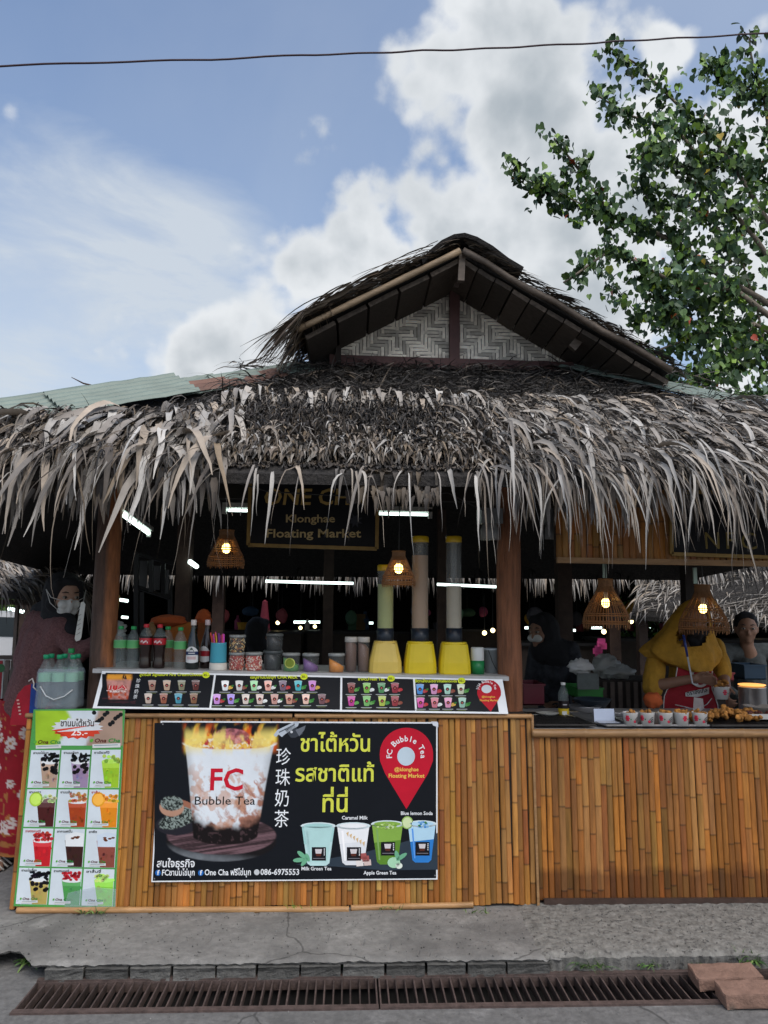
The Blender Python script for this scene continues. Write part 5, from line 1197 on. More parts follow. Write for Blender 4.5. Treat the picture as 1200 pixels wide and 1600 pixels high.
curved_label(r*.98, .10*h, [(fr-1.3, fr+.6, .13*h, .46*h, H('#d8d8d8'), .0006), (fr-1.3, fr+.6, .25*h, .36*h, H('#a3202c'), .0010)], 'paper_label', t2, None)
mb = MB(); mb.lathe([(.40*r, .885*h), (.42*r, .89*h), (.42*r, .985*h), (.36*r, 1.0*h)], 16, col=H('#c9b5b5')); lpart('cap', mb, 'plastic', t2, True)
# straw cup and straws
r, h = shelf_size(327, 354, 1004, 1046, 4.24); c0 = on_shelf(340.5, 4.24)
t = thing('straw_cup', 'turquoise plastic cup in a white stand full of straws', 'cup', c0)
mb = MB(); mb.lathe([(.93*r, .27*h), (.96*r, .3*h), (.90*r, .96*h), (.92*r, 1.0*h), (.84*r, 1.0*h), (.82*r, .35*h), (0, .34*h)], 20, col=H('#4aa3b8')); lpart('cup_wall', mb, 'plastic', t, True)
mb = MB(); mb.lathe([(0, 0), (1.0*r, 0), (1.02*r, .02*h), (1.0*r, .26*h), (.5*r, .27*h)], 20, col=H('#d6d2c8')); lpart('stand', mb, 'plastic', t, True)
for i in range(16):
    a = random.random()*6.28; q = r*.65*math.sqrt(random.random()); b = c0+Vector((q*math.cos(a), q*math.sin(a), .36*h)); ln = random.uniform(.125, .15)
    tilt = Vector((-0.06+q*math.cos(a)*3.0/ max(r, .01)*.05-0.05, 0.02*math.sin(a), 1)); cc = H(random.choice(['#e0409a', '#c23ab0', '#e88a3a', '#8a3aa8', '#e05a4a', '#d8b23a', '#d64fb8']))
    mb = MB(); mb.tube([b, b+tilt*ln], .0032, 7, cc); solo('drinking_straw', mb, 'straw', 'coloured plastic drinking straw standing in the turquoise cup', 'straw', b, 'straws in the turquoise cup')
# tubs and jars
def tub(px0, px1, y0, y1, Y, content, fill, label, grain=None, lid='#8f9290', dz=0.0, group='tubs of toppings', cmat='plastic', badge=None):
    r, h = shelf_size(px0, px1, y0, y1, Y); c = on_shelf((px0+px1)/2, Y)+Vector((0, 0, dz)); t = thing('topping_tub', label, 'tub', c, group)
    mb = MB(); mb.lathe([(0, 0), (.93*r, 0), (.96*r, .015*h), (1.0*r, .86*h)], 24); lpart('wall', mb, 'clear_plastic', t, True)
    mb = MB()
    if grain:
        mb.lathe([(0, .02*h), (.86*r, .02*h), (.90*r, fill*h), (0, fill*h)], 20, col=H(grain[0])); rr = random.Random(int(px0))
        for i in range(150):
            a = rr.uniform(math.pi*.98, math.pi*2.02); z = rr.uniform(.05, fill-.02)*h; s = r*rr.uniform(.10, .16)
            mb.ell((.88*r*math.cos(a), .88*r*math.sin(a), z), (s*rr.uniform(.6, 1.6), s*.5, s*rr.uniform(.5, 1.0)), 6, 4, H(rr.choice(grain)), Matrix.Rotation(rr.uniform(0, 3), 3, 'Y'))
    else:
        n = 20; tilt = .12; mb.lathe([(0, .02*h), (.88*r, .02*h), (.92*r, fill*h), (.5*r, fill*h*1.08), (0, fill*h*1.05)], n, col=H(content))
        for v in mb.v:
            if v.z > fill*h*.8: v.z += -v.x*.55
    lpart('contents', mb, cmat, t, not grain)
    mb = MB(); mb.lathe([(1.0*r, .85*h), (1.05*r, .86*h), (1.05*r, .975*h), (.98*r, 1.0*h), (0, 1.0*h)], 24, col=H(lid)); lpart('lid', mb, 'plastic', t, True)
    if badge:
        mb = MB(); pts = []
        for k, (rr_, cc) in enumerate(((.62, '#c8d06a'), (.50, '#7a8a2a'))):
            vs = [(math.sin(.62*0)*0, 0, 0)]; vs = []
            for i in range(18):
                a = 2*math.pi*i/18; x = rr_*r*math.cos(a); z = .47*h+rr_*r*.95*math.sin(a); vs.append((x-.1*r, -math.sqrt(max(1e-6, (1.01*r)**2-(x-.1*r)**2))-.0008*(k+1), z))
            mb.add(vs, [tuple(range(18))], H(cc))
        lpart('round_sticker', mb, 'plastic', t)
    return t, h
RG = ['#a83a30', '#c9a89a', '#d8c4b4', '#8a2f28', '#c06a50']; BG = ['#3a2a20', '#c9a060', '#d9c9a0', '#1f1a16', '#a86a3a', '#7a5a3a']
t, h1_ = tub(357.5, 382, 1020, 1047, 4.26, None, .84, 'clear tub of small red and white crumbs under the tub of brown cubes', RG)
tub(357.5, 382, 994, 1021, 4.26, None, .84, 'clear tub of brown and cream jelly cubes, stacked on the red crumbs', BG, dz=h1_)
tub(383.5, 409, 1020, 1048, 4.25, None, .82, 'clear tub of red and white jelly sticks beside the stacked pair', ['#b5433a', '#d8b8a8', '#c9745a', '#e0d0c4'])
t, h2_ = tub(411, 441, 1018, 1048, 4.30, '#1c2226', .80, 'wide dark tub at the bottom of the black stack', lid='#4a4f50')
tub(415, 441, 993, 1019, 4.30, '#1a1a1c', .80, 'narrow dark tub on top of the black stack', lid='#5c5f5e', dz=h2_)
tub(441.5, 468, 1021, 1049, 4.25, '#5f9a58', .52, 'tub of green powder with a round lime sticker', badge=True)
tub(472.5, 498, 1021, 1049, 4.25, '#7a5590', .5, 'tub of purple taro powder')
tub(513, 538, 1022, 1051, 4.24, '#d98a2c', .5, 'tub of orange tea powder')
tub(538.5, 557.5, 996, 1050, 4.27, '#6a4d3f', .97*.87, 'tall narrow jar of brown cocoa powder with a spoon', lid='#b9b4ac')
tub(558, 577, 996.5, 1050.5, 4.28, '#6f5345', .75, 'tall narrow jar of brown powder touching the pale yellow dispenser', lid='#b9b4ac')
# drink dispensers
def dispenser(bx0, bx1, tx0, tx1, tyt, tub0, tub1, ytop, yliq, ycol0, ycol1, ybase, Y, ycolr, liq, label):
    c = on_shelf((bx0+bx1)/2, Y); k = mpp(P((bx0+bx1)/2, 1000, Y)); zb = ybase; H_ = lambda y: (zb-y)*k
    t = thing('drink_dispenser', label, 'drink dispenser', c, 'tall drink dispensers')
    rb, rt_ = (bx1-bx0)*k/2, (tx1-tx0)*k/2; mb = MB(); n = 6
    prof = [(rb*.98, 0), (rb*1.0, .006), (rb*.97, H_(ycol1)*.35), (rt_*1.05, H_(tyt)-.012), (rt_*1.0, H_(tyt)-.008), (rt_*.98, H_(tyt)), (rt_*.7, H_(tyt)+.002)]
    vs, fs = [], []; m = 28
    for (rr, z) in prof:
        for j in range(m):
            a = 2*math.pi*j/m; e = 4.5; ca, sa = math.cos(a), math.sin(a); q = (abs(ca)**e+abs(sa)**e)**(-1/e)*0.98 if z < H_(tyt)-.011 else 1.0; vs.append((rr*q*ca, rr*q*sa*.9, z))
    for i in range(len(prof)-1):
        for j in range(m): fs.append((i*m+j, i*m+(j+1) % m, (i+1)*m+(j+1) % m, (i+1)*m+j))
    mb.add(vs, fs, H(ycolr)); lpart('base', mb, 'plastic', t, False)
    rtb = (tub1-tub0)*k/2
    mb = MB(); mb.lathe([(rtb*1.0, H_(tyt)-.002), (rtb*1.03, H_(ycol1)), (rtb*1.02, H_(ycol0)), (rtb*.9, H_(ycol0)+.001)], 24, col=H('#1d2530')); lpart('collar', mb, 'plastic', t, True)
    mb = MB(); mb.lathe([(rtb*.985, H_(ycol0)+.001), (rtb*.985, H_(ytop)-.003)], 28, capped=False); lpart('tube', mb, 'clear_tube', t, True)
    mb = MB(); mb.lathe([(0, H_(ycol0)+.003), (rtb*.93, H_(ycol0)+.003), (rtb*.93, H_(yliq)), (0, H_(yliq))], 28, col=H(liq)); lpart('drink', mb, 'plastic', t, False)
    mb = MB(); mb.tube([(0, 0, H_(yliq)), (0, 0, H_(ytop)-.01)], rtb*.4, 12, H('#8a8d8c')); lpart('ice_core', mb, 'clear_tube', t, True)
    mb = MB(); mb.lathe([(rtb*1.02, H_(ytop)-.014), (rtb*1.03, H_(ytop)-.012), (rtb*1.03, H_(ytop)+.014), (rtb*.9, H_(ytop)+.02), (0, H_(ytop)+.022)], 24, col=H('#c9a51f')); lpart('cap', mb, 'plastic', t, True)
    return t
dispenser(575, 628, 586, 622, 1006, 592, 618, 893, 918, 987, 1006, 1054, 4.30, '#dcbf5c', '#a9b06a', 'drink dispenser with pale yellow base and green drink behind a rattan lamp')
dispenser(630, 682, 639, 679, 1007, 647, 674, 848, 873, 987, 1007, 1055, 4.31, '#e0c51e', '#a98a6c', 'drink dispenser with bright yellow base and brown milk tea, middle of three')
dispenser(684, 735, 691, 731, 1008, 699, 724, 848, 921, 987, 1008, 1056, 4.31, '#e0c51e', '#b8ad96', 'drink dispenser with bright yellow base and milky drink beside the post')
r, h = shelf_size(735, 757, 1014, 1055, 4.30); t = thing('shaker_tub', 'green tub with a tall white lid right of the dispensers', 'tub', on_shelf(746, 4.30))
mb = MB(); mb.lathe([(0, 0), (.95*r, 0), (1.0*r, .5*h)], 20, col=H('#1c7a45')); lpart('body', mb, 'plastic', t, True)
mb = MB(); mb.lathe([(.96*r, .505*h), (.97*r, .51*h), (.93*r, .97*h), (.85*r, 1.0*h), (0, 1.0*h)], 20, col=H('#cfd2cf')); lpart('lid', mb, 'plastic', t, True)
r, h = shelf_size(755, 781, 1021, 1058, 4.42); t = thing('white_bucket', 'white plastic bucket half hidden by the smooth post', 'bucket', on_shelf(769, 4.42))
mb = MB(); mb.lathe([(0, 0), (.85*r, 0), (1.0*r, h), (1.06*r, h), (1.06*r, .93*h), (1.0*r, .92*h)], 20, col=H('#b9c0c2')); lpart('wall', mb, 'plastic', t, True)
mb = MB(); mb.tube([(-r*.6, -r*.86, h*.95), (-r*.2, -r*1.1, h*.5), (r*.3, -r*1.05, h*.15)], .002, 5, (.02, .02, .02)); lpart('cord', mb, 'plastic', t)

# water pack and bag at the left counter end
k = mpp(P(90, 1060, 4.17)); c = P(89, 1107, 4.17); c.z = 1.005
t = thing('water_pack', 'shrink wrapped pack of green capped water bottles left of the log post', 'bottle pack', c)
r_, h_ = 10.3*k, 82*k; bm_ = MB(); bm_.lathe([(a*r_, b*h_) for a, b in BOT], 14); me = bm_.mesh('bottle', (0, 0, 0), True)
cm = MB(); cm.lathe([(.44*r_, .92*h_), (.45*r_, .985*h_), (.38*r_, 1.0*h_), (0, 1.0*h_)], 14, col=H('#1f9a6a')); cme = cm.mesh('cap', (0, 0, 0), True)
lm = MB(); lm.lathe([(1.0*r_, .5*h_), (1.0*r_, .66*h_)], 14, col=H('#8fc9a4'), capped=False); lme = lm.mesh('label_band', (0, 0, 0), True)
for i in range(3):
    for j in range(2):
        b = obj('bottle', me, 'bottle_plastic', t, None, ((i-1)*r_*2.02, j*r_*2.02, 0)); obj('cap', cme, 'plastic', b); obj('label_band', lme, 'plastic', b)
mb = MB(); n = 32; vs, fs = [], []
for q, (z, s) in enumerate(((0.0, .98), (.05, 1.02), (.35, 1.0), (.55, 1.01), (.68, 1.0), (.74, .94))):
    for j in range(n):
        a = 2*math.pi*j/n; ca, sa = math.cos(a), math.sin(a); e = (abs(ca)**6+abs(sa)**6)**(-1/6); w_ = 1+.015*mnoise.noise((j*.9, q*1.7, 3)); vs.append((ca*e*r_*3.15*s*w_, r_+sa*e*r_*2.15*s*w_, z*h_))
for q in range(5):
    for j in range(n): fs.append((q*n+j, q*n+(j+1) % n, (q+1)*n+(j+1) % n, (q+1)*n+j))
mb.add(vs, fs); lpart('wrap', mb, 'wrap', t, True)
mb = MB(); mb.tube([(-r_*2.2, -r_*1.25, .42*h_), (-r_*1.2, -r_*1.5, .25*h_), (0, -r_*1.55, .18*h_), (r_*1.5, -r_*1.5, .24*h_), (r_*2.6, -r_*1.2, .36*h_)], .003, 6, H('#d8dcdc')); lpart('handle', mb, 'plastic', t, True)
wb2 = dup(wb, P(107, 1100, 4.32)); wb2.location.z = 1.005; wb2.scale = (1.15, 1.15, 1.35); wb2['label'] = 'tall green capped water bottle behind the shrink wrapped pack'; wb2['group'] = 'large water bottles'
wb3 = dup(wb, on_shelf(163, 4.42), 'green bottle mostly hidden behind the log post')
wb3['group'] = 'large water bottles'
c = P(42, 1115, 4.30); t = thing('carrier_bag', 'red and blue carrier bag with white cord behind the left counter end', 'bag', c)
mb = MB(); mb.prism([(-.085, -.06), (.01, -.06), (.012, .155), (-.02, .145), (-.055, .10), (-.078, .03)], c, (1, 0, 0), (0, 0, 1), (0, 1, 0), .05, H('#a3162a')); part('red_side', mb, 'matte', t)
mb = MB(); mb.prism([(.012, -.06), (.055, -.06), (.05, .12), (.03, .155), (.0125, .155)], c, (1, 0, 0), (0, 0, 1), (0, 1, 0), .05, H('#1f3f8a')); part('blue_side', mb, 'matte', t)
mb = MB(); mb.tube([c+Vector(q) for q in ((.0, -.002, .17), (.02, -.006, .185), (.03, -.006, .16), (.028, -.006, .14), (.05, -.006, .12))], .004, 6, H('#d9d4cf')); part('cord', mb, 'matte', t, True)
mb = MB()
for i in range(5): mb.box(c+Vector((-.05+.004*i, -.003, .07-.018*i)), (.012, .003, .008), col=H('#d8a9a0'))
part('white_script', mb, 'matte', t, kind='stuff')

# ------------------------------------------------------------------ lamps and lights
def rattan_lamp(px, ytop, ybot, wpx, Y, label, group, ycord, neck=.30, nrib=46):
    top = P(px, ytop, Y); k = mpp(top); h = (ybot-ytop)*k; R = wpx*k/2; c = Vector((top.x, Y, P(px, ybot, Y).z)); t = thing('rattan_lamp', label, 'lamp', c, group)
    prof = [(neck*R, h), (neck*R*1.02, h*.86), (neck*R*1.35, h*.74), (R*.70, h*.52), (R*.93, h*.30), (R*1.0, h*.14), (R*.97, 0.0)]
    ph = random.random()
    mb = MB()
    for i in range(nrib):
        a = 2*math.pi*(i+random.uniform(-.2, .2))/nrib; lo = random.uniform(-.02, .05)*h
        mb.tube([(rr*math.cos(a), rr*math.sin(a), z if q < 6 else lo) for q, (rr, z) in enumerate(prof)], .0021, 4, caps=False)
    lpart('shade_ribs', mb, 'rattan', t)
    mb = MB()
    def ring(R_, z, r=.0028):
        pts = [(R_*math.cos(2*math.pi*i/24), R_*math.sin(2*math.pi*i/24), z) for i in range(25)]; mb.tube(pts, r, 5, caps=False)
    for q in (3, 4, 5): ring(prof[q][0]*1.01, prof[q][1]); ring(prof[q][0]*1.01, prof[q][1]-.012)
    ring(prof[0][0]*1.03, prof[0][1], .004); lpart('shade_rings', mb, 'rattan', t)
    mb = MB(); mb.lathe([(neck*R*.97, h*.99), (neck*R*.98, h*.80), (neck*R*1.1, h*.74)], 20, capped=False); lpart('shade_neck', mb, 'rattan', t, True)
    mb = MB(); mb.ell((0, 0, h*.52), (.024, .024, .028), 14, 10); b = lpart('bulb', mb, 'bulb', t, True)
    mb = MB(); mb.tube([(0, 0, h*.60), (0, 0, h*.92)], .012, 10, H('#cfcfc4')); lpart('socket', mb, 'plastic', t)
    ct = P(px, ycord, Y).z-c.z; mb = MB(); mb.tube([(0, 0, h*.9), (.004, 0, (h+ct)/2), (0, 0, ct)], .003, 5, (.02, .02, .02)); lpart('cord', mb, 'plastic', t)
    return t
rattan_lamp(354.5, 829, 887, 57, 4.22, 'small rattan pendant lamp lit on the left, under the name board edge', 'rattan pendant lamps', 740, .38)
rattan_lamp(623, 862, 917, 52, 4.16, 'small lit rattan pendant lamp in front of the pale yellow dispenser', 'rattan pendant lamps', 740, .38)
l3 = rattan_lamp(945.5, 906, 982, 71, 4.40, 'large lit rattan pendant lamp over the trays of the snack counter', 'rattan pendant lamps', 875)
l4 = rattan_lamp(1097, 915, 991, 74, 4.48, 'large lit rattan pendant lamp hiding the face of the snack seller', 'rattan pendant lamps', 880)
for L_p, (px, y0, y1) in ((l3, (941.5, 879, 903)), (l4, (1083, 887, 912))):
    p, q = P(px+3, y0, 4.44), P(px+3, y1, 4.44); mb = MB(); mb.box((p+q)/2, (.02, .012, (p-q).length), col=H('#9fb5a8'))
    solo('light_switch', mb, 'plastic', 'pale switch block on the cord above the %s rattan lamp' % ('snack tray' if L_p is l3 else "seller's"), 'switch', (p+q)/2, 'cord switches')
def fluoro(p, q, label, group='fluorescent tubes', fix=True, r=.0105, name='fluorescent_light'):
    p, q = Vector(p), Vector(q); t = thing(name, label, 'light', (p+q)/2, group); d = (q-p).normalized()
    mb = MB(); mb.tube([p, q], r, 10); part('tube', mb, 'tube_light', t, True)
    if fix:
        mb = MB(); mb.beam(p-d*.03+Vector((0, .01, .032)), q+d*.03+Vector((0, .01, .032)), .05, .03); mb.beam(p-d*.03+Vector((0, 0, .005)), p-d*.005+Vector((0, 0, .005)), .03, .06); mb.beam(q+d*.005+Vector((0, 0, .005)), q+d*.03+Vector((0, 0, .005)), .03, .06); part('housing', mb, 'fixture', t)
    return t
fluoro(P(355, 797, 4.95), P(668, 804, 4.95), 'long fluorescent light running behind the black name board')
fluoro(P(415, 908, 6.9), P(483, 910, 6.9), 'fluorescent tube over the tubs at the back, left half of a pair', fix=False, r=.012); fluoro(P(484, 910, 6.9), P(552, 911.5, 6.9), 'fluorescent tube over the tubs at the back, right half of a pair', fix=False, r=.012)
fluoro(P(683, 913, 6.9), P(778, 917, 6.9), 'fluorescent tube at the back seen past the dispensers', fix=False, r=.012)
fluoro(P(185, 799, 4.8), P(232, 833, 5.6), 'fluorescent tube slanting along the left roof slope beside the log post', r=.015)
fluoro(P(297, 878, 6.1), P(307, 885, 6.6), 'short fluorescent tube seen end-on left of the small rattan lamp', fix=False, r=.02)
for (x0, y0, x1, y1, Y, lb) in ((459, 972, 500, 972, 12, 'far white tube light over the dark stack of tubs'), (573, 973.5, 583, 973.5, 13, 'far short tube light by the pale yellow dispenser'), (924, 981, 940, 981, 12.5, 'far tube light under the snack tray lamp'), (961, 980, 978, 980, 12.5, 'far tube light right of the snack tray lamp'), (891, 985, 899, 985, 12, 'tiny far tube light behind the floral shirt'), (820, 981, 828, 981, 12, 'tiny far tube light beside the smooth post'), (187, 937, 200, 939, 9.9, 'far tube light just right of the log post'), (13, 951, 37, 956, 9.2, 'far tube light under the left thatch'), (1002, 981, 1016, 980, 12, 'far tube light behind the seller shoulder'), (190, 964, 200, 965, 12, 'far small tube light above the first water bottles')):
    fluoro(P(x0, y0, Y), P(x1, y1, Y), lb, 'far tube lights', fix=False, r=.02)
for i, (x, y, Y) in enumerate(((469.5, 981, 12), (492, 979, 12), (434, 973, 11), (394, 978, 11), (943.5, 987, 9.3), (986, 971, 9.5), (1181, 971, 11), (666, 992, 11), (660, 985, 12.5), (770, 985, 10), (757, 989, 10))):
    p = P(x, y, Y); t = thing('far_lamp', 'small far bulb glowing in the dark market behind the counters', 'lamp', p, 'far bulbs'); mb = MB(); mb.ell(p, .028 if Y > 10 else .03, 10, 8); part('bulb', mb, 'bulb_far', t, True); mb = MB(); mb.tube([p+Vector((0, 0, .03)), p+Vector((0, 0, .5))], .004, 5, (.02, .02, .02)); part('cord', mb, 'plastic', t)
def grey_box(x0, x1, y0, y1, Y, label):
    a, b = P(x0, y1, Y), P(x1, y0, Y); c = (a+b)/2; t = thing('speaker_box', label, 'speaker', c, 'grey boxes under the thatch'); w, h = b.x-a.x, b.z-a.z
    mb = MB(); mb.box(c, (w, .09, h*.55), col=H('#6d6f70'), M=Matrix.Rotation(.15, 3, 'Z')); part('body', mb, 'plastic', t)
    mb = MB(); mb.lathe([(w*.3, 0), (w*.42, -.05), (w*.45, -.1)], 12, c=c+Vector((0, 0, -h*.2)), col=H('#7d7f80')); part('hood', mb, 'plastic', t, True)
grey_box(748, 782, 786, 828, 4.25, 'grey weatherproof box fixed left of the smooth post top'); grey_box(850, 868, 786, 828, 4.4, 'small grey box under the thatch left of the bamboo fascia')
mb = MB(); pts = [P(300, 735, 3.95)+Vector((0, 0, 0)), P(420, 768, 3.95), P(560, 776, 4.0), P(700, 770, 4.1), P(760, 800, 4.2)]; mb.tube(pts, .004, 5, (.02, .02, .022)); solo('slack_cable', mb, 'plastic', 'thin dark cable drooping under the thatch across the name board', 'cable', pts[2])

# ------------------------------------------------------------------ what stands on the snack counter
mb = MB(); a0, a1 = FRONT2.w(ya_-.01, b2t+.03), FRONT2.w(yb_, b2t+.03)
TOPZ = a0.z+0.004
mb.box(((a0.x+a1.x)/2, 4.50, TOPZ-.008), (a1.x-a0.x, .86, .014)); part('top', mb, 'grey_top', c2)
def tray(x0, x1, yb, Y0, Y1, m, label, skew=0.0, rim='steel'):
    xa, xb = P(x0, yb, Y0).x, P(x1, yb, Y0).x; t = thing('tray', label, 'tray', ((xa+xb)/2, (Y0+Y1)/2, TOPZ), 'trays on the snack counter'); z = TOPZ+.012
    S = lambda x, y: (x+skew*(y-Y0)/(Y1-Y0), y, z)
    mb = MB(); mb.add([S(xa, Y0), S(xb, Y0), S(xb, Y1), S(xa, Y1)], [(0, 1, 2, 3)]); part('pan', mb, 'dark_mesh' if m != 'steel' else 'steel', t)
    mb = MB(); cs = [S(xa, Y0), S(xb, Y0), S(xb, Y1), S(xa, Y1)]
    for i in range(4): mb.tube([Vector(cs[i])+Vector((0, 0, .004)), Vector(cs[(i+1) % 4])+Vector((0, 0, .004))], .006, 6)
    part('rim', mb, rim, t); n = int((xb-xa)/.016)
    wm = MB()
    for i in range(1, n): wm.tube([Vector(S(xa+(xb-xa)*i/n, Y0))+Vector((0, 0, .006)), Vector(S(xa+(xb-xa)*i/n, Y1))+Vector((0, 0, .006))], .0022, 4, caps=False)
    for j in range(1, 5): wm.tube([Vector(S(xa, Y0+(Y1-Y0)*j/5))+Vector((0, 0, .004)), Vector(S(xb, Y0+(Y1-Y0)*j/5))+Vector((0, 0, .004))], .0022, 4, caps=False)
    part('wire_grid', wm, m, t, kind='stuff'); return t
tray(838, 930, 1136, 4.12, 4.60, 'dark_mesh', 'dark empty wire tray at the left end of the snack counter', -.03, 'dark_mesh')
tray(948, 988, 1136, 4.12, 4.62, 'steel', 'steel wire tray under the white folded card', -.14)
tray(992, 1108, 1138, 4.12, 4.60, 'steel', 'steel tray holding the row of snack cups', 0)
tray(1112, 1330, 1140, 4.11, 4.60, 'dark_mesh', 'dark wire tray under the heap of fried chicken', 0, 'dark_mesh')
CUPC = []
def snack_cup(px, yb, Y, label, wpx=23.5, hpx=17.5, turn=0.0, z=None, group='paper snack cups in a row'):
    p = P(px, yb, Y); k = mpp(p); R, h = wpx*k/2, hpx*k*1.08; c = Vector((p.x, Y, TOPZ+.016 if z is None else z)); t = thing('snack_cup', label, 'cup', c, group)
    mb = MB(); mb.lathe([(0, .004), (.84*R, .0), (R, h), (1.03*R, h+.002), (1.0*R, h+.003), (.95*R, h*.96), (.5*R, h*.85), (0, h*.85)], 22, col=H('#d4d3cf')); lpart('wall', mb, 'plastic', t, True)
    def dec(a, z, s, col, mb, sz=1.0):
        rr = R*(.84+.16*z/h)+.0006; mb.ell((rr*math.cos(a), rr*math.sin(a), z), (s, s*.16, s*sz), 8, 5, col, Matrix.Rotation(a+math.pi/2, 3, 'Z'))
    f0 = -math.pi/2+turn; mb = MB()
    for i in range(6): dec(f0-.75+.20*math.cos(i*1.05), h*(.60+.17*math.sin(i*1.05)), .0055, H('#c8304a'), mb)
    dec(f0-.75, h*.6, .006, H('#b3203c'), mb); dec(f0+.30, h*.34, .0075, H('#c03048'), mb); lpart('red_flowers', mb, 'plastic', t, True)
    mb = MB()
    for i in range(3):
        for q in range(7):
            a = .15+q*.22; dec(f0+.95-(.16+.13*i)*math.cos(a)*1.6, h*(.25+(.16+.14*i)*math.sin(a)), .0026, H('#1d1a1c'), mb)
    dec(f0-.25, h*.52, .004, H('#4a7a5a'), mb); lpart('black_swirls', mb, 'plastic', t, True); CUPC.append((c, R, h)); return t
tn = [('leftmost', 'two round fritters'), ('second', 'x'), ('third', 'x'), ('fourth', 'x'), ('fifth', 'x')]
for i, (px, lb) in enumerate(((985.5, 'flower printed snack cup first in the row, beside the white card'), (1011.5, 'flower printed snack cup second in the row from the white card'), (1040, 'flower printed snack cup in the middle of the row of five'), (1065, 'flower printed snack cup with its flower turned front, fourth from the card'), (1094, 'flower printed snack cup at the right end of the row, touching the chicken heap'))):
    snack_cup(px, 1138.5+.3*i, 4.13, lb, turn=(0, -.35, -.2, .9, -.15)[i])
def lump(seed, n=4, s=.02):
    mb = MB(); rr = random.Random(seed)
    for k in range(n): mb.ell(((k-n/2)*s*.75+rr.uniform(-.3, .3)*s, rr.uniform(-.5, .5)*s, rr.uniform(-.3, .3)*s), (s*rr.uniform(.6, .95), s*rr.uniform(.5, .8), s*rr.uniform(.5, .75)), 10, 7)
    for i, v in enumerate(mb.v):
        d = mnoise.noise(v*70+Vector((seed, 0, 0)))*.006+mnoise.noise(v*150)*.003; v += v.normalized()*d
    mb.c = [tuple(q*(1+.5*mnoise.noise(v*60)) for q in H('#b57d3c')) for v in mb.v]
    return mb.mesh('fried_piece', (0, 0, 0), True)
LM = [lump(s, 3+s % 4, .013+.003*(s % 3)) for s in range(9)]; BALL = [lump(20+s, 1, .022) for s in range(3)]
def food(me, loc, label, group, sc_=1.0, name='fried_chicken', cat='fried food'):
    o = obj(name, me, 'food', None, None, loc); o.rotation_euler = (random.uniform(-.5, .5), random.uniform(-.5, .5), random.uniform(0, 6.28)); o.scale = (sc_,)*3; return tag(o, label, cat, group)
for i, (c, R, h) in enumerate(CUPC):
    for j in range(4):
        a = j*1.7+i; food(random.choice(BALL if i < 3 else LM), c+Vector((R*.45*math.cos(a), R*.45*math.sin(a), h*.98+(.008 if j == 3 else 0))), 'golden fried ball piled in a flower printed snack cup', 'fried balls in the cups', .85, 'fried_ball')
zz = TOPZ+.02
for i in range(44):
    u = random.random(); px = 1078+112*u; d = random.random(); hgt = max(0, 1-abs(u-.50)*1.9)*(1-d*.5)*.06
    p = P(px, 1130, 4.16+.30*d); food(random.choice(LM), Vector((p.x, 4.16+.30*d, zz+.012+hgt*random.uniform(.2, 1))), 'golden fried chicken piece in the heap on the dark tray', 'fried chicken heap', random.uniform(.9, 1.6))
c = P(944, 1117, 4.22); t = thing('price_card', 'blank white folded card standing on the steel wire tray', 'card', (c.x, 4.22, TOPZ+.02)); kk = mpp(c)
mb = MB(); mb.box((0, 0, .034), (.112, .002, .068), col=H('#c3cde0'), M=Matrix.Rotation(-.1, 3, 'X')); lpart('front_leaf', mb, 'plastic', t); mb = MB(); mb.box((0.0, -.05, .006), (.112, .07, .002), col=H('#b5bccb')); lpart('foot_leaf', mb, 'plastic', t)
c = P(880.5, 1110, 4.52); kk = mpp(c); t = thing('soda_bottle', 'clear bottle with white cap and a black and yellow label beside the empty wire tray', 'bottle', (c.x, 4.52, TOPZ+.006)); r, h = 8.3*kk, 52*kk
mb = MB(); mb.lathe([(a*r, b*h) for a, b in BOT], 18); lpart('body', mb, 'bottle_plastic', t, True)
mb = MB(); mb.lathe([(1.0*r, .02*h), (1.01*r, .03*h), (1.01*r, .24*h)], 18, col=H('#d8b82c'), capped=False); mb.lathe([(1.0*r, .241*h), (1.0*r, .47*h)], 18, col=H('#1c1216'), capped=False); lpart('label_band', mb, 'plastic', t, True)
mb = MB(); mb.box((-.003, -r*1.02, .11*h), (r*.9, .002, .12*h), col=H('#dcdcd4')); mb.box((0, -r*1.02, .36*h), (r*.8, .002, .03*h), col=H('#b9b4b4')); lpart('label_patch', mb, 'plastic', t)
mb = MB(); mb.lathe([(.42*r, .92*h), (.45*r, .925*h), (.45*r, 1.0*h), (0, 1.0*h)], 14, col=H('#d8d8d4')); lpart('cap', mb, 'plastic', t, True)
def plate(px, Y, R, label, h=.012, m='plastic', col='#b9b9b2', z=None, cat='plate', name='plate'):
    x = P(px, 1105, Y).x; mb = MB(); mb.lathe([(0, 0), (R*.6, 0), (R, h), (R*1.02, h+.003), (R*.93, h), (R*.55, .006), (0, .006)], 24, c=(x, Y, TOPZ+.004 if z is None else z), col=H(col)); return solo(name, mb, m, label, cat, (x, Y, TOPZ), smooth=True)
plate(834, 4.56, .075, 'shallow white plate by the foot of the smooth post', .014); plate(855, 4.50, .065, 'white plate overlapping the one by the post', .016, z=TOPZ+.012)
plate(913, 4.72, .10, 'round steel pan behind the empty wire tray', .035, 'steel', '#999999', cat='pan', name='steel_pan'); plate(925, 4.86, .12, 'dark blue grey basin behind the steel pan', .06, 'plastic', '#2c3640', cat='basin', name='basin')
plate(1188, 4.62, .10, 'pale bowl beside the cooking pot', .05, 'plastic', '#b9ada0', cat='bowl', name='bowl')
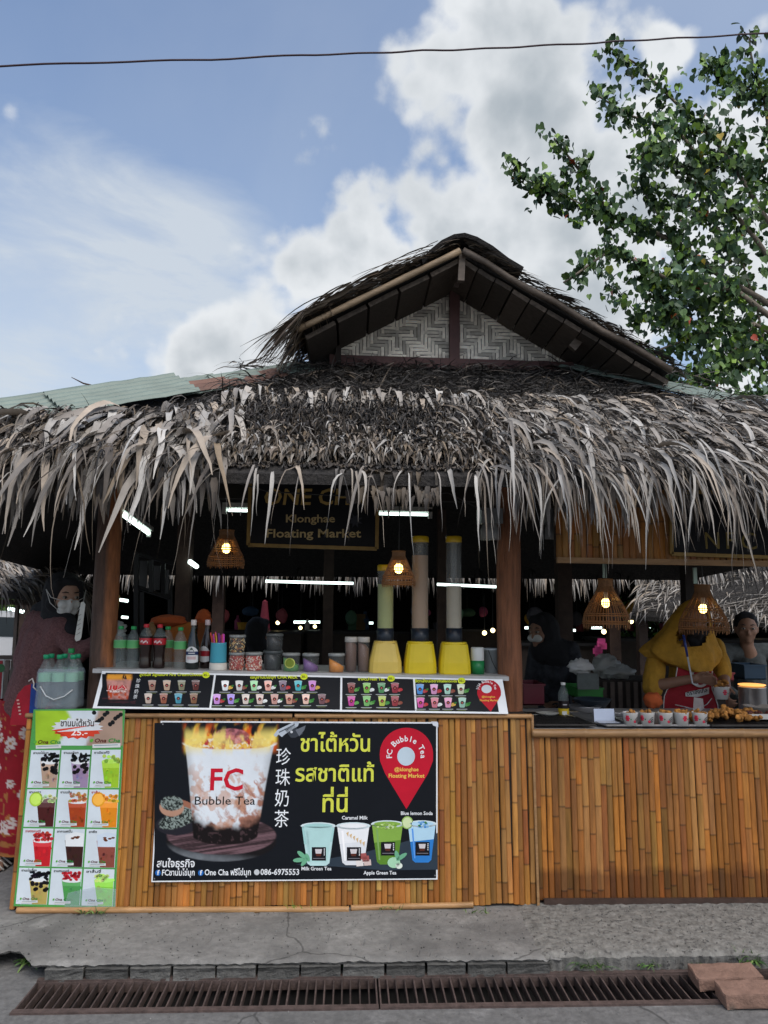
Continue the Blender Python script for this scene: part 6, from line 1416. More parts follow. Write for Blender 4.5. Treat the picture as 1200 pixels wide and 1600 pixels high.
def crate(x0, x1, y0, y1, Y, d, col, label, cat, name, m='plastic', z0=None):
    a, b = P(x0, y1, Y), P(x1, y0, Y); c = Vector(((a.x+b.x)/2, Y+d/2, a.z)); t = thing(name, label, cat, c); w, h = b.x-a.x, b.z-a.z; mb = MB(); th = .006
    mb.box((0, 0, .004), (w, d, .008), col=H(col))
    for sx in (-1, 1): mb.box((sx*(w/2-th/2), 0, h/2), (th, d, h-.001), col=H(col)); mb.box((0, sx*(d/2-th/2), h/2), (w-2*th-.001, th, h-.002), col=H(col))
    lpart('wall', mb, m, t); mb = MB()
    for sx in (-1, 1): mb.box((0, sx*(d/2+.002), h), (w+.014, .012, .012), col=H(col)); mb.box((sx*(w/2+.002), 0, h), (.012, d-.012, .011), col=H(col))
    lpart('rim', mb, m, t); return t
crate(818, 850, 1070, 1102, 4.85, .25, '#5c0f24', 'dark red plastic crate behind the plates near the smooth post', 'crate', 'plastic_crate')
crate(903, 942, 1076, 1092, 5.15, .3, '#1f7a2c', 'bright green plastic tray below the grey panel', 'tray', 'green_tray')
crate(1116, 1146, 1052, 1064, 5.15, .2, '#b5484a', 'salmon pink basket behind the hand with the cup', 'basket', 'pink_basket')
crate(1164, 1196, 1040, 1062, 5.3, .2, '#2f4a60', 'blue grey box behind the glowing hotplate', 'box', 'blue_box')
a = P(902, 1077, 5.05); b = P(935, 1052, 5.05); mb = MB(); mb.box((a+b)/2, (b.x-a.x, .015, b.z-a.z), col=H('#5c6260')); solo('grey_panel', mb, 'matte', 'plain grey panel standing above the green tray', 'panel', (a+b)/2)
c = P(1176, 1100, 4.78); t = thing('cooking_pot', 'steel cooking pot under the glowing hotplate rim at the right', 'pot', (c.x, 4.78, TOPZ+.006)); kk = mpp(c)
mb = MB(); mb.lathe([(0, 0), (.075, 0), (.08, .01), (.08, .14), (.084, .145), (.076, .145), (.074, .02), (0, .02)], 24); lpart('wall', mb, 'steel', t, True)
mb = MB(); mb.lathe([(0, .155), (.07, .152), (.08, .156), (.08, .160), (.07, .162), (0, .162)], 24); lpart('heat_plate', mb, 'glow_plate', t, True)
c = P(1184, 1128, 4.3); t = thing('food_tray', 'white paper tray of dark red grilled skewers at the right end', 'tray', (c.x, 4.3, TOPZ+.03)); mb = MB(); mb.box((0, 0, .004), (.16, .11, .008), col=H('#c9c8c4')); mb.box((0, -.055, .014), (.16, .006, .028), col=H('#c9c8c4')); mb.box((-.08, 0, .014), (.006, .104, .027), col=H('#c9c8c4')); lpart('tray_wall', mb, 'plastic', t)
for i in range(7): food(LM[i], (c.x-.05+.02*i, 4.3+random.uniform(-.03, .03), TOPZ+.06), 'dark red grilled meat piece in the white paper tray', 'grilled meat pieces', .8, 'grilled_meat').active_material = None
mat('grilled', (0.10, 0.022, 0.016), 0.4, (60, .4), (60, .5))
gm = LM[0].copy(); gm.name = 'grilled_piece'; gm.materials.clear(); gm.materials.append(MATS['grilled'])
for o in bpy.data.objects:
    if o.name.startswith('grilled_meat'): o.data = gm
for m_ in LM:
    if not m_.materials or m_.materials[0] is None: m_.materials.clear(); m_.materials.append(MATS['food'])
# plastic bag on a cabinet, leaning clear scoop
def crumple(c, r, seed, m, label, cat, name, sq=(1, .7, .8)):
    mb = MB(); mb.ell((0, 0, 0), r, 26, 18)
    for v in mb.v:
        q = v.normalized(); v.x *= sq[0]; v.y *= sq[1]; v.z *= sq[2]; v += q*r*(.35*mnoise.noise(q*2.5+Vector((seed, 0, 0)))+.16*mnoise.noise(q*7+Vector((0, seed, 0))))
        v += Vector(c)
    return solo(name, mb, m, label, cat, c, smooth=True)
mat('bag_plastic', (0.62, 0.64, 0.62), 0.3, trans=.35, alpha=.8, bump=(14, .5))
crumple(P(948, 1042, 5.6), .10, 3, 'bag_plastic', 'crumpled clear plastic bag on the cabinet behind the counter, nearest the lamp', 'plastic bag', 'plastic_bag'); crumple(P(966, 1050, 5.55), .09, 9, 'bag_plastic', 'crumpled whitish plastic bag sagging over the cabinet corner', 'plastic bag', 'plastic_bag', (1.3, .7, .5))
crumple(P(907, 1042, 5.4), .075, 15, 'white_panel', 'pinkish white bundle behind the floral shirt', 'bundle', 'bundle', (1.1, .7, .7))
a = P(940, 1145, 5.5); b = P(1000, 1062, 5.5); t = thing('wooden_cabinet', 'dark wooden slatted cabinet behind the snack counter', 'cabinet', ((a.x+b.x)/2, 5.7, .07)); mb = MB(); mb.box(((a.x+b.x)/2+.05, 5.7, (b.z+.07)/2), (b.x-a.x+.2, .4, b.z-.07)); part('carcass', mb, 'dark_wood', t)
for i in range(9):
    mb = MB(); mb.box((a.x-.03+(b.x-a.x+.16)*i/8, 5.49, (b.z+.07)/2), (.03, .012, b.z-.1)); part('slat', mb, 'fence_slat', t, at=(a.x+(b.x-a.x)*i/8, 5.49, .07))
c = P(1090, 1105, 4.66); mb = MB(); vs = []
mb.add([c+Vector(q) for q in ((-.03, 0, -.02), (.01, 0, -.025), (.035, .0, .05), (-.02, 0, .06), (.045, .01, -.01))], [(0, 1, 2, 3), (1, 4, 2)]); 
solo('clear_scoop', mb, 'bag_plastic', 'clear plastic scoop bag leaning in front of the red apron', 'scoop', c)
# ------------------------------------------------------------------ the market behind
for Yw, lab in ((19.5, 0),):
    mb = MB(); mb.box((1.0, 19.5, 1.6), (26, .2, 3.3)); solo('added_market_wall', mb, 'ceiling_dark', 'added dark far wall closing the back of the covered market', 'wall', (1, 19.5, 0))  # far wall added so the market behind stays dark
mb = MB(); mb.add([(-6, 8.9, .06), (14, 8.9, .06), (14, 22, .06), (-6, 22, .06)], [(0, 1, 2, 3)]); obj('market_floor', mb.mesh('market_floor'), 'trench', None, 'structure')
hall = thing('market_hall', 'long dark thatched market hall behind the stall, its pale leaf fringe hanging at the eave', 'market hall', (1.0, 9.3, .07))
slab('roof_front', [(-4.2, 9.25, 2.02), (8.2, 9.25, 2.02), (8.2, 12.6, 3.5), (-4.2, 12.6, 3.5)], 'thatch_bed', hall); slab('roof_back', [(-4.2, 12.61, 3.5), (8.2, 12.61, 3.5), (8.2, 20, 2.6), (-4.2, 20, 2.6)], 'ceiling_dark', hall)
mb = MB(); mb.box((-4.25, 15.2, 1.5), (.1, 8.6, 3.0)); part('added_side_wall', mb, 'ceiling_dark', hall); mb = MB(); mb.box((8.25, 14.4, 1.5), (.1, 10.0, 3.0)); part('added_side_wall', mb, 'ceiling_dark', hall)  # side walls added to block daylight and keep the hall dark
for x in (-3.9, -1.6, 0.9, 3.3, 5.6, 7.9):
    mb = MB(); mb.box((x, 9.6, 1.05), (.14, .14, 2.0)); part('post', mb, 'brown_beam', hall, at=(x, 9.6, .06))
HS = []
def fringe(lst, x0, x1, Y, z, n, L0, L1, w0, w1, pal, side=(-.3, .3), fwd=(-.9, -.2), g=(2, 5), dz=.06, K=6):
    x = U(x0, x1, n); p = np.stack([x, Y+U(-.05, .12, n), np.full(n, z)+U(-dz, dz, n)], axis=1)
    V, C = ribbons(p, np.stack([U(*side, n), U(*fwd, n), U(-.6, .3, n)], axis=1), np.stack([np.ones(n), U(-.5, .5, n), U(-.3, .3, n)], axis=1), U(L0, L1, n), U(w0, w1, n), U(*g, n), pick(pal, n), K, None, U(-1, 1, n), U(-1.5, 1.5, n), .25)
    lst.append((V.reshape(n, -1, 3), C.reshape(n, -1, 3), K))
for i in range(46):     # uneven bunches
    x = -4.1+12.2*(i+random.random())/46; fringe(HS, x-.14, x+.14, 9.22, 2.0-random.uniform(0, .05), random.randint(14, 40), .20, random.uniform(.30, .46), .016, .03, PALE*1.05)
fringe(HS, -4.2, 8.2, 9.3, 2.03, 700, .12, .3, .015, .03, np.vstack([WEATH, TAN]))
soft_part('thatch_fringe', HS, hall)
# our own roof's back eave, leaf colour darkened into a silhouette against the light
BS = []
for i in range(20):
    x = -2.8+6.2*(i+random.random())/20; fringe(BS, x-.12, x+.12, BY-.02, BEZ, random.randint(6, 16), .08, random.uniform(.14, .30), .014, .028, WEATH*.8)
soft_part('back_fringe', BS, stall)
# pale thatched roof at the back right, lower than the hall
rs = thing('thatched_shed', 'pale thatched shed roof seen low at the right behind the seller', 'shed', P(1150, 960, 8.6))
ra, rb, rc_, rd_ = P(985, 962, 8.55), P(1420, 985, 8.55), P(1420, 860, 9.6), P(1010, 880, 9.6)
slab('roof', [ra, rb, rc_, rd_], 'thatch_bed', rs, .05)
RS = []; n = 900; u, v_ = U(0, 1, n), U(0, 1, n)
A = np.array([np.array(q) for q in (ra, rb, rc_, rd_)]); pp = (A[0][None]*(1-u)[:, None]+A[1][None]*u[:, None])*(1-v_)[:, None]+(A[3][None]*(1-u)[:, None]+A[2][None]*u[:, None])*v_[:, None]; pp[:, 2] += .02
dn = np.array((ra-rd_).normalized()); D = dn[None]+np.stack([U(-.6, .2, n), U(-.2, .2, n), U(.05, .4, n)], axis=1)
V, C = ribbons(pp, D, np.stack([np.ones(n), U(-.4, .4, n), U(-.2, .2, n)], axis=1), U(.2, .4, n), U(.012, .022, n), U(.2, .8, n), pick(PALE, n), 5, None, U(-.6, .6, n), U(-1, 1, n), .25); RS.append((V.reshape(n, -1, 3), C.reshape(n, -1, 3), 6))
soft_part('thatch', RS, rs)
for x in (ra.x+.2, rb.x-.2):
    mb = MB(); mb.box((x, 8.75, ra.z/2), (.1, .1, ra.z-.1)); part('post', mb, 'brown_beam', rs, at=(x, 8.75, .05))
# leaves of our roof's right back corner, colour darkened into backlit silhouettes
BS = []; fringe(BS, P(1075, 900, 7.9).x, P(1230, 900, 7.9).x, 7.95, P(1100, 872, 7.9).z, 60, .25, .55, .02, .035, WEATH*.5, side=(-.1, .3)); soft_part('silhouette_fringe', BS, stall)
# stalls, goods and people in the dark
def back_counter(x0, x1, Y, h, label):
    t = thing('back_counter', label, 'counter', ((x0+x1)/2, Y, .06), 'dark counters in the market hall'); mb = MB(); mb.box(((x0+x1)/2, Y+.3, h/2+.03), (x1-x0, .6, h-.06)); part('carcass', mb, 'dark_wood', t); mb = MB(); mb.box(((x0+x1)/2, Y+.28, h+.02), (x1-x0+.06, .7, .035)); part('top', mb, 'black', t)
    return t
for i, (px0, px1, Y, h, lb) in enumerate(((330, 470, 10.6, 1.15, 'dark market counter behind the stacked tubs'), (480, 640, 10.8, 1.15, 'dark market counter behind the pale yellow dispenser'), (650, 800, 10.5, 1.2, 'dark market counter behind the yellow dispensers'), (815, 930, 9.9, 1.05, 'dark market counter behind the floral shirt'), (935, 1080, 10.2, 1.1, 'dark market counter behind the plastic bags'), (1100, 1300, 10.0, 1.1, 'dark market counter behind the young man'), (190, 320, 10.2, 1.1, 'dark market counter behind the orange board'))):
    back_counter(P(px0, 1000, Y).x, P(px1, 1000, Y).x, Y, h, lb)
cc = {'dark red': '#6a2a30', 'navy': '#22405a', 'pale grey': '#a8a49a', 'brown': '#5a4a2a', 'dark green': '#2a4a34', 'plum': '#8a3a5a', 'charcoal': '#39393f', 'mustard': '#b0862c'}
for i in range(26):
    Y = random.choice((10.75, 10.95, 10.6)); px = random.uniform(335, 1190); x = P(px, 1000, Y).x; z = 1.21; k = random.randint(0, 2); s = random.uniform(.05, .11); mb = MB()
    ck = random.choice(list(cc)); 
    if k == 0: mb.box((x, Y, z+s), (s*1.5, s, s*2), rz=random.uniform(-.3, .3), col=H(cc[ck]))
    elif k == 1: mb.lathe([(0, 0), (s*.5, 0), (s*.52, s*1.4), (s*.2, s*1.9), (s*.2, s*2.3), (0, s*2.3)], 10, c=(x, Y, z), col=H(cc[ck]))
    else: mb.lathe([(0, 0), (s*.7, 0), (s*.9, s*1.1), (s*.95, s*1.15), (0, s*1.1)], 12, c=(x, Y, z), col=H(cc[ck]))
    solo(('carton', 'jar', 'basin')[k], mb, 'matte', 'small %s %s on the dark market counters far behind the %s' % (ck, ('carton', 'jar', 'basin')[k], 'stacked tubs' if px < 480 else 'drink dispensers' if px < 800 else 'floral shirt' if px < 930 else 'seller'), ('carton', 'jar', 'basin')[k], (x, Y, z), ('far cartons', 'far jars', 'far basins')[k])
for i in range(16):
    px = random.uniform(335, 1060); Y = random.uniform(9.5, 10.3); q = P(px, random.uniform(952, 972), Y); ck = random.choice(list(cc)); w_, h_ = random.uniform(.06, .12), random.uniform(.10, .22); mb = MB()
    mb.ell(q, (w_, .04, h_*.6), 10, 7, H(cc[ck]))
    for v in mb.v: v.x += .02*mnoise.noise(v*9); v.z += .03*mnoise.noise(v*7+Vector((4, 0, 0)))
    mb.tube([q+Vector((0, 0, h_*.5)), q+Vector((0, 0, h_*.5+.35))], .004, 4, (.02, .02, .02))
    solo('hanging_bag', mb, 'matte', 'dim %s bag hung from the market hall eave behind the %s' % (ck, 'stacked tubs' if px < 480 else 'yellow dispensers' if px < 800 else 'floral shirt' if px < 930 else 'seller'), 'bag', q, 'bags hung in the market hall', smooth=True)
p = P(941, 1010, 9.3); mb = MB()
for i in range(7): mb.box(p+Vector((random.uniform(-.05, .05), .02*i, .06-.03*i)), (.09, .01, .07), col=H('#d04a8a'), rz=random.uniform(-.5, .5))
solo('pink_cloth', mb, 'matte', 'bright pink cloth hanging far back between the rattan lamps', 'cloth', p)
p = P(413, 978, 9.0); mb = MB(); mb.lathe([(.0, .3), (.03, .28), (.06, 0), (.07, -.05), (0, -.06)], 8, c=p, col=H('#6a1a2c')); solo('red_cloth', mb, 'matte', 'dark red cloth hanging above the black tub stack at the back', 'cloth', p)
# dark rack and orange things left of the centre
t = thing('metal_rack', 'tall dark metal rack with grey panels behind the water bottles', 'rack', P(240, 1045, 5.6))
for (x0, y0, x1, y1, w) in ((213, 865, 213, 1050, 7), (266, 905, 266, 1050, 8), (210, 865, 268, 880, 5), (213, 917, 266, 935, 6), (222, 925, 222, 1050, 4), (236, 875, 236, 925, 5), (255, 880, 255, 930, 5), (213, 1000, 266, 1000, 4)):
    a, b = P(x0, y0, 5.6 if x0 < 240 else 5.9), P(x1, y1, 5.6 if x1 < 240 else 5.9); mb = MB(); mb.beam(a, b, .03, w*mpp(a), up=(0, 1, 0) if abs(x0-x1) < 2 else (0, 0, 1)); part('bar', mb, 'black', t, at=a)
for x0, x1, y0, y1 in ((217, 231, 876, 918), (239, 251, 884, 922), (258, 264, 890, 928)):
    a, b = P(x0, y1, 5.75), P(x1, y0, 5.75); mb = MB(); mb.box((a+b)/2, (b.x-a.x, .01, b.z-a.z), col=(.035, .037, .042)); part('grey_pane', mb, 'plastic', t, at=(a+b)/2)
a, b = P(257, 1050, 5.0), P(322, 972, 5.0); t = thing('orange_board', 'upright orange board behind the syrup bottles', 'board', (a+b)/2); mb = MB(); mb.box((a+b)/2+Vector((-.03, 0, 0)), (b.x-a.x-.06, .03, b.z-a.z), col=H('#a8611f')); part('panel', mb, 'matte', t); mb = MB(); mb.box((b.x-.026, 5.0, (a.z+b.z)/2), (.045, .034, b.z-a.z-.01), col=H('#7d4214')); part('edge', mb, 'matte', t)
mb = MB(); mb.ell((b.x-.06, 4.978, b.z-.035), .012, 8, 6, (.02, .02, .02)); part('catch', mb, 'plastic', t)
def drape(c, size, seed, m, label, cat, name):
    mb = MB(); mb.ell((0, 0, 0), 1, 24, 14)
    for v in mb.v:
        q = v.copy(); v *= 1+.25*mnoise.noise(q*2.2+Vector((seed, 0, 0)))+.08*mnoise.noise(q*6); v.x *= size[0]; v.y *= size[1]; v.z *= size[2]; v += Vector(c)
    return solo(name, mb, m, label, cat, c, smooth=True)
drape(P(263, 970, 5.0), (.115, .08, .035), 2, 'orange_cloth', 'crumpled orange cloth lying along the top of the orange board', 'cloth', 'orange_cloth')
drape(P(318, 967, 5.1), (.05, .05, .06), 5, 'orange_cloth', 'folded orange cloth corner sticking up behind the syrup bottle necks', 'cloth', 'orange_cloth')
drape(P(236, 985, 4.9), (.03, .03, .05), 8, 'bamboo_pole', 'small bunch of dry yellow stuff above the cola bottles', 'bundle', 'dry_bundle')
a, b = P(178, 963, 4.5), P(186, 930, 4.5); mb = MB(); mb.box((a+b)/2, (b.x-a.x, .012, b.z-a.z), col=H('#a08a4c'), M=Matrix.Rotation(.08, 3, 'Y')); solo('yellow_slat', mb, 'matte', 'pale yellow wooden slat hanging just right of the log post', 'slat', (a+b)/2)
crumple(P(176, 985, 4.75), .075, 21, 'bag_plastic', 'clear bag of goods behind the first water bottles', 'plastic bag', 'plastic_bag')
a, b = P(120, 1000, 4.22), P(128, 942, 4.22); mb = MB(); pts = [(-.018, -.09), (-.010, -.105), (.008, -.10), (.016, -.085), (.028, .09), (.016, .105), (.004, .10)]; c = (a+b)/2
mb.prism(pts, c, (1, 0, .05), (0, 0, 1), (0, -1, 0), .006, H('#b9b9b2')); t = tag(obj('white_tag', mb.mesh('white_tag', c), 'plastic', None, None, c), 'long white tag with dark scribbles hanging on the log post by the masked face', 'tag')
mb = MB()
for i in range(5): mb.tube([c+Vector((-.008+.004*(i % 2), -.0075, -.07+.024*i)), c+Vector((.010, -.0075, -.058+.024*i))], .0014, 4, (.03, .03, .03))
part('scribbles', mb, 'plastic', t, kind='stuff')

# ------------------------------------------------------------------ left side: neighbour's thatch, fence, sign, car, shrubs
nb = thing('thatched_stall', 'neighbouring low thatched stall at the far left behind the masked woman', 'market stall', P(20, 1080, 7.3))
na, nb_, nc, nd = P(-330, 905, 7.1), P(128, 932, 7.1), P(112, 896, 8.2), P(-330, 800, 8.2)
slab('roof', [na, nb_, nc, nd], 'thatch_bed', nb, .06)
NS = []; n = 620; u, v_ = U(0, 1, n), U(0, 1, n); A = np.array([np.array(q) for q in (na, nb_, nc, nd)])
pp = (A[0][None]*(1-u)[:, None]+A[1][None]*u[:, None])*(1-v_)[:, None]+(A[3][None]*(1-u)[:, None]+A[2][None]*u[:, None])*v_[:, None]; pp[:, 2] += U(.02, .07, n)
D = np.stack([U(.3, 1.0, n), U(-.9, -.2, n), U(-.35, .15, n)], axis=1)
V, C = ribbons(pp, D, np.stack([U(.3, .9, n), np.ones(n), U(-.4, .4, n)], axis=1), U(.3, .62, n), U(.018, .032, n), U(.8, 2.4, n), pick(np.vstack([PALE*.9, TAN]), n), 7, None, U(-.5, .5, n), U(-.8, .8, n), .25); NS.append((V.reshape(n, -1, 3), C.reshape(n, -1, 3), 7)); soft_part('thatch', NS, nb)
for px, w in ((24, 5), (49, 6), (-40, 6)):
    q = P(px, 1000, 7.3); mb = MB(); mb.box((q.x, 7.3, (P(px, 925, 7.3).z+.05)/2), (w*mpp(q), .04, P(px, 925, 7.3).z-.05)); part('post', mb, 'fence_slat', nb, at=(q.x, 7.3, .05))
q0, q1 = P(-200, 935, 7.3), P(60, 942, 7.3); mb = MB(); mb.beam(q0, q1, .04, .05); part('beam', mb, 'brown_beam', nb)
fs_ = thing('slat_fence', 'low fence of upright grey brown slats behind the masked woman', 'fence', P(20, 1110, 6.4))
zt, zb_ = P(20, 1030, 6.4).z, .08
for i in range(22):
    x = P(-110+8.6*i, 1060, 6.4).x; mb = MB(); mb.box((x, 6.4, (zt+zb_)/2), (.034, .018, zt-zb_-random.uniform(0, .02))); part('slat', mb, 'fence_slat', fs_, at=(x, 6.4, zb_))
mb = MB(); mb.beam(P(-115, 1028, 6.38), P(75, 1027, 6.38), .03, .035); mb.beam(P(-115, 1100, 6.42), P(75, 1100, 6.42), .02, .04); part('rail', mb, 'fence_slat', fs_)
a, b = P(-60, 1108, 5.9), P(7.5, 1030, 5.9); t = thing('red_sign', 'edge of a red sign with white border in front of the slat fence', 'sign', (b.x, 5.9, a.z)); c = (a+b)/2
mb = MB(); mb.box(c, (b.x-a.x, .012, b.z-a.z), col=H('#c9c9c6')); part('panel', mb, 'plastic', t); mb = MB(); mb.box(c+Vector((0, -.0075, 0)), (b.x-a.x-.02, .004, b.z-a.z-.02), col=H('#9c1426')); part('red_face', mb, 'plastic', t)
q = P(1, 1044, 5.885); mb = MB(); mb.lathe([(0, 0), (.03, 0), (.03, .002), (0, .002)], 16, col=H('#2c6a3c')); me = mb.mesh('green_badge'); o = obj('green_badge', me, 'plastic', t, None, Vector((q.x, 5.888, q.z))-t.location); o.rotation_euler = (R_(90), 0, 0)
mb = MB(); mb.box((a.x+.05, 5.93, a.z/2), (.03, .03, a.z)); mb.box((b.x-.05, 5.93, a.z/2), (.03, .03, a.z)); part('legs', mb, 'brown_beam', t, kind='stuff')
# parked car
cp = P(8, 1012, 15.0); t = thing('parked_car', 'white parked car far off in the sunlight at the left edge', 'car', (cp.x, 15.0, 0)); mb = MB()
prof = [(-2.1, .35), (2.1, .35), (2.15, .62), (2.0, .80), (1.2, .90), (.55, 1.35), (-1.1, 1.40), (-1.75, .98), (-2.1, .92)]
mb.prism(prof, (cp.x, 14.2, 0), (1, 0, 0), (0, 0, 1), (0, 1, 0), 1.6); part('body', mb, 'car_paint', t)
mb = MB(); mb.prism([(.95, .93), (.5, 1.28), (-1.0, 1.32), (-1.45, .97)], (cp.x, 14.19, 0), (1, 0, 0), (0, 0, 1), (0, 1, 0), 1.62); part('window', mb, 'car_glass', t)
wm = MB(); wm.lathe([(.12, 0), (.30, 0), (.33, .04), (.33, .16), (.3, .2), (.12, .2)], 18, col=(.02, .02, .02)); wme = wm.mesh('wheel')
for dx in (-1.3, 1.3):
    for y in (14.14, 15.66):
        o = obj('wheel', wme, 'plastic', t, None, (dx, y-15+.2, .33)); o.rotation_euler = (R_(90), 0, 0)
mb = MB(); mb.box((cp.x+2.06, 14.5, .68), (.1, .3, .12), col=(.8, .8, .75)); part('headlight', mb, 'plastic', t)
def leaf_mass(name, label, cat, c, r, n, cols, lsz, group=None, m='tree_leaf', flat=1.0):
    nn = n; d = RNG.normal(0, 1, (nn, 3)); d /= np.linalg.norm(d, axis=1, keepdims=True); rad = U(.45, 1.0, nn)**.5; p = d*rad[:, None]*np.array(r)[None]
    lump_ = np.array([mnoise.noise(Vector(q)*1.2/ max(r)*2) for q in p]); p = p*(1+.35*lump_)[:, None]
    a = RNG.normal(0, 1, (nn, 3)); a /= np.linalg.norm(a, axis=1, keepdims=True); b = np.cross(a, RNG.normal(0, 1, (nn, 3))); b /= np.linalg.norm(b, axis=1, keepdims=True)
    s = U(.6, 1.3, nn)[:, None]*lsz; V = np.stack([p-a*s, p+b*s*.45, p+a*s, p-b*s*.45], axis=1); C = np.repeat(pick(np.array(cols), nn)[:, None, :], 4, axis=1)
    me = mesh_np(name, V, C, np.array([[0, 1, 2, 3]])); t = thing(name, label, cat, c, group); obj('foliage', me, m, t, 'stuff', (0, 0, r[2]*.8))
    mb = MB()
    for i in range(4): mb.tube([(0, 0, 0), (r[0]*.25*math.cos(i*1.6), r[1]*.25*math.sin(i*1.6), r[2]*.9)], [.03, .012], 6)
    lpart('stem', mb, 'bark', t); return t
G_ = [H('#4a6a2c'), H('#5f8038'), H('#38522a'), H('#7a9448')]
leaf_mass('shrub', 'sunlit green shrub behind the parked car, the left one', 'shrub', (P(-30, 1000, 18).x, 18, 0), (1.6, 1.0, 1.1), 1500, G_, .10, 'shrubs beyond the car park')
leaf_mass('shrub', 'sunlit green shrub behind the parked car, nearer the thatch post', 'shrub', (P(55, 1000, 18.5).x, 18.5, 0), (1.4, 1.0, 1.0), 1300, G_, .10, 'shrubs beyond the car park')
leaf_mass('tree', 'bushy green tree beyond the car park at the far left', 'tree', (P(-90, 1000, 26).x, 26, 0), (3.2, 2.5, 2.6), 2200, G_, .18)
leaf_mass('shrub', 'light green shrub behind the pale shed roof at the right', 'shrub', (P(1040, 960, 11.4).x, 11.4, .9), (.7, .5, .6), 700, [H('#4a7a34'), H('#6a9a44')], .07)

# ------------------------------------------------------------------ people
def capsule(mb, p0, r0, p1, r1, n=12):
    p0, p1 = Vector(p0), Vector(p1); d = p1-p0; L = max(d.length, 1e-5); d = d/L; pts, rs = [], []
    for a in (-80, -55, -25, 0): pts.append(p0+d*(r0*math.sin(R_(a)))); rs.append(r0*math.cos(R_(a)))
    for a in (0, 25, 55, 80): pts.append(p1+d*(r1*math.sin(R_(a)))+d*1e-5); rs.append(r1*math.cos(R_(a)))
    mb.tube(pts, rs, n)
def solid(name, caps, ells, voxel, parent, m, smooth=5, wr=0.0, wscale=12, cuts=None):
    """one closed continuous surface grown from overlapping limbs"""
    mb = MB()
    for c in caps: capsule(mb, *c)
    for e in ells: mb.ell(e[0], e[1], 16, 10, None, e[2] if len(e) > 2 else None)
    me = mb.mesh(name); o = bpy.data.objects.new(name, me); COL.objects.link(o)
    r = o.modifiers.new('r', 'REMESH'); r.mode = 'VOXEL'; r.voxel_size = voxel; s = o.modifiers.new('s', 'SMOOTH'); s.iterations = smooth; s.factor = .5
    dg = bpy.context.evaluated_depsgraph_get(); nm = bpy.data.meshes.new_from_object(o.evaluated_get(dg)); bpy.data.objects.remove(o); bpy.data.meshes.remove(me)
    nv = len(nm.vertices); co = np.zeros(nv*3, dtype=np.float32); nm.vertices.foreach_get('co', co); co = co.reshape(-1, 3)
    if wr:
        no = np.zeros(nv*3, dtype=np.float32); nm.vertices.foreach_get('normal', no); no = no.reshape(-1, 3)
        k = np.array([mnoise.noise(Vector((q[0]*wscale, q[1]*wscale, q[2]*wscale*.45)))+.5*mnoise.noise(Vector((q[0]*wscale*2.3, q[1]*wscale*2.3, q[2]*wscale))) for q in co]); co = co+no*(k*wr)[:, None]
    w = np.array(wloc(parent)); nm.vertices.foreach_set('co', (co-w).astype(np.float32).ravel()); nm.name = name; nm.shade_smooth(); nm.materials.clear(); nm.update()
    return obj(name, nm, m, parent)
def hand_caps(wrist, fwd, side, curl=.6, s=1.0, thumb=1):
    """palm, four unequal bent fingers and a thumb leaving the side of the palm"""
    f, sd = Vector(fwd).normalized(), Vector(side); sd = (sd-f*sd.dot(f)).normalized(); dn = f.cross(sd)*thumb; w = Vector(wrist); out = []
    for k in (-.024, 0, .024): out.append((w+sd*k*.7*s, .015*s, w+f*.075*s+sd*k*s, .0125*s))
    for k, L in ((-.032, .058), (-.011, .076), (.011, .082), (.032, .072)):
        p = w+f*.078*s+sd*k*s; a = .25; seg = L/2.6*s; r = .0092*s
        for q in range(3):
            d = f*math.cos(a)+dn*math.sin(a); p2 = p+d*seg*(1, .85, .75)[q]; out.append((p, r, p2, r*.9)); p = p2; r *= .9; a += curl
    p = w+sd*.030*s+f*.02*s; d = (f*.55+sd*.8+dn*.35).normalized()
    for q in range(3):
        p2 = p+d*.03*s; out.append((p, (.0125, .011, .0095)[q]*s, p2, (.011, .0095, .008)[q]*s)); p = p2; d = (d+f*.45+dn*.25*curl-sd*.35).normalized()
    return out
def head_ells(c, face, r=.098):
    """head with brow, nose, chin, ears; face = direction looked at"""
    c = Vector(c); f = Vector(face).normalized(); s = f.cross(Vector((0, 0, 1))).normalized(); u = s.cross(f)
    M = Matrix((s, f, u)).transposed(); E = [(c, (r*.80, r*.98, r*1.14), M), (c+f*r*.25-u*r*.55, (r*.62, r*.70, r*.62), M), (c+f*r*.72-u*r*.98, (r*.26, r*.24, r*.22), M), (c+f*r*.98-u*r*.30, (r*.13, r*.20, r*.22), M),
         (c+f*r*1.02-u*r*.42, (r*.17, r*.14, r*.11), M), (c+f*r*.80+u*r*.12, (r*.55, r*.2, r*.12), M), (c+f*r*.86-u*r*.70, (r*.26, r*.10, r*.07), M), (c+f*r*.86-u*r*.80, (r*.22, r*.10, r*.07), M)]
    for q in (-1, 1): E += [(c+s*q*r*.82-u*r*.18, (r*.08, r*.2, r*.3), M), (c+f*r*.62+s*q*r*.38-u*r*.35, (r*.3, r*.25, r*.25), M)]
    return E, f, s, u
def eyes(c, f, s, u, r, par):
    for q in (-1, 1):
        e = c+f*r*.90+s*q*r*.34+u*r*.0; mb = MB(); mb.ell(e, (r*.15, r*.15, r*.09), 10, 8, H('#8f887f'), Matrix((s, f, u)).transposed()); ob = part('eye', mb, 'plastic', par, True, at=e)
        mb = MB(); mb.ell(e+f*r*.10, (r*.075, r*.065, r*.08), 8, 6, H('#140d0a'), Matrix((s, f, u)).transposed()); part('iris', mb, 'plastic', ob, True, at=e)
        mb = MB(); mb.tube([e+f*r*.02+u*r*.26-s*q*r*.17, e+f*r*.06+u*r*.31, e-f*r*.02+u*r*.27+s*q*r*.2], [r*.03, r*.04, r*.015], 5, H('#140e0c')); part('eyebrow', mb, 'plastic', par, True, at=e)
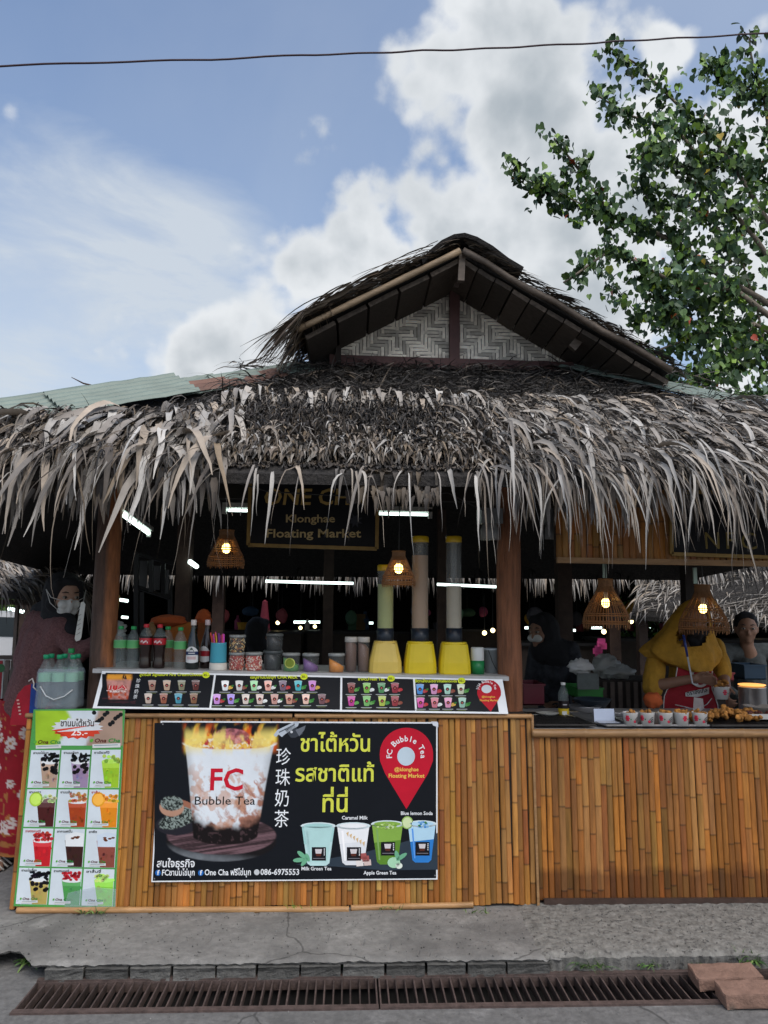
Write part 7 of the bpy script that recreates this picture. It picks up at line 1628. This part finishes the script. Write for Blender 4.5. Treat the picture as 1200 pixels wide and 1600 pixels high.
J = lambda px, py, Y: P(px, py, Y)
# the masked woman behind the log post
hc = J(101, 928, 4.66); face = Vector((.66, -.72, -.22)); E, f, s, u = head_ells(hc, face, .100)
w1 = thing('person', 'person in black headscarf, white face mask and mauve top reaching behind the log post', 'person', (J(48, 1300, 4.68).x, 4.75, .07))
sh_f, sh_b = J(96, 985, 4.58), J(62, 972, 4.80); pel = J(48, 1100, 4.78); ch = J(75, 1000, 4.72); nk = J(88, 960, 4.70)
el_f, wr_f = J(122, 1022, 4.50), J(160, 1003, 4.50); el_b, wr_b = J(60, 1035, 4.95), J(85, 1075, 4.8)
fa_, fb_ = Vector((pel.x-.10, 4.72, .10)), Vector((pel.x+.06, 4.90, .10))
caps = [(nk, .05, hc, .06), (nk, .055, ch, .09), (ch, .11, pel, .12), (sh_f, .052, sh_b, .052), (sh_f, .045, el_f, .037), (el_f, .037, wr_f, .026), (sh_b, .045, el_b, .037), (el_b, .036, wr_b, .026), (pel+Vector((-.07, 0, 0)), .085, Vector((pel.x-.08, 4.74, .5)), .06), (Vector((pel.x-.08, 4.74, .5)), .058, fa_, .036), (pel+Vector((.07, 0, 0)), .085, Vector((pel.x+.06, 4.84, .5)), .06), (Vector((pel.x+.06, 4.84, .5)), .058, fb_, .036),
        (fa_, .036, fa_+Vector((.06, -.15, -.02)), .03), (fb_, .036, fb_+Vector((.06, -.15, -.02)), .03)]
caps += hand_caps(wr_f, (1, .02, .02), (0, -.3, 1), .5, .95) + hand_caps(wr_b, (.3, -.6, -.7), (1, 0, 0), .5, .95)
solid('body', caps, E, .0075, w1, 'skin_light', 4)
eyes(hc, f, s, u, .100, w1)
ML = lambda v: v
solid('mauve_top', [(ch+Vector((0, 0, .05)), .105, J(58, 1060, 4.78), .135), (J(58, 1060, 4.78), .135, pel+Vector((0, 0, -.02)), .15), (sh_f, .078, sh_b, .085), (sh_b, .09, J(55, 1030, 4.84), .13), (sh_f, .08, J(75, 1030, 4.68), .105), (ch, .135, pel, .155), (sh_f, .066, el_f, .058), (el_f, .056, wr_f-Vector((.035, 0, 0)), .042), (sh_b, .07, el_b, .06), (el_b, .055, wr_b, .042)], [], .010, w1, 'mauve_cloth', 4, .007, 16)
M3 = Matrix((s, f, u)).transposed()
# scarf: hood open over the face, falling over neck, chest and back
mb = MB(); vs, fs = [], []; nA, nB = 30, 15
for i in range(nB+1):
    th = math.pi*(i/nB)
    for j in range(nA+1):
        a = math.pi*(-.5+2*j/nA)  # around
        q = Vector((math.sin(th)*math.cos(a), math.sin(th)*math.sin(a), math.cos(th)))
        vs.append(q)
mb2 = []
solid('headscarf', [(hc-f*.03+u*.02, .112, hc-f*.045-u*.07, .105), (hc-u*.13-f*.02, .085, nk+Vector((.01, -.02, -.02)), .085), (nk, .09, J(98, 992, 4.60), .062), (nk, .09, J(112, 985, 4.55), .05), (J(60, 955, 4.82), .05, hc-u*.08-f*.05, .08), (hc+f*.055+u*.085-s*.02, .03, hc+f*.055+u*.085+s*.02, .03),
      (hc+f*.045+u*.07-s*.06, .026, hc+f*.02-u*.06-s*.085, .026), (hc+f*.045+u*.07+s*.06, .026, hc+f*.02-u*.06+s*.085, .026), (hc+f*.02-u*.06-s*.085, .026, hc+f*.055-u*.14, .035), (hc+f*.02-u*.06+s*.085, .026, hc+f*.055-u*.14, .035)], [], .009, w1, 'black_cloth', 4, .004, 14)
solid('face_mask', [(hc+f*.080-u*.045-s*.035, .030, hc+f*.080-u*.045+s*.035, .030), (hc+f*.070-u*.085-s*.028, .032, hc+f*.070-u*.085+s*.028, .032)], [(hc+f*.095-u*.05, (.022, .024, .045), M3)], .006, w1, 'mask', 3)
mb = MB()
for q in (-1, 1):
    for du in (-.02, -.085): mb.tube([hc+f*.085+s*q*.052+u*du, hc+f*.05+s*q*.098+u*(du*.5+.0), hc+f*.015+s*q*.118+u*.03], .0022, 5, H('#c9c9c6'))
part('mask_loops', mb, 'mask', w1, True)
# batik skirt
top, bot = Vector((pel.x+.0, 4.78, pel.z+.03)), Vector((J(17, 1345, 4.66).x+.06, 4.78, .13)); na_, nz = 110, 110; vs, cs, fs = [], [], []; rr = random.Random(4); fl = [(rr.uniform(0, 6.28), rr.uniform(.1, 1.25), rr.uniform(.022, .04)) for _ in range(150)]
red, wh, gd = np.array(H('#9c1422')), np.array(H('#d8c8c0')), np.array(H('#b0703a'))
for i in range(nz+1):
    z01 = i/nz; c = top.lerp(bot, z01); R0 = .155+.045*z01
    for j in range(na_):
        a = 2*math.pi*j/na_; fold = 1+.05*math.sin(a*7+z01*2)*z01; x, y = R0*1.12*fold*math.cos(a), R0*.85*fold*math.sin(a); vs.append((c.x+x, c.y+y, c.z)); col = red.copy()
        hz = (top.z-c.z); ar = a*.17
        for fa0, fz, fr in fl:
            da = (a-fa0+math.pi) % (2*math.pi)-math.pi; dx, dz = da*.17, hz-fz; d = math.hypot(dx, dz)
            if d < fr:
                an = math.atan2(dz, dx); pet = fr*(.62+.38*abs(math.cos(an*3)))
                if d < pet: col = wh if d > fr*.28 else gd
                break
        if z01 > .86: 
            band_ = math.sin(a*12)*.5+math.sin(z01*90); col = gd*.9 if band_ > .35 else red*.8
        elif vnoise(np.array([a*9.0]), np.array([hz*40.0]), 3)[0] > .80: col = gd
        cs.append(tuple(col))
for i in range(nz):
    for j in range(na_): fs.append((i*na_+j, i*na_+(j+1) % na_, (i+1)*na_+(j+1) % na_, (i+1)*na_+j))
mb = MB(); mb.add(vs, fs, cs); part('batik_skirt', mb, 'batik', w1, True)
for fo in (fa_, fb_):
    mb = MB(); c = fo+Vector((.05, -.09, -.022)); mb.ell(c+Vector((0, 0, -.006)), (.05, .125, .014), 14, 8, (.03, .03, .03)); 
    for k in range(5): mb.tube([c+Vector((-.047, -.07+.025*k, .0)), c+Vector((0, -.075+.025*k, .038)), c+Vector((.047, -.07+.025*k, 0))], .006, 5, H('#d8d4cc') if k % 2 == 0 else H('#2a2422'))
    part('striped_slipper', mb, 'plastic', w1, True, at=c)
# the snack seller in yellow
hc = J(1084, 970, 5.06); face = Vector((.05, -.92, -.40)); E, f, s, u = head_ells(hc, face, .098)
w2 = thing('person', 'person in yellow headscarf, yellow blouse and red apron holding a snack cup behind the counter', 'person', (J(1075, 1100, 5.2).x, 5.22, .07))
ch = J(1076, 1035, 5.14); pel = J(1072, 1135, 5.22); shl, shr = J(1030, 1010, 5.16), J(1120, 1012, 5.14); ell_, wrl = J(1019, 1072, 5.00), J(1085, 1060, 4.84); elr, wrr = J(1131, 1058, 5.02), J(1136, 1080, 4.86)
nk = J(1080, 1003, 5.12)
fa_, fb_ = Vector((pel.x-.09, 5.2, .10)), Vector((pel.x+.09, 5.24, .10))
caps = [(nk, .052, hc, .06), (nk, .06, ch, .10), (ch, .11, pel, .13), (shl, .045, shr, .045), (shl, .043, ell_, .038), (ell_, .040, wrl, .027), (shr, .044, elr, .038), (elr, .038, wrr, .027), (pel+Vector((-.08, 0, 0)), .09, fa_, .045), (pel+Vector((.08, 0, 0)), .09, fb_, .045), (fa_, .04, fa_+Vector((0, -.15, -.02)), .032), (fb_, .04, fb_+Vector((0, -.15, -.02)), .032)]
caps += hand_caps(wrl, (1, -.15, -.05), (-.1, -.5, .85), .75, 1.0) + hand_caps(wrr, (-.25, -.55, -.45), (-.2, -.5, .9), .8, 1.0, -1)
solid('body', caps, E, .0072, w2, 'skin', 4); eyes(hc, f, s, u, .098, w2); M3 = Matrix((s, f, u)).transposed()
solid('yellow_blouse', [(ch, .118, pel, .15), (shl, .055, shr, .055), (shl, .06, shl.lerp(ell_, .85), .062), (shl.lerp(ell_, .6), .064, ell_+Vector((.005, -.005, -.01)), .066), (shr, .058, shr.lerp(elr, .9), .054), (pel, .15, pel+Vector((0, 0, -.25)), .17)], [], .009, w2, 'yellow_cloth', 3, .013, 12)
cape = [(937, 1079, 1091, .02), (940, 1073, 1097, .05), (947, 1064, 1105, .08), (957, 1056, 1110, .10), (970, 1046, 1113, .112), (984, 1037, 1115, .118), (997, 1023, 1118, .125), (1008, 1009, 1122, .14), (1017, 1003, 1125, .15), (1026, 1010, 1124, .158), (1034, 1026, 1119, .162), (1041, 1048, 1111, .165)]
cape0 = cape; cape = []
for i in range(len(cape0)-1):
    for q in range(3): cape.append(tuple(a_+(b_-a_)*q/3 for a_, b_ in zip(cape0[i], cape0[i+1])))
cape.append(cape0[-1]); vs, fs = [], []; nC = 120
for i3, (y, xl0, xr0, ry) in enumerate(cape):
    i = i3/3
    l_, r_2 = P(xl0, y, 5.08), P(xr0, y, 5.08); cx_, rx_ = (l_.x+r_2.x)/2, (r_2.x-l_.x)/2
    for j in range(nC):
        a = 2*math.pi*j/nC; k = i/11; fo = 1+.05*k*math.sin(a*9+2.2*math.sin(i*.5))+.035*(.3+k)*mnoise.noise((math.cos(a)*5+i*.35, math.sin(a)*5, i*.8))+.06*k*mnoise.noise((math.cos(a)*2.4, math.sin(a)*2.4, i*.30))
        front = max(0, -math.sin(a)); dip = .028*front**3*k if i > 6 else 0
        vs.append((cx_+rx_*fo*math.cos(a), 5.10+ry*fo*math.sin(a)-.012*k, l_.z-dip+.012*k*mnoise.noise((a*1.5, i*.2, 9))))
for i in range(len(cape)-1):
    for j in range(nC):
        a = (2*math.pi*(j+.5)/nC); da = abs((a-1.5*math.pi))
        if 6 <= i <= 19 and da < .70*math.sqrt(max(0, 1-((i-12.5)/7.2)**2)): continue
        fs.append((i*nC+j, i*nC+(j+1) % nC, (i+1)*nC+(j+1) % nC, (i+1)*nC+j))
mb = MB(); mb.add(vs, fs); part('yellow_headscarf', mb, 'yellow_cloth', w2, True)
solid('black_face_mask', [(hc+f*.080-u*.045-s*.035, .031, hc+f*.080-u*.045+s*.035, .031), (hc+f*.068-u*.095-s*.028, .036, hc+f*.068-u*.095+s*.028, .036), (hc+f*.072-u*.12, .045, nk+Vector((0, -.075, .0)), .045)], [(hc+f*.095-u*.05, (.022, .024, .045), M3)], .006, w2, 'black_cloth', 3)
# apron: a curved bib and skirt over the front
APY = 4.985
def apron_pt(px, py, d=0.0):
    q = P(px, py, APY); k = (px-1077)/46.0; bulge = .035*k*k; q = P(px, py, APY+bulge-.012*math.sin((py-1030)*.04)-d); return q
rows = [(1029, 1060, 1105), (1036, 1059, 1111), (1046, 1058, 1113), (1058, 1056, 1112), (1068, 1052, 1112), (1078, 1042, 1113), (1088, 1038, 1117), (1100, 1037, 1121), (1115, 1037, 1124), (1140, 1037, 1126)]
vs, fs = [], []
for (y, xl0, xr0) in rows:
    for j in range(13): vs.append(apron_pt(xl0+(xr0-xl0)*j/12, y))
for i in range(len(rows)-1):
    for j in range(12): fs.append((i*13+j, (i+1)*13+j, (i+1)*13+j+1, i*13+j+1))
mb = MB(); mb.add(vs, fs); part('red_apron', mb, 'red_cloth', w2, True)
mb = MB(); L_e = [apron_pt(r_[1], r_[0], .003) for r_ in rows]; R_e = [apron_pt(r_[2], r_[0], .003) for r_ in rows]
mb.tube(L_e, .0035, 5); mb.tube(R_e, .0035, 5); mb.tube([apron_pt(1060+45*i/8, 1029, .003) for i in range(3)], .0035, 5); mb.tube([apron_pt(1055+5*i, 1101+1.2*i, .004) for i in range(6)]+[apron_pt(1095, 1106, .004), apron_pt(1105, 1100, .004), apron_pt(1112, 1091, .004)], .003, 5); part('white_piping', mb, 'apron_print', w2, True)
APL = Pl(P(1077, 1100, APY-.022), (1, 0, 0), (0, 0, 1))
pr = Print(APL, 0); pr.disc(1094, 1057, 15, 17, H('#c9c6c2'), 1, 26); pr.disc(1094, 1057, 11, 13, H('#8f1226'), 2, 24)
pr.poly(ccw([(1071, 1082), (1108, 1074), (1108, 1084), (1090, 1089), (1071, 1088)]), H('#c9c6c2'), 1); pr.text('ตราอังเกิล', 1073, 1087, 6, H('#16141a'), 34, True, 3, rot=R_(10)); lay(w2, 'apron_badge', pr)
mb = MB(); a, b = P(1068, 992, 4.80), P(1082, 1068, 4.79); mb.tube([a, a.lerp(b, .45)], [.009, .007], 8, H('#2a3f8a')); mb.tube([a+Vector((-.03, 0, -.035)), a+Vector((0, 0, -.02))], .004, 5, H('#1a1f3a')); mb.tube([a.lerp(b, .45), b, b+Vector((.02, 0, -.012)), b+Vector((.035, 0, .0))], [.006, .005, .005, .004], 8, H('#b9bcc0')); solo('tongs', mb, 'plastic', 'blue handled tongs held upright by the snack seller', 'tongs', b, smooth=True)
cpz = P(1128, 1092, 4.80); snack_cup(1128, 1092, 4.80, 'flower printed snack cup of chicken held in the seller\'s hand', 24, 17, 0.75, z=cpz.z, group='held snack cup')
cH, RH, hH = CUPC[-1]
for j in range(5):
    a = j*1.4; food(LM[j], cH+Vector((RH*.45*math.cos(a), RH*.45*math.sin(a), hH*1.05+.02*(j == 4)+.014)), 'golden chicken piece heaped in the cup held by the seller', 'chicken in the held cup', 1.15)
drape(P(1020, 1094, 4.78), (.055, .06, .05), 31, 'orange_cloth', 'crumbed food in an orange bag beside the seller\'s elbow', 'food bag', 'food_bag')
# figures in the dark behind
def figure(label, head, shl, shr, pel, r, hairm, topm, skin='skin', face=(0, -1, 0), hair='hair', vox=.012, extra=None, band=False):
    hc = Vector(head); E, f, s, u = head_ells(hc, face, r); t = thing('person', label, 'person', (pel.x, pel.y, .07)); shl, shr, pel = Vector(shl), Vector(shr), Vector(pel); nk = hc-u*r*1.5; ch = (shl+shr)/2+Vector((0, 0, -.1)); fa, fb = Vector((pel.x-.1, pel.y, .1)), Vector((pel.x+.1, pel.y, .1))
    el, er = shl+Vector((-.06, -.03, -.28)), shr+Vector((.06, -.03, -.28)); wl_, wr_ = el+Vector((.06, -.2, -.08)), er+Vector((-.06, -.2, -.08))
    caps = [(nk, .052, hc, .06), (nk, .055, ch, .09), (ch, .11, pel, .12), (shl, .05, shr, .05), (shl, .048, el, .04), (el, .04, wl_, .028), (shr, .048, er, .04), (er, .04, wr_, .028), (pel+Vector((-.08, 0, 0)), .085, fa, .045), (pel+Vector((.08, 0, 0)), .085, fb, .045), (fa, .04, fa+Vector((0, -.14, -.02)), .03), (fb, .04, fb+Vector((0, -.14, -.02)), .03)]
    caps += hand_caps(wl_, wl_-el, (1, 0, 0), .5) + hand_caps(wr_, wr_-er, (-1, 0, 0), .5, 1, -1)
    solid('body', caps, E, .009, t, skin, 4); eyes(hc, f, s, u, r, t)
    if hair == 'hair': solid('hair', [(hc+u*r*.35-f*r*.15, r*.92, hc-f*r*.3+u*r*.0, r*.9), (hc+u*r*.85+f*r*.35-s*r*.3, r*.33, hc+u*r*.85+f*r*.35+s*r*.3, r*.33)], [], vox*.7, t, hairm, 3, .004, 30)
    else: solid('headscarf', [(hc-f*r*.3+u*r*.2, r*1.15, hc-f*r*.45-u*r*.8, r*1.1), (hc-u*r*1.3, r*.95, ch+Vector((0, -.02, .06)), .13), (hc+f*r*.5+u*r*.85-s*r*.3, r*.35, hc+f*r*.5+u*r*.85+s*r*.3, r*.35), (nk, .1, shl.lerp(shr, .25), .09), (nk, .1, shl.lerp(shr, .75), .09)], [], vox, t, hairm, 4, .005, 12)
    solid('top', [(ch, .125, pel, .14), (shl, .07, shr, .07), (shl, .066, el, .055), (shr, .066, er, .055), (el, .055, wl_, .042), (er, .055, wr_, .042)], [], vox, t, topm, 4, .006, 12); 
    solid('trousers', [(pel, .14, pel+Vector((0, 0, -.08)), .15), (pel+Vector((-.08, 0, -.05)), .1, fa+Vector((0, 0, .05)), .065), (pel+Vector((.08, 0, -.05)), .1, fb+Vector((0, 0, .05)), .065)], [], vox, t, 'black_cloth', 3)
    return t, hc, f, s, u
figure('young dark haired man in a grey shirt standing behind the seller at the right edge', J(1166, 980, 6.3), J(1132, 1018, 6.35), J(1212, 1018, 6.4), J(1172, 1130, 6.4), .105, 'black_cloth', 'grey_cloth', face=(-.35, -1, -.1))
t, hc, f, s, u = figure('person in black headscarf and dark floral shirt behind the smooth post', J(846, 985, 6.0), J(838, 1018, 6.1), J(893, 1015, 6.0), J(868, 1130, 6.1), .105, 'black_cloth', 'dark_cloth', face=(-.8, -.6, -.1), hair='scarf')
solid('face_mask', [(hc+f*.085-u*.05-s*.035, .031, hc+f*.085-u*.05+s*.035, .031)], [], .008, t, 'mask', 3)
figure('dark silhouetted person seen in the gloom behind the black tub stack', J(405, 985, 8.2), J(388, 1015, 8.3), J(428, 1015, 8.3), J(408, 1110, 8.3), .105, 'black_cloth', 'black_cloth', face=(.8, .6, -.1), hair='scarf')


# ------------------------------------------------------------------ tree at the right
TYR = 9.6
tr = thing('tree', 'tall leafy tree with heart shaped leaves rising behind the stall at the right', 'tree', (P(1355, 1000, TYR).x, TYR, 0))
def limb(name, pts, r0, r1, n=8):
    mb = MB(); P_ = []; k = len(pts)
    for i in range(k-1):
        for q in range(4): s_ = q/4; P_.append(pts[i].lerp(pts[i+1], s_))
    P_.append(pts[-1]); P_ = [p_+Vector((mnoise.noise(p_*1.5), mnoise.noise(p_*1.5+Vector((7, 0, 0))), mnoise.noise(p_*1.5+Vector((0, 7, 0)))))*.06*(i > 0) for i, p_ in enumerate(P_)]
    mb.tube(P_, [r0+(r1-r0)*i/(len(P_)-1) for i in range(len(P_))], n); part(name, mb, 'bark', tr, True, at=pts[0]); return P_
base = Vector((P(1355, 1000, TYR).x, TYR, 0)); fork = P(1345, 600, TYR)
limb('trunk', [base, base.lerp(fork, .5)+Vector((.08, .05, 0)), fork], .20, .13, 12)
T = lambda px, py, dy=0.0: P(px, py, TYR+dy)
LIMBS = [([(1345, 600, 0), (1180, 505, .1), (1080, 530, -.2), (985, 560, -.3)], .06), ([(1345, 600, 0), (1150, 455, -.4), (1050, 440, -.5), (960, 390, -.6), (880, 440, -.8)], .07), ([(1340, 560, 0), (1140, 440, .3), (1060, 380, .2), (960, 340, .2), (900, 265, .1), (862, 215, .0)], .075),
         ([(960, 340, .2), (890, 310, .0), (840, 285, -.1), (800, 260, -.2)], .02), ([(1330, 540, 0), (1180, 380, -.2), (1120, 300, -.4), (1060, 205, -.5), (990, 180, -.6), (928, 142, -.7)], .06), ([(1330, 540, 0), (1190, 330, .3), (1120, 220, .3), (1070, 175, .2), (1010, 115, .2), (950, 68, .1)], .06),
         ([(1345, 600, 0), (1220, 300, .2), (1190, 150, .1), (1170, 60, .0)], .07), ([(1190, 150, .1), (1130, 110, .2), (1110, 100, .2)], .02), ([(1345, 600, 0), (1300, 300, -.3), (1290, 120, -.3)], .06), ([(1120, 300, -.4), (1050, 250, -.5), (1010, 225, -.6)], .015), ([(1060, 380, .2), (1000, 290, .4), (1015, 225, .5)], .018),
         ([(1080, 530, -.2), (1040, 470, -.4), (1020, 430, -.5)], .02), ([(1180, 505, .1), (1130, 570, -.3), (1080, 600, -.4)], .025), ([(1345, 600, 0), (1190, 610, -.3), (1120, 625, -.5)], .03), ([(1200, 560, .2), (1160, 400, .5), (1100, 330, .7), (1040, 300, .8)], .03), ([(1220, 300, .2), (1160, 250, .5), (1100, 260, .6)], .03), ([(1345, 600, 0), (1150, 560, .6), (1060, 590, .6), (1000, 580, .5)], .03), ([(1150, 455, -.4), (1080, 480, .3), (1000, 500, .4), (940, 420, .5)], .02)]
LV = []   # leaf positions (point, twig direction)
for pts, r0 in LIMBS:
    PP = limb('limb', [T(*q) for q in pts], r0*.62, max(.004, r0*.16))
    for i in range(len(PP)-1):
        a, b = PP[i], PP[i+1]; fr_ = i/(len(PP)-1)
        if r0 > .04 and fr_ < .25: continue
        nt = 5 if fr_ < .7 else 4
        for q in range(nt):
            st = a.lerp(b, random.random()); d = Vector((random.gauss(-.25, .6), random.gauss(-.1, .6), random.gauss(.1, .55))).normalized(); ln = random.uniform(.18, .48)*(1-.45*fr_); en = st+d*ln+Vector((0, 0, -.04))
            if random.random() < .55 or fr_ > .5:
                mb_ = None
            nl = int(ln/.030)
            for k in range(nl):
                s_ = (k+random.random())/nl; LV.append((st.lerp(en, s_)+Vector((random.gauss(0, .045), random.gauss(0, .045), random.gauss(-.02, .045))), fr_))
for k in range(2900):   # inner mass
    px, py = random.gauss(1140, 95), random.gauss(375, 135)
    if 70 < py < 625 and px > 915+abs(py-400)*.35 and mnoise.noise((px*.018, py*.018, 1)) > .02: LV.append((T(px, py, random.gauss(.1, .6)), .3))
def in_view(p):
    q = p-CAM; z = q.dot(FWD); return abs(q.dot(RGT)/z*FPX) < 640
LV = [l for l in LV if True]
LC = [H('#45633a'), H('#4c6c3e'), H('#3c5a3c'), H('#5a7a44'), H('#4a6650'), H('#36523a'), H('#648448'), H('#557058')]
LC = [(c[0]*.98, c[1]*.92, c[2]*.85) for c in LC]
hp_ = [(0, .42), (.28, .50), (.50, .30), (.48, .02), (.26, -.32), (0, -.62)]
def leaf_mesh(seed, col):
    r = random.Random(seed); s = .080; mb = MB(); f_ = .18
    L_ = [(0, 0, 0)]; vs = [(0, .42*s, 0), (0, .1*s, -.02*s), (0, -.25*s, -.05*s), (0, -.72*s, -.16*s)]; 
    for sg in (-1, 1): vs += [(sg*.30*s, .50*s, f_*.3*s), (sg*.50*s, .22*s, f_*.5*s), (sg*.44*s, -.10*s, f_*.4*s), (sg*.20*s, -.42*s, f_*.1*s)]
    fs = [(0, 1, 5, 4), (1, 2, 6, 5), (2, 3, 7, 6), (0, 8, 9, 1), (1, 9, 10, 2), (2, 10, 11, 3)]
    mb.add(vs, fs, col); return mb.mesh('leaf', (0, 0, 0), False)
def leaf_col(p):
    q = random.random(); px = 0
    if q < .009: return H(random.choice(['#b09a2c', '#b5612c', '#a8432c', '#8aa032', '#c2a84a']))
    if q < .16: return H(random.choice(['#7a9a3a', '#6a8f3a', '#88a84a']))
    k = .8+.5*(mnoise.noise(p*1.3)+.3); return tuple(c*k for c in random.choice(LC))
LV.sort(key=lambda l: (not in_view(l[0]), (l[0]-CAM).length))
lvar = [leaf_mesh(i, c) for i, c in enumerate(LC*4+[H('#7a9a3a'), H('#6a8f3a'), H('#88a84a'), H('#8a9a3c')])]
twl = wloc(tr)
def leaf_rot():
    return (random.gauss(.15, .55), random.gauss(0, .5), random.uniform(0, 6.28))
from mathutils import Euler
for p, fr_ in LV[:300]:
    o = obj('leaf', random.choice(lvar), 'tree_leaf', tr, None, p-twl); o.rotation_euler = (R_(80)+random.gauss(0, .6), random.gauss(0, .5), random.gauss(0, 1.1)); k = random.uniform(.75, 1.35); o.scale = (k, k, k)
base_v = np.array([v.co[:] for v in lvar[0].vertices]); base_f = [tuple(pl_.vertices) for pl_ in lvar[0].polygons]; rest = LV[300:]; n = len(rest)
Vv = np.zeros((n, len(base_v), 3)); Cv = np.zeros((n, len(base_v), 3))
for i, (p, fr_) in enumerate(rest):
    M_e = np.array(Euler((R_(80)+random.gauss(0, .6), random.gauss(0, .5), random.gauss(0, 1.1))).to_matrix()); Vv[i] = (base_v*random.uniform(.7, 1.35))@M_e.T+np.array(p-twl); Cv[i] = leaf_col(p)
obj('crown', mesh_np('crown', Vv, Cv, np.array(base_f)), 'tree_leaf', tr, 'stuff')

# ------------------------------------------------------------------ overhead cable, weeds, scraps
pts = []
for px, py in ((-500, 112), (0, 103), (170, 97), (330, 93), (470, 86), (580, 83), (660, 79), (740, 77), (830, 72), (930, 67), (1010, 62), (1090, 58), (1200, 52), (1700, 26)):
    pts.append(P(px, py, 5.2+(px-600)*.0006))
fine = []
for i in range(len(pts)-1):
    for q in range(5): fine.append(pts[i].lerp(pts[i+1], q/5)+Vector((0, 0, .004*math.sin((i*5+q)*1.1))))
mb = MB(); mb.tube(fine, .0068, 7); solo('overhead_cable', mb, 'cable', 'dark reddish cable strung across the sky above the stall', 'cable', fine[len(fine)//2], smooth=True)
def weed(px, py, z, n, L, w, label, cols, broad=False, Y=None):
    c = PZ(px, py, z); V_, C_ = [], []
    p0 = np.stack([U(-.02, .02, n)*(3 if not broad else 1), U(-.012, .012, n), np.zeros(n)], axis=1); D = np.stack([U(-.9, .9, n), U(-.8, .3, n), U(.5, 1.3, n)], axis=1)
    V, C = ribbons(p0, D, np.stack([U(-1, 1, n), U(-1, 1, n), U(-.2, .2, n)], axis=1), U(L*.5, L, n), U(w*.6, w, n), U(.8, 2.6, n), pick(np.array([H(q) for q in cols]), n), 5, None, None, None, .2)
    me = mesh_np('weed', V.reshape(n, -1, 3), C.reshape(n, -1, 3), rib_faces(5)); o = obj('weed', me, 'weed', None, None, c); tag(o, label, 'weed', 'weeds in the cracks')
GC = ['#4a6a34', '#5f8240', '#3a5a2c', '#7a9450']
weed(42, 1505, .01, 16, .09, .022, 'broad leafed weed in the broken pavement corner at the left', GC, True); weed(144, 1427, .075, 20, .05, .008, 'small weed tuft under the price poster', GC)
weed(922, 1512, .02, 46, .10, .005, 'fine grass tuft on the right pavement edge left of the bricks', GC); weed(1013, 1510, .02, 22, .06, .010, 'small leafy weed between the grass tuft and the bricks', GC); weed(1077, 1506, .02, 20, .07, .009, 'leafy weed touching the back brick', GC); weed(1165, 1504, .03, 34, .085, .014, 'bushy leafy weed behind the bricks at the right edge', GC)
weed(745, 1427, .08, 12, .05, .006, 'thin weed at the counter foot below the smooth post', GC); weed(470, 1420, .10, 12, .055, .005, 'tiny yellow green sprout on the counter foot under the banner lettering', ['#8a9a44', '#6a8a3a']); weed(556, 1513, .01, 14, .05, .005, 'thin grass blades growing between kerb blocks', GC); weed(612, 1421, .09, 12, .05, .006, 'small sprout at the counter foot under the banner drinks', GC)
for i, (px, py, L) in enumerate(((372, 1513, .05), (140, 1517, .09), (300, 1516, .04))):
    c = PZ(px, py, .012); mb = MB(); mb.tube([c+Vector((-L/2, 0, .004)), c+Vector((0, .006, .007)), c+Vector((L/2, -.004, .004))], [.003, .004, .002], 5, H('#8a8378')); solo('dry_stalk', mb, 'matte', ('short dry stalk lying by the kerb', 'long pale dry stalk lying by the kerb at the left', 'dry leaf stalk on the ledge over the grate')[i], 'stalk', c)
c = PZ(329, 1577, .0); mb = MB()
for i in range(4): mb.ell(c+Vector((.008*i-.012, .003*(i % 2), .004)), (.006, .004, .003), 7, 5, H('#d5d5d0'))
solo('paper_scrap', mb, 'matte', 'tiny white scraps on the road below the grate', 'scrap', c)
# pebbles and grit on the pavement and road: uncountable
n = 1500; V_ = np.zeros((n, 6, 3)); o6 = np.array([[1, 0, 0], [-1, 0, 0], [0, 1, 0], [0, -1, 0], [0, 0, 1], [0, 0, -1]], dtype=float)
x = U(-2.2, 2.6, n); y = np.where(RNG.random(n) < .7, U(SE+.02, 3.95, n), U(2.2, GF-.01, n)); zb2 = np.where(y > SE, np.where(x > XR+.08, .082, .073), .001); s6 = U(.0015, .0045, n)
V_ = o6[None]*s6[:, None, None]*RNG.uniform(.6, 1.4, (n, 6, 1))+np.stack([x, y, zb2], axis=1)[:, None, :]; C_ = np.repeat((U(.06, .26, n)[:, None]*np.array([1, .98, .93])[None])[:, None, :], 6, axis=1)
obj('gravel', mesh_np('gravel', V_, C_, np.array([[0, 2, 4], [2, 1, 4], [1, 3, 4], [3, 0, 4], [2, 0, 5], [1, 2, 5], [3, 1, 5], [0, 3, 5]])), 'matte', None, 'stuff')
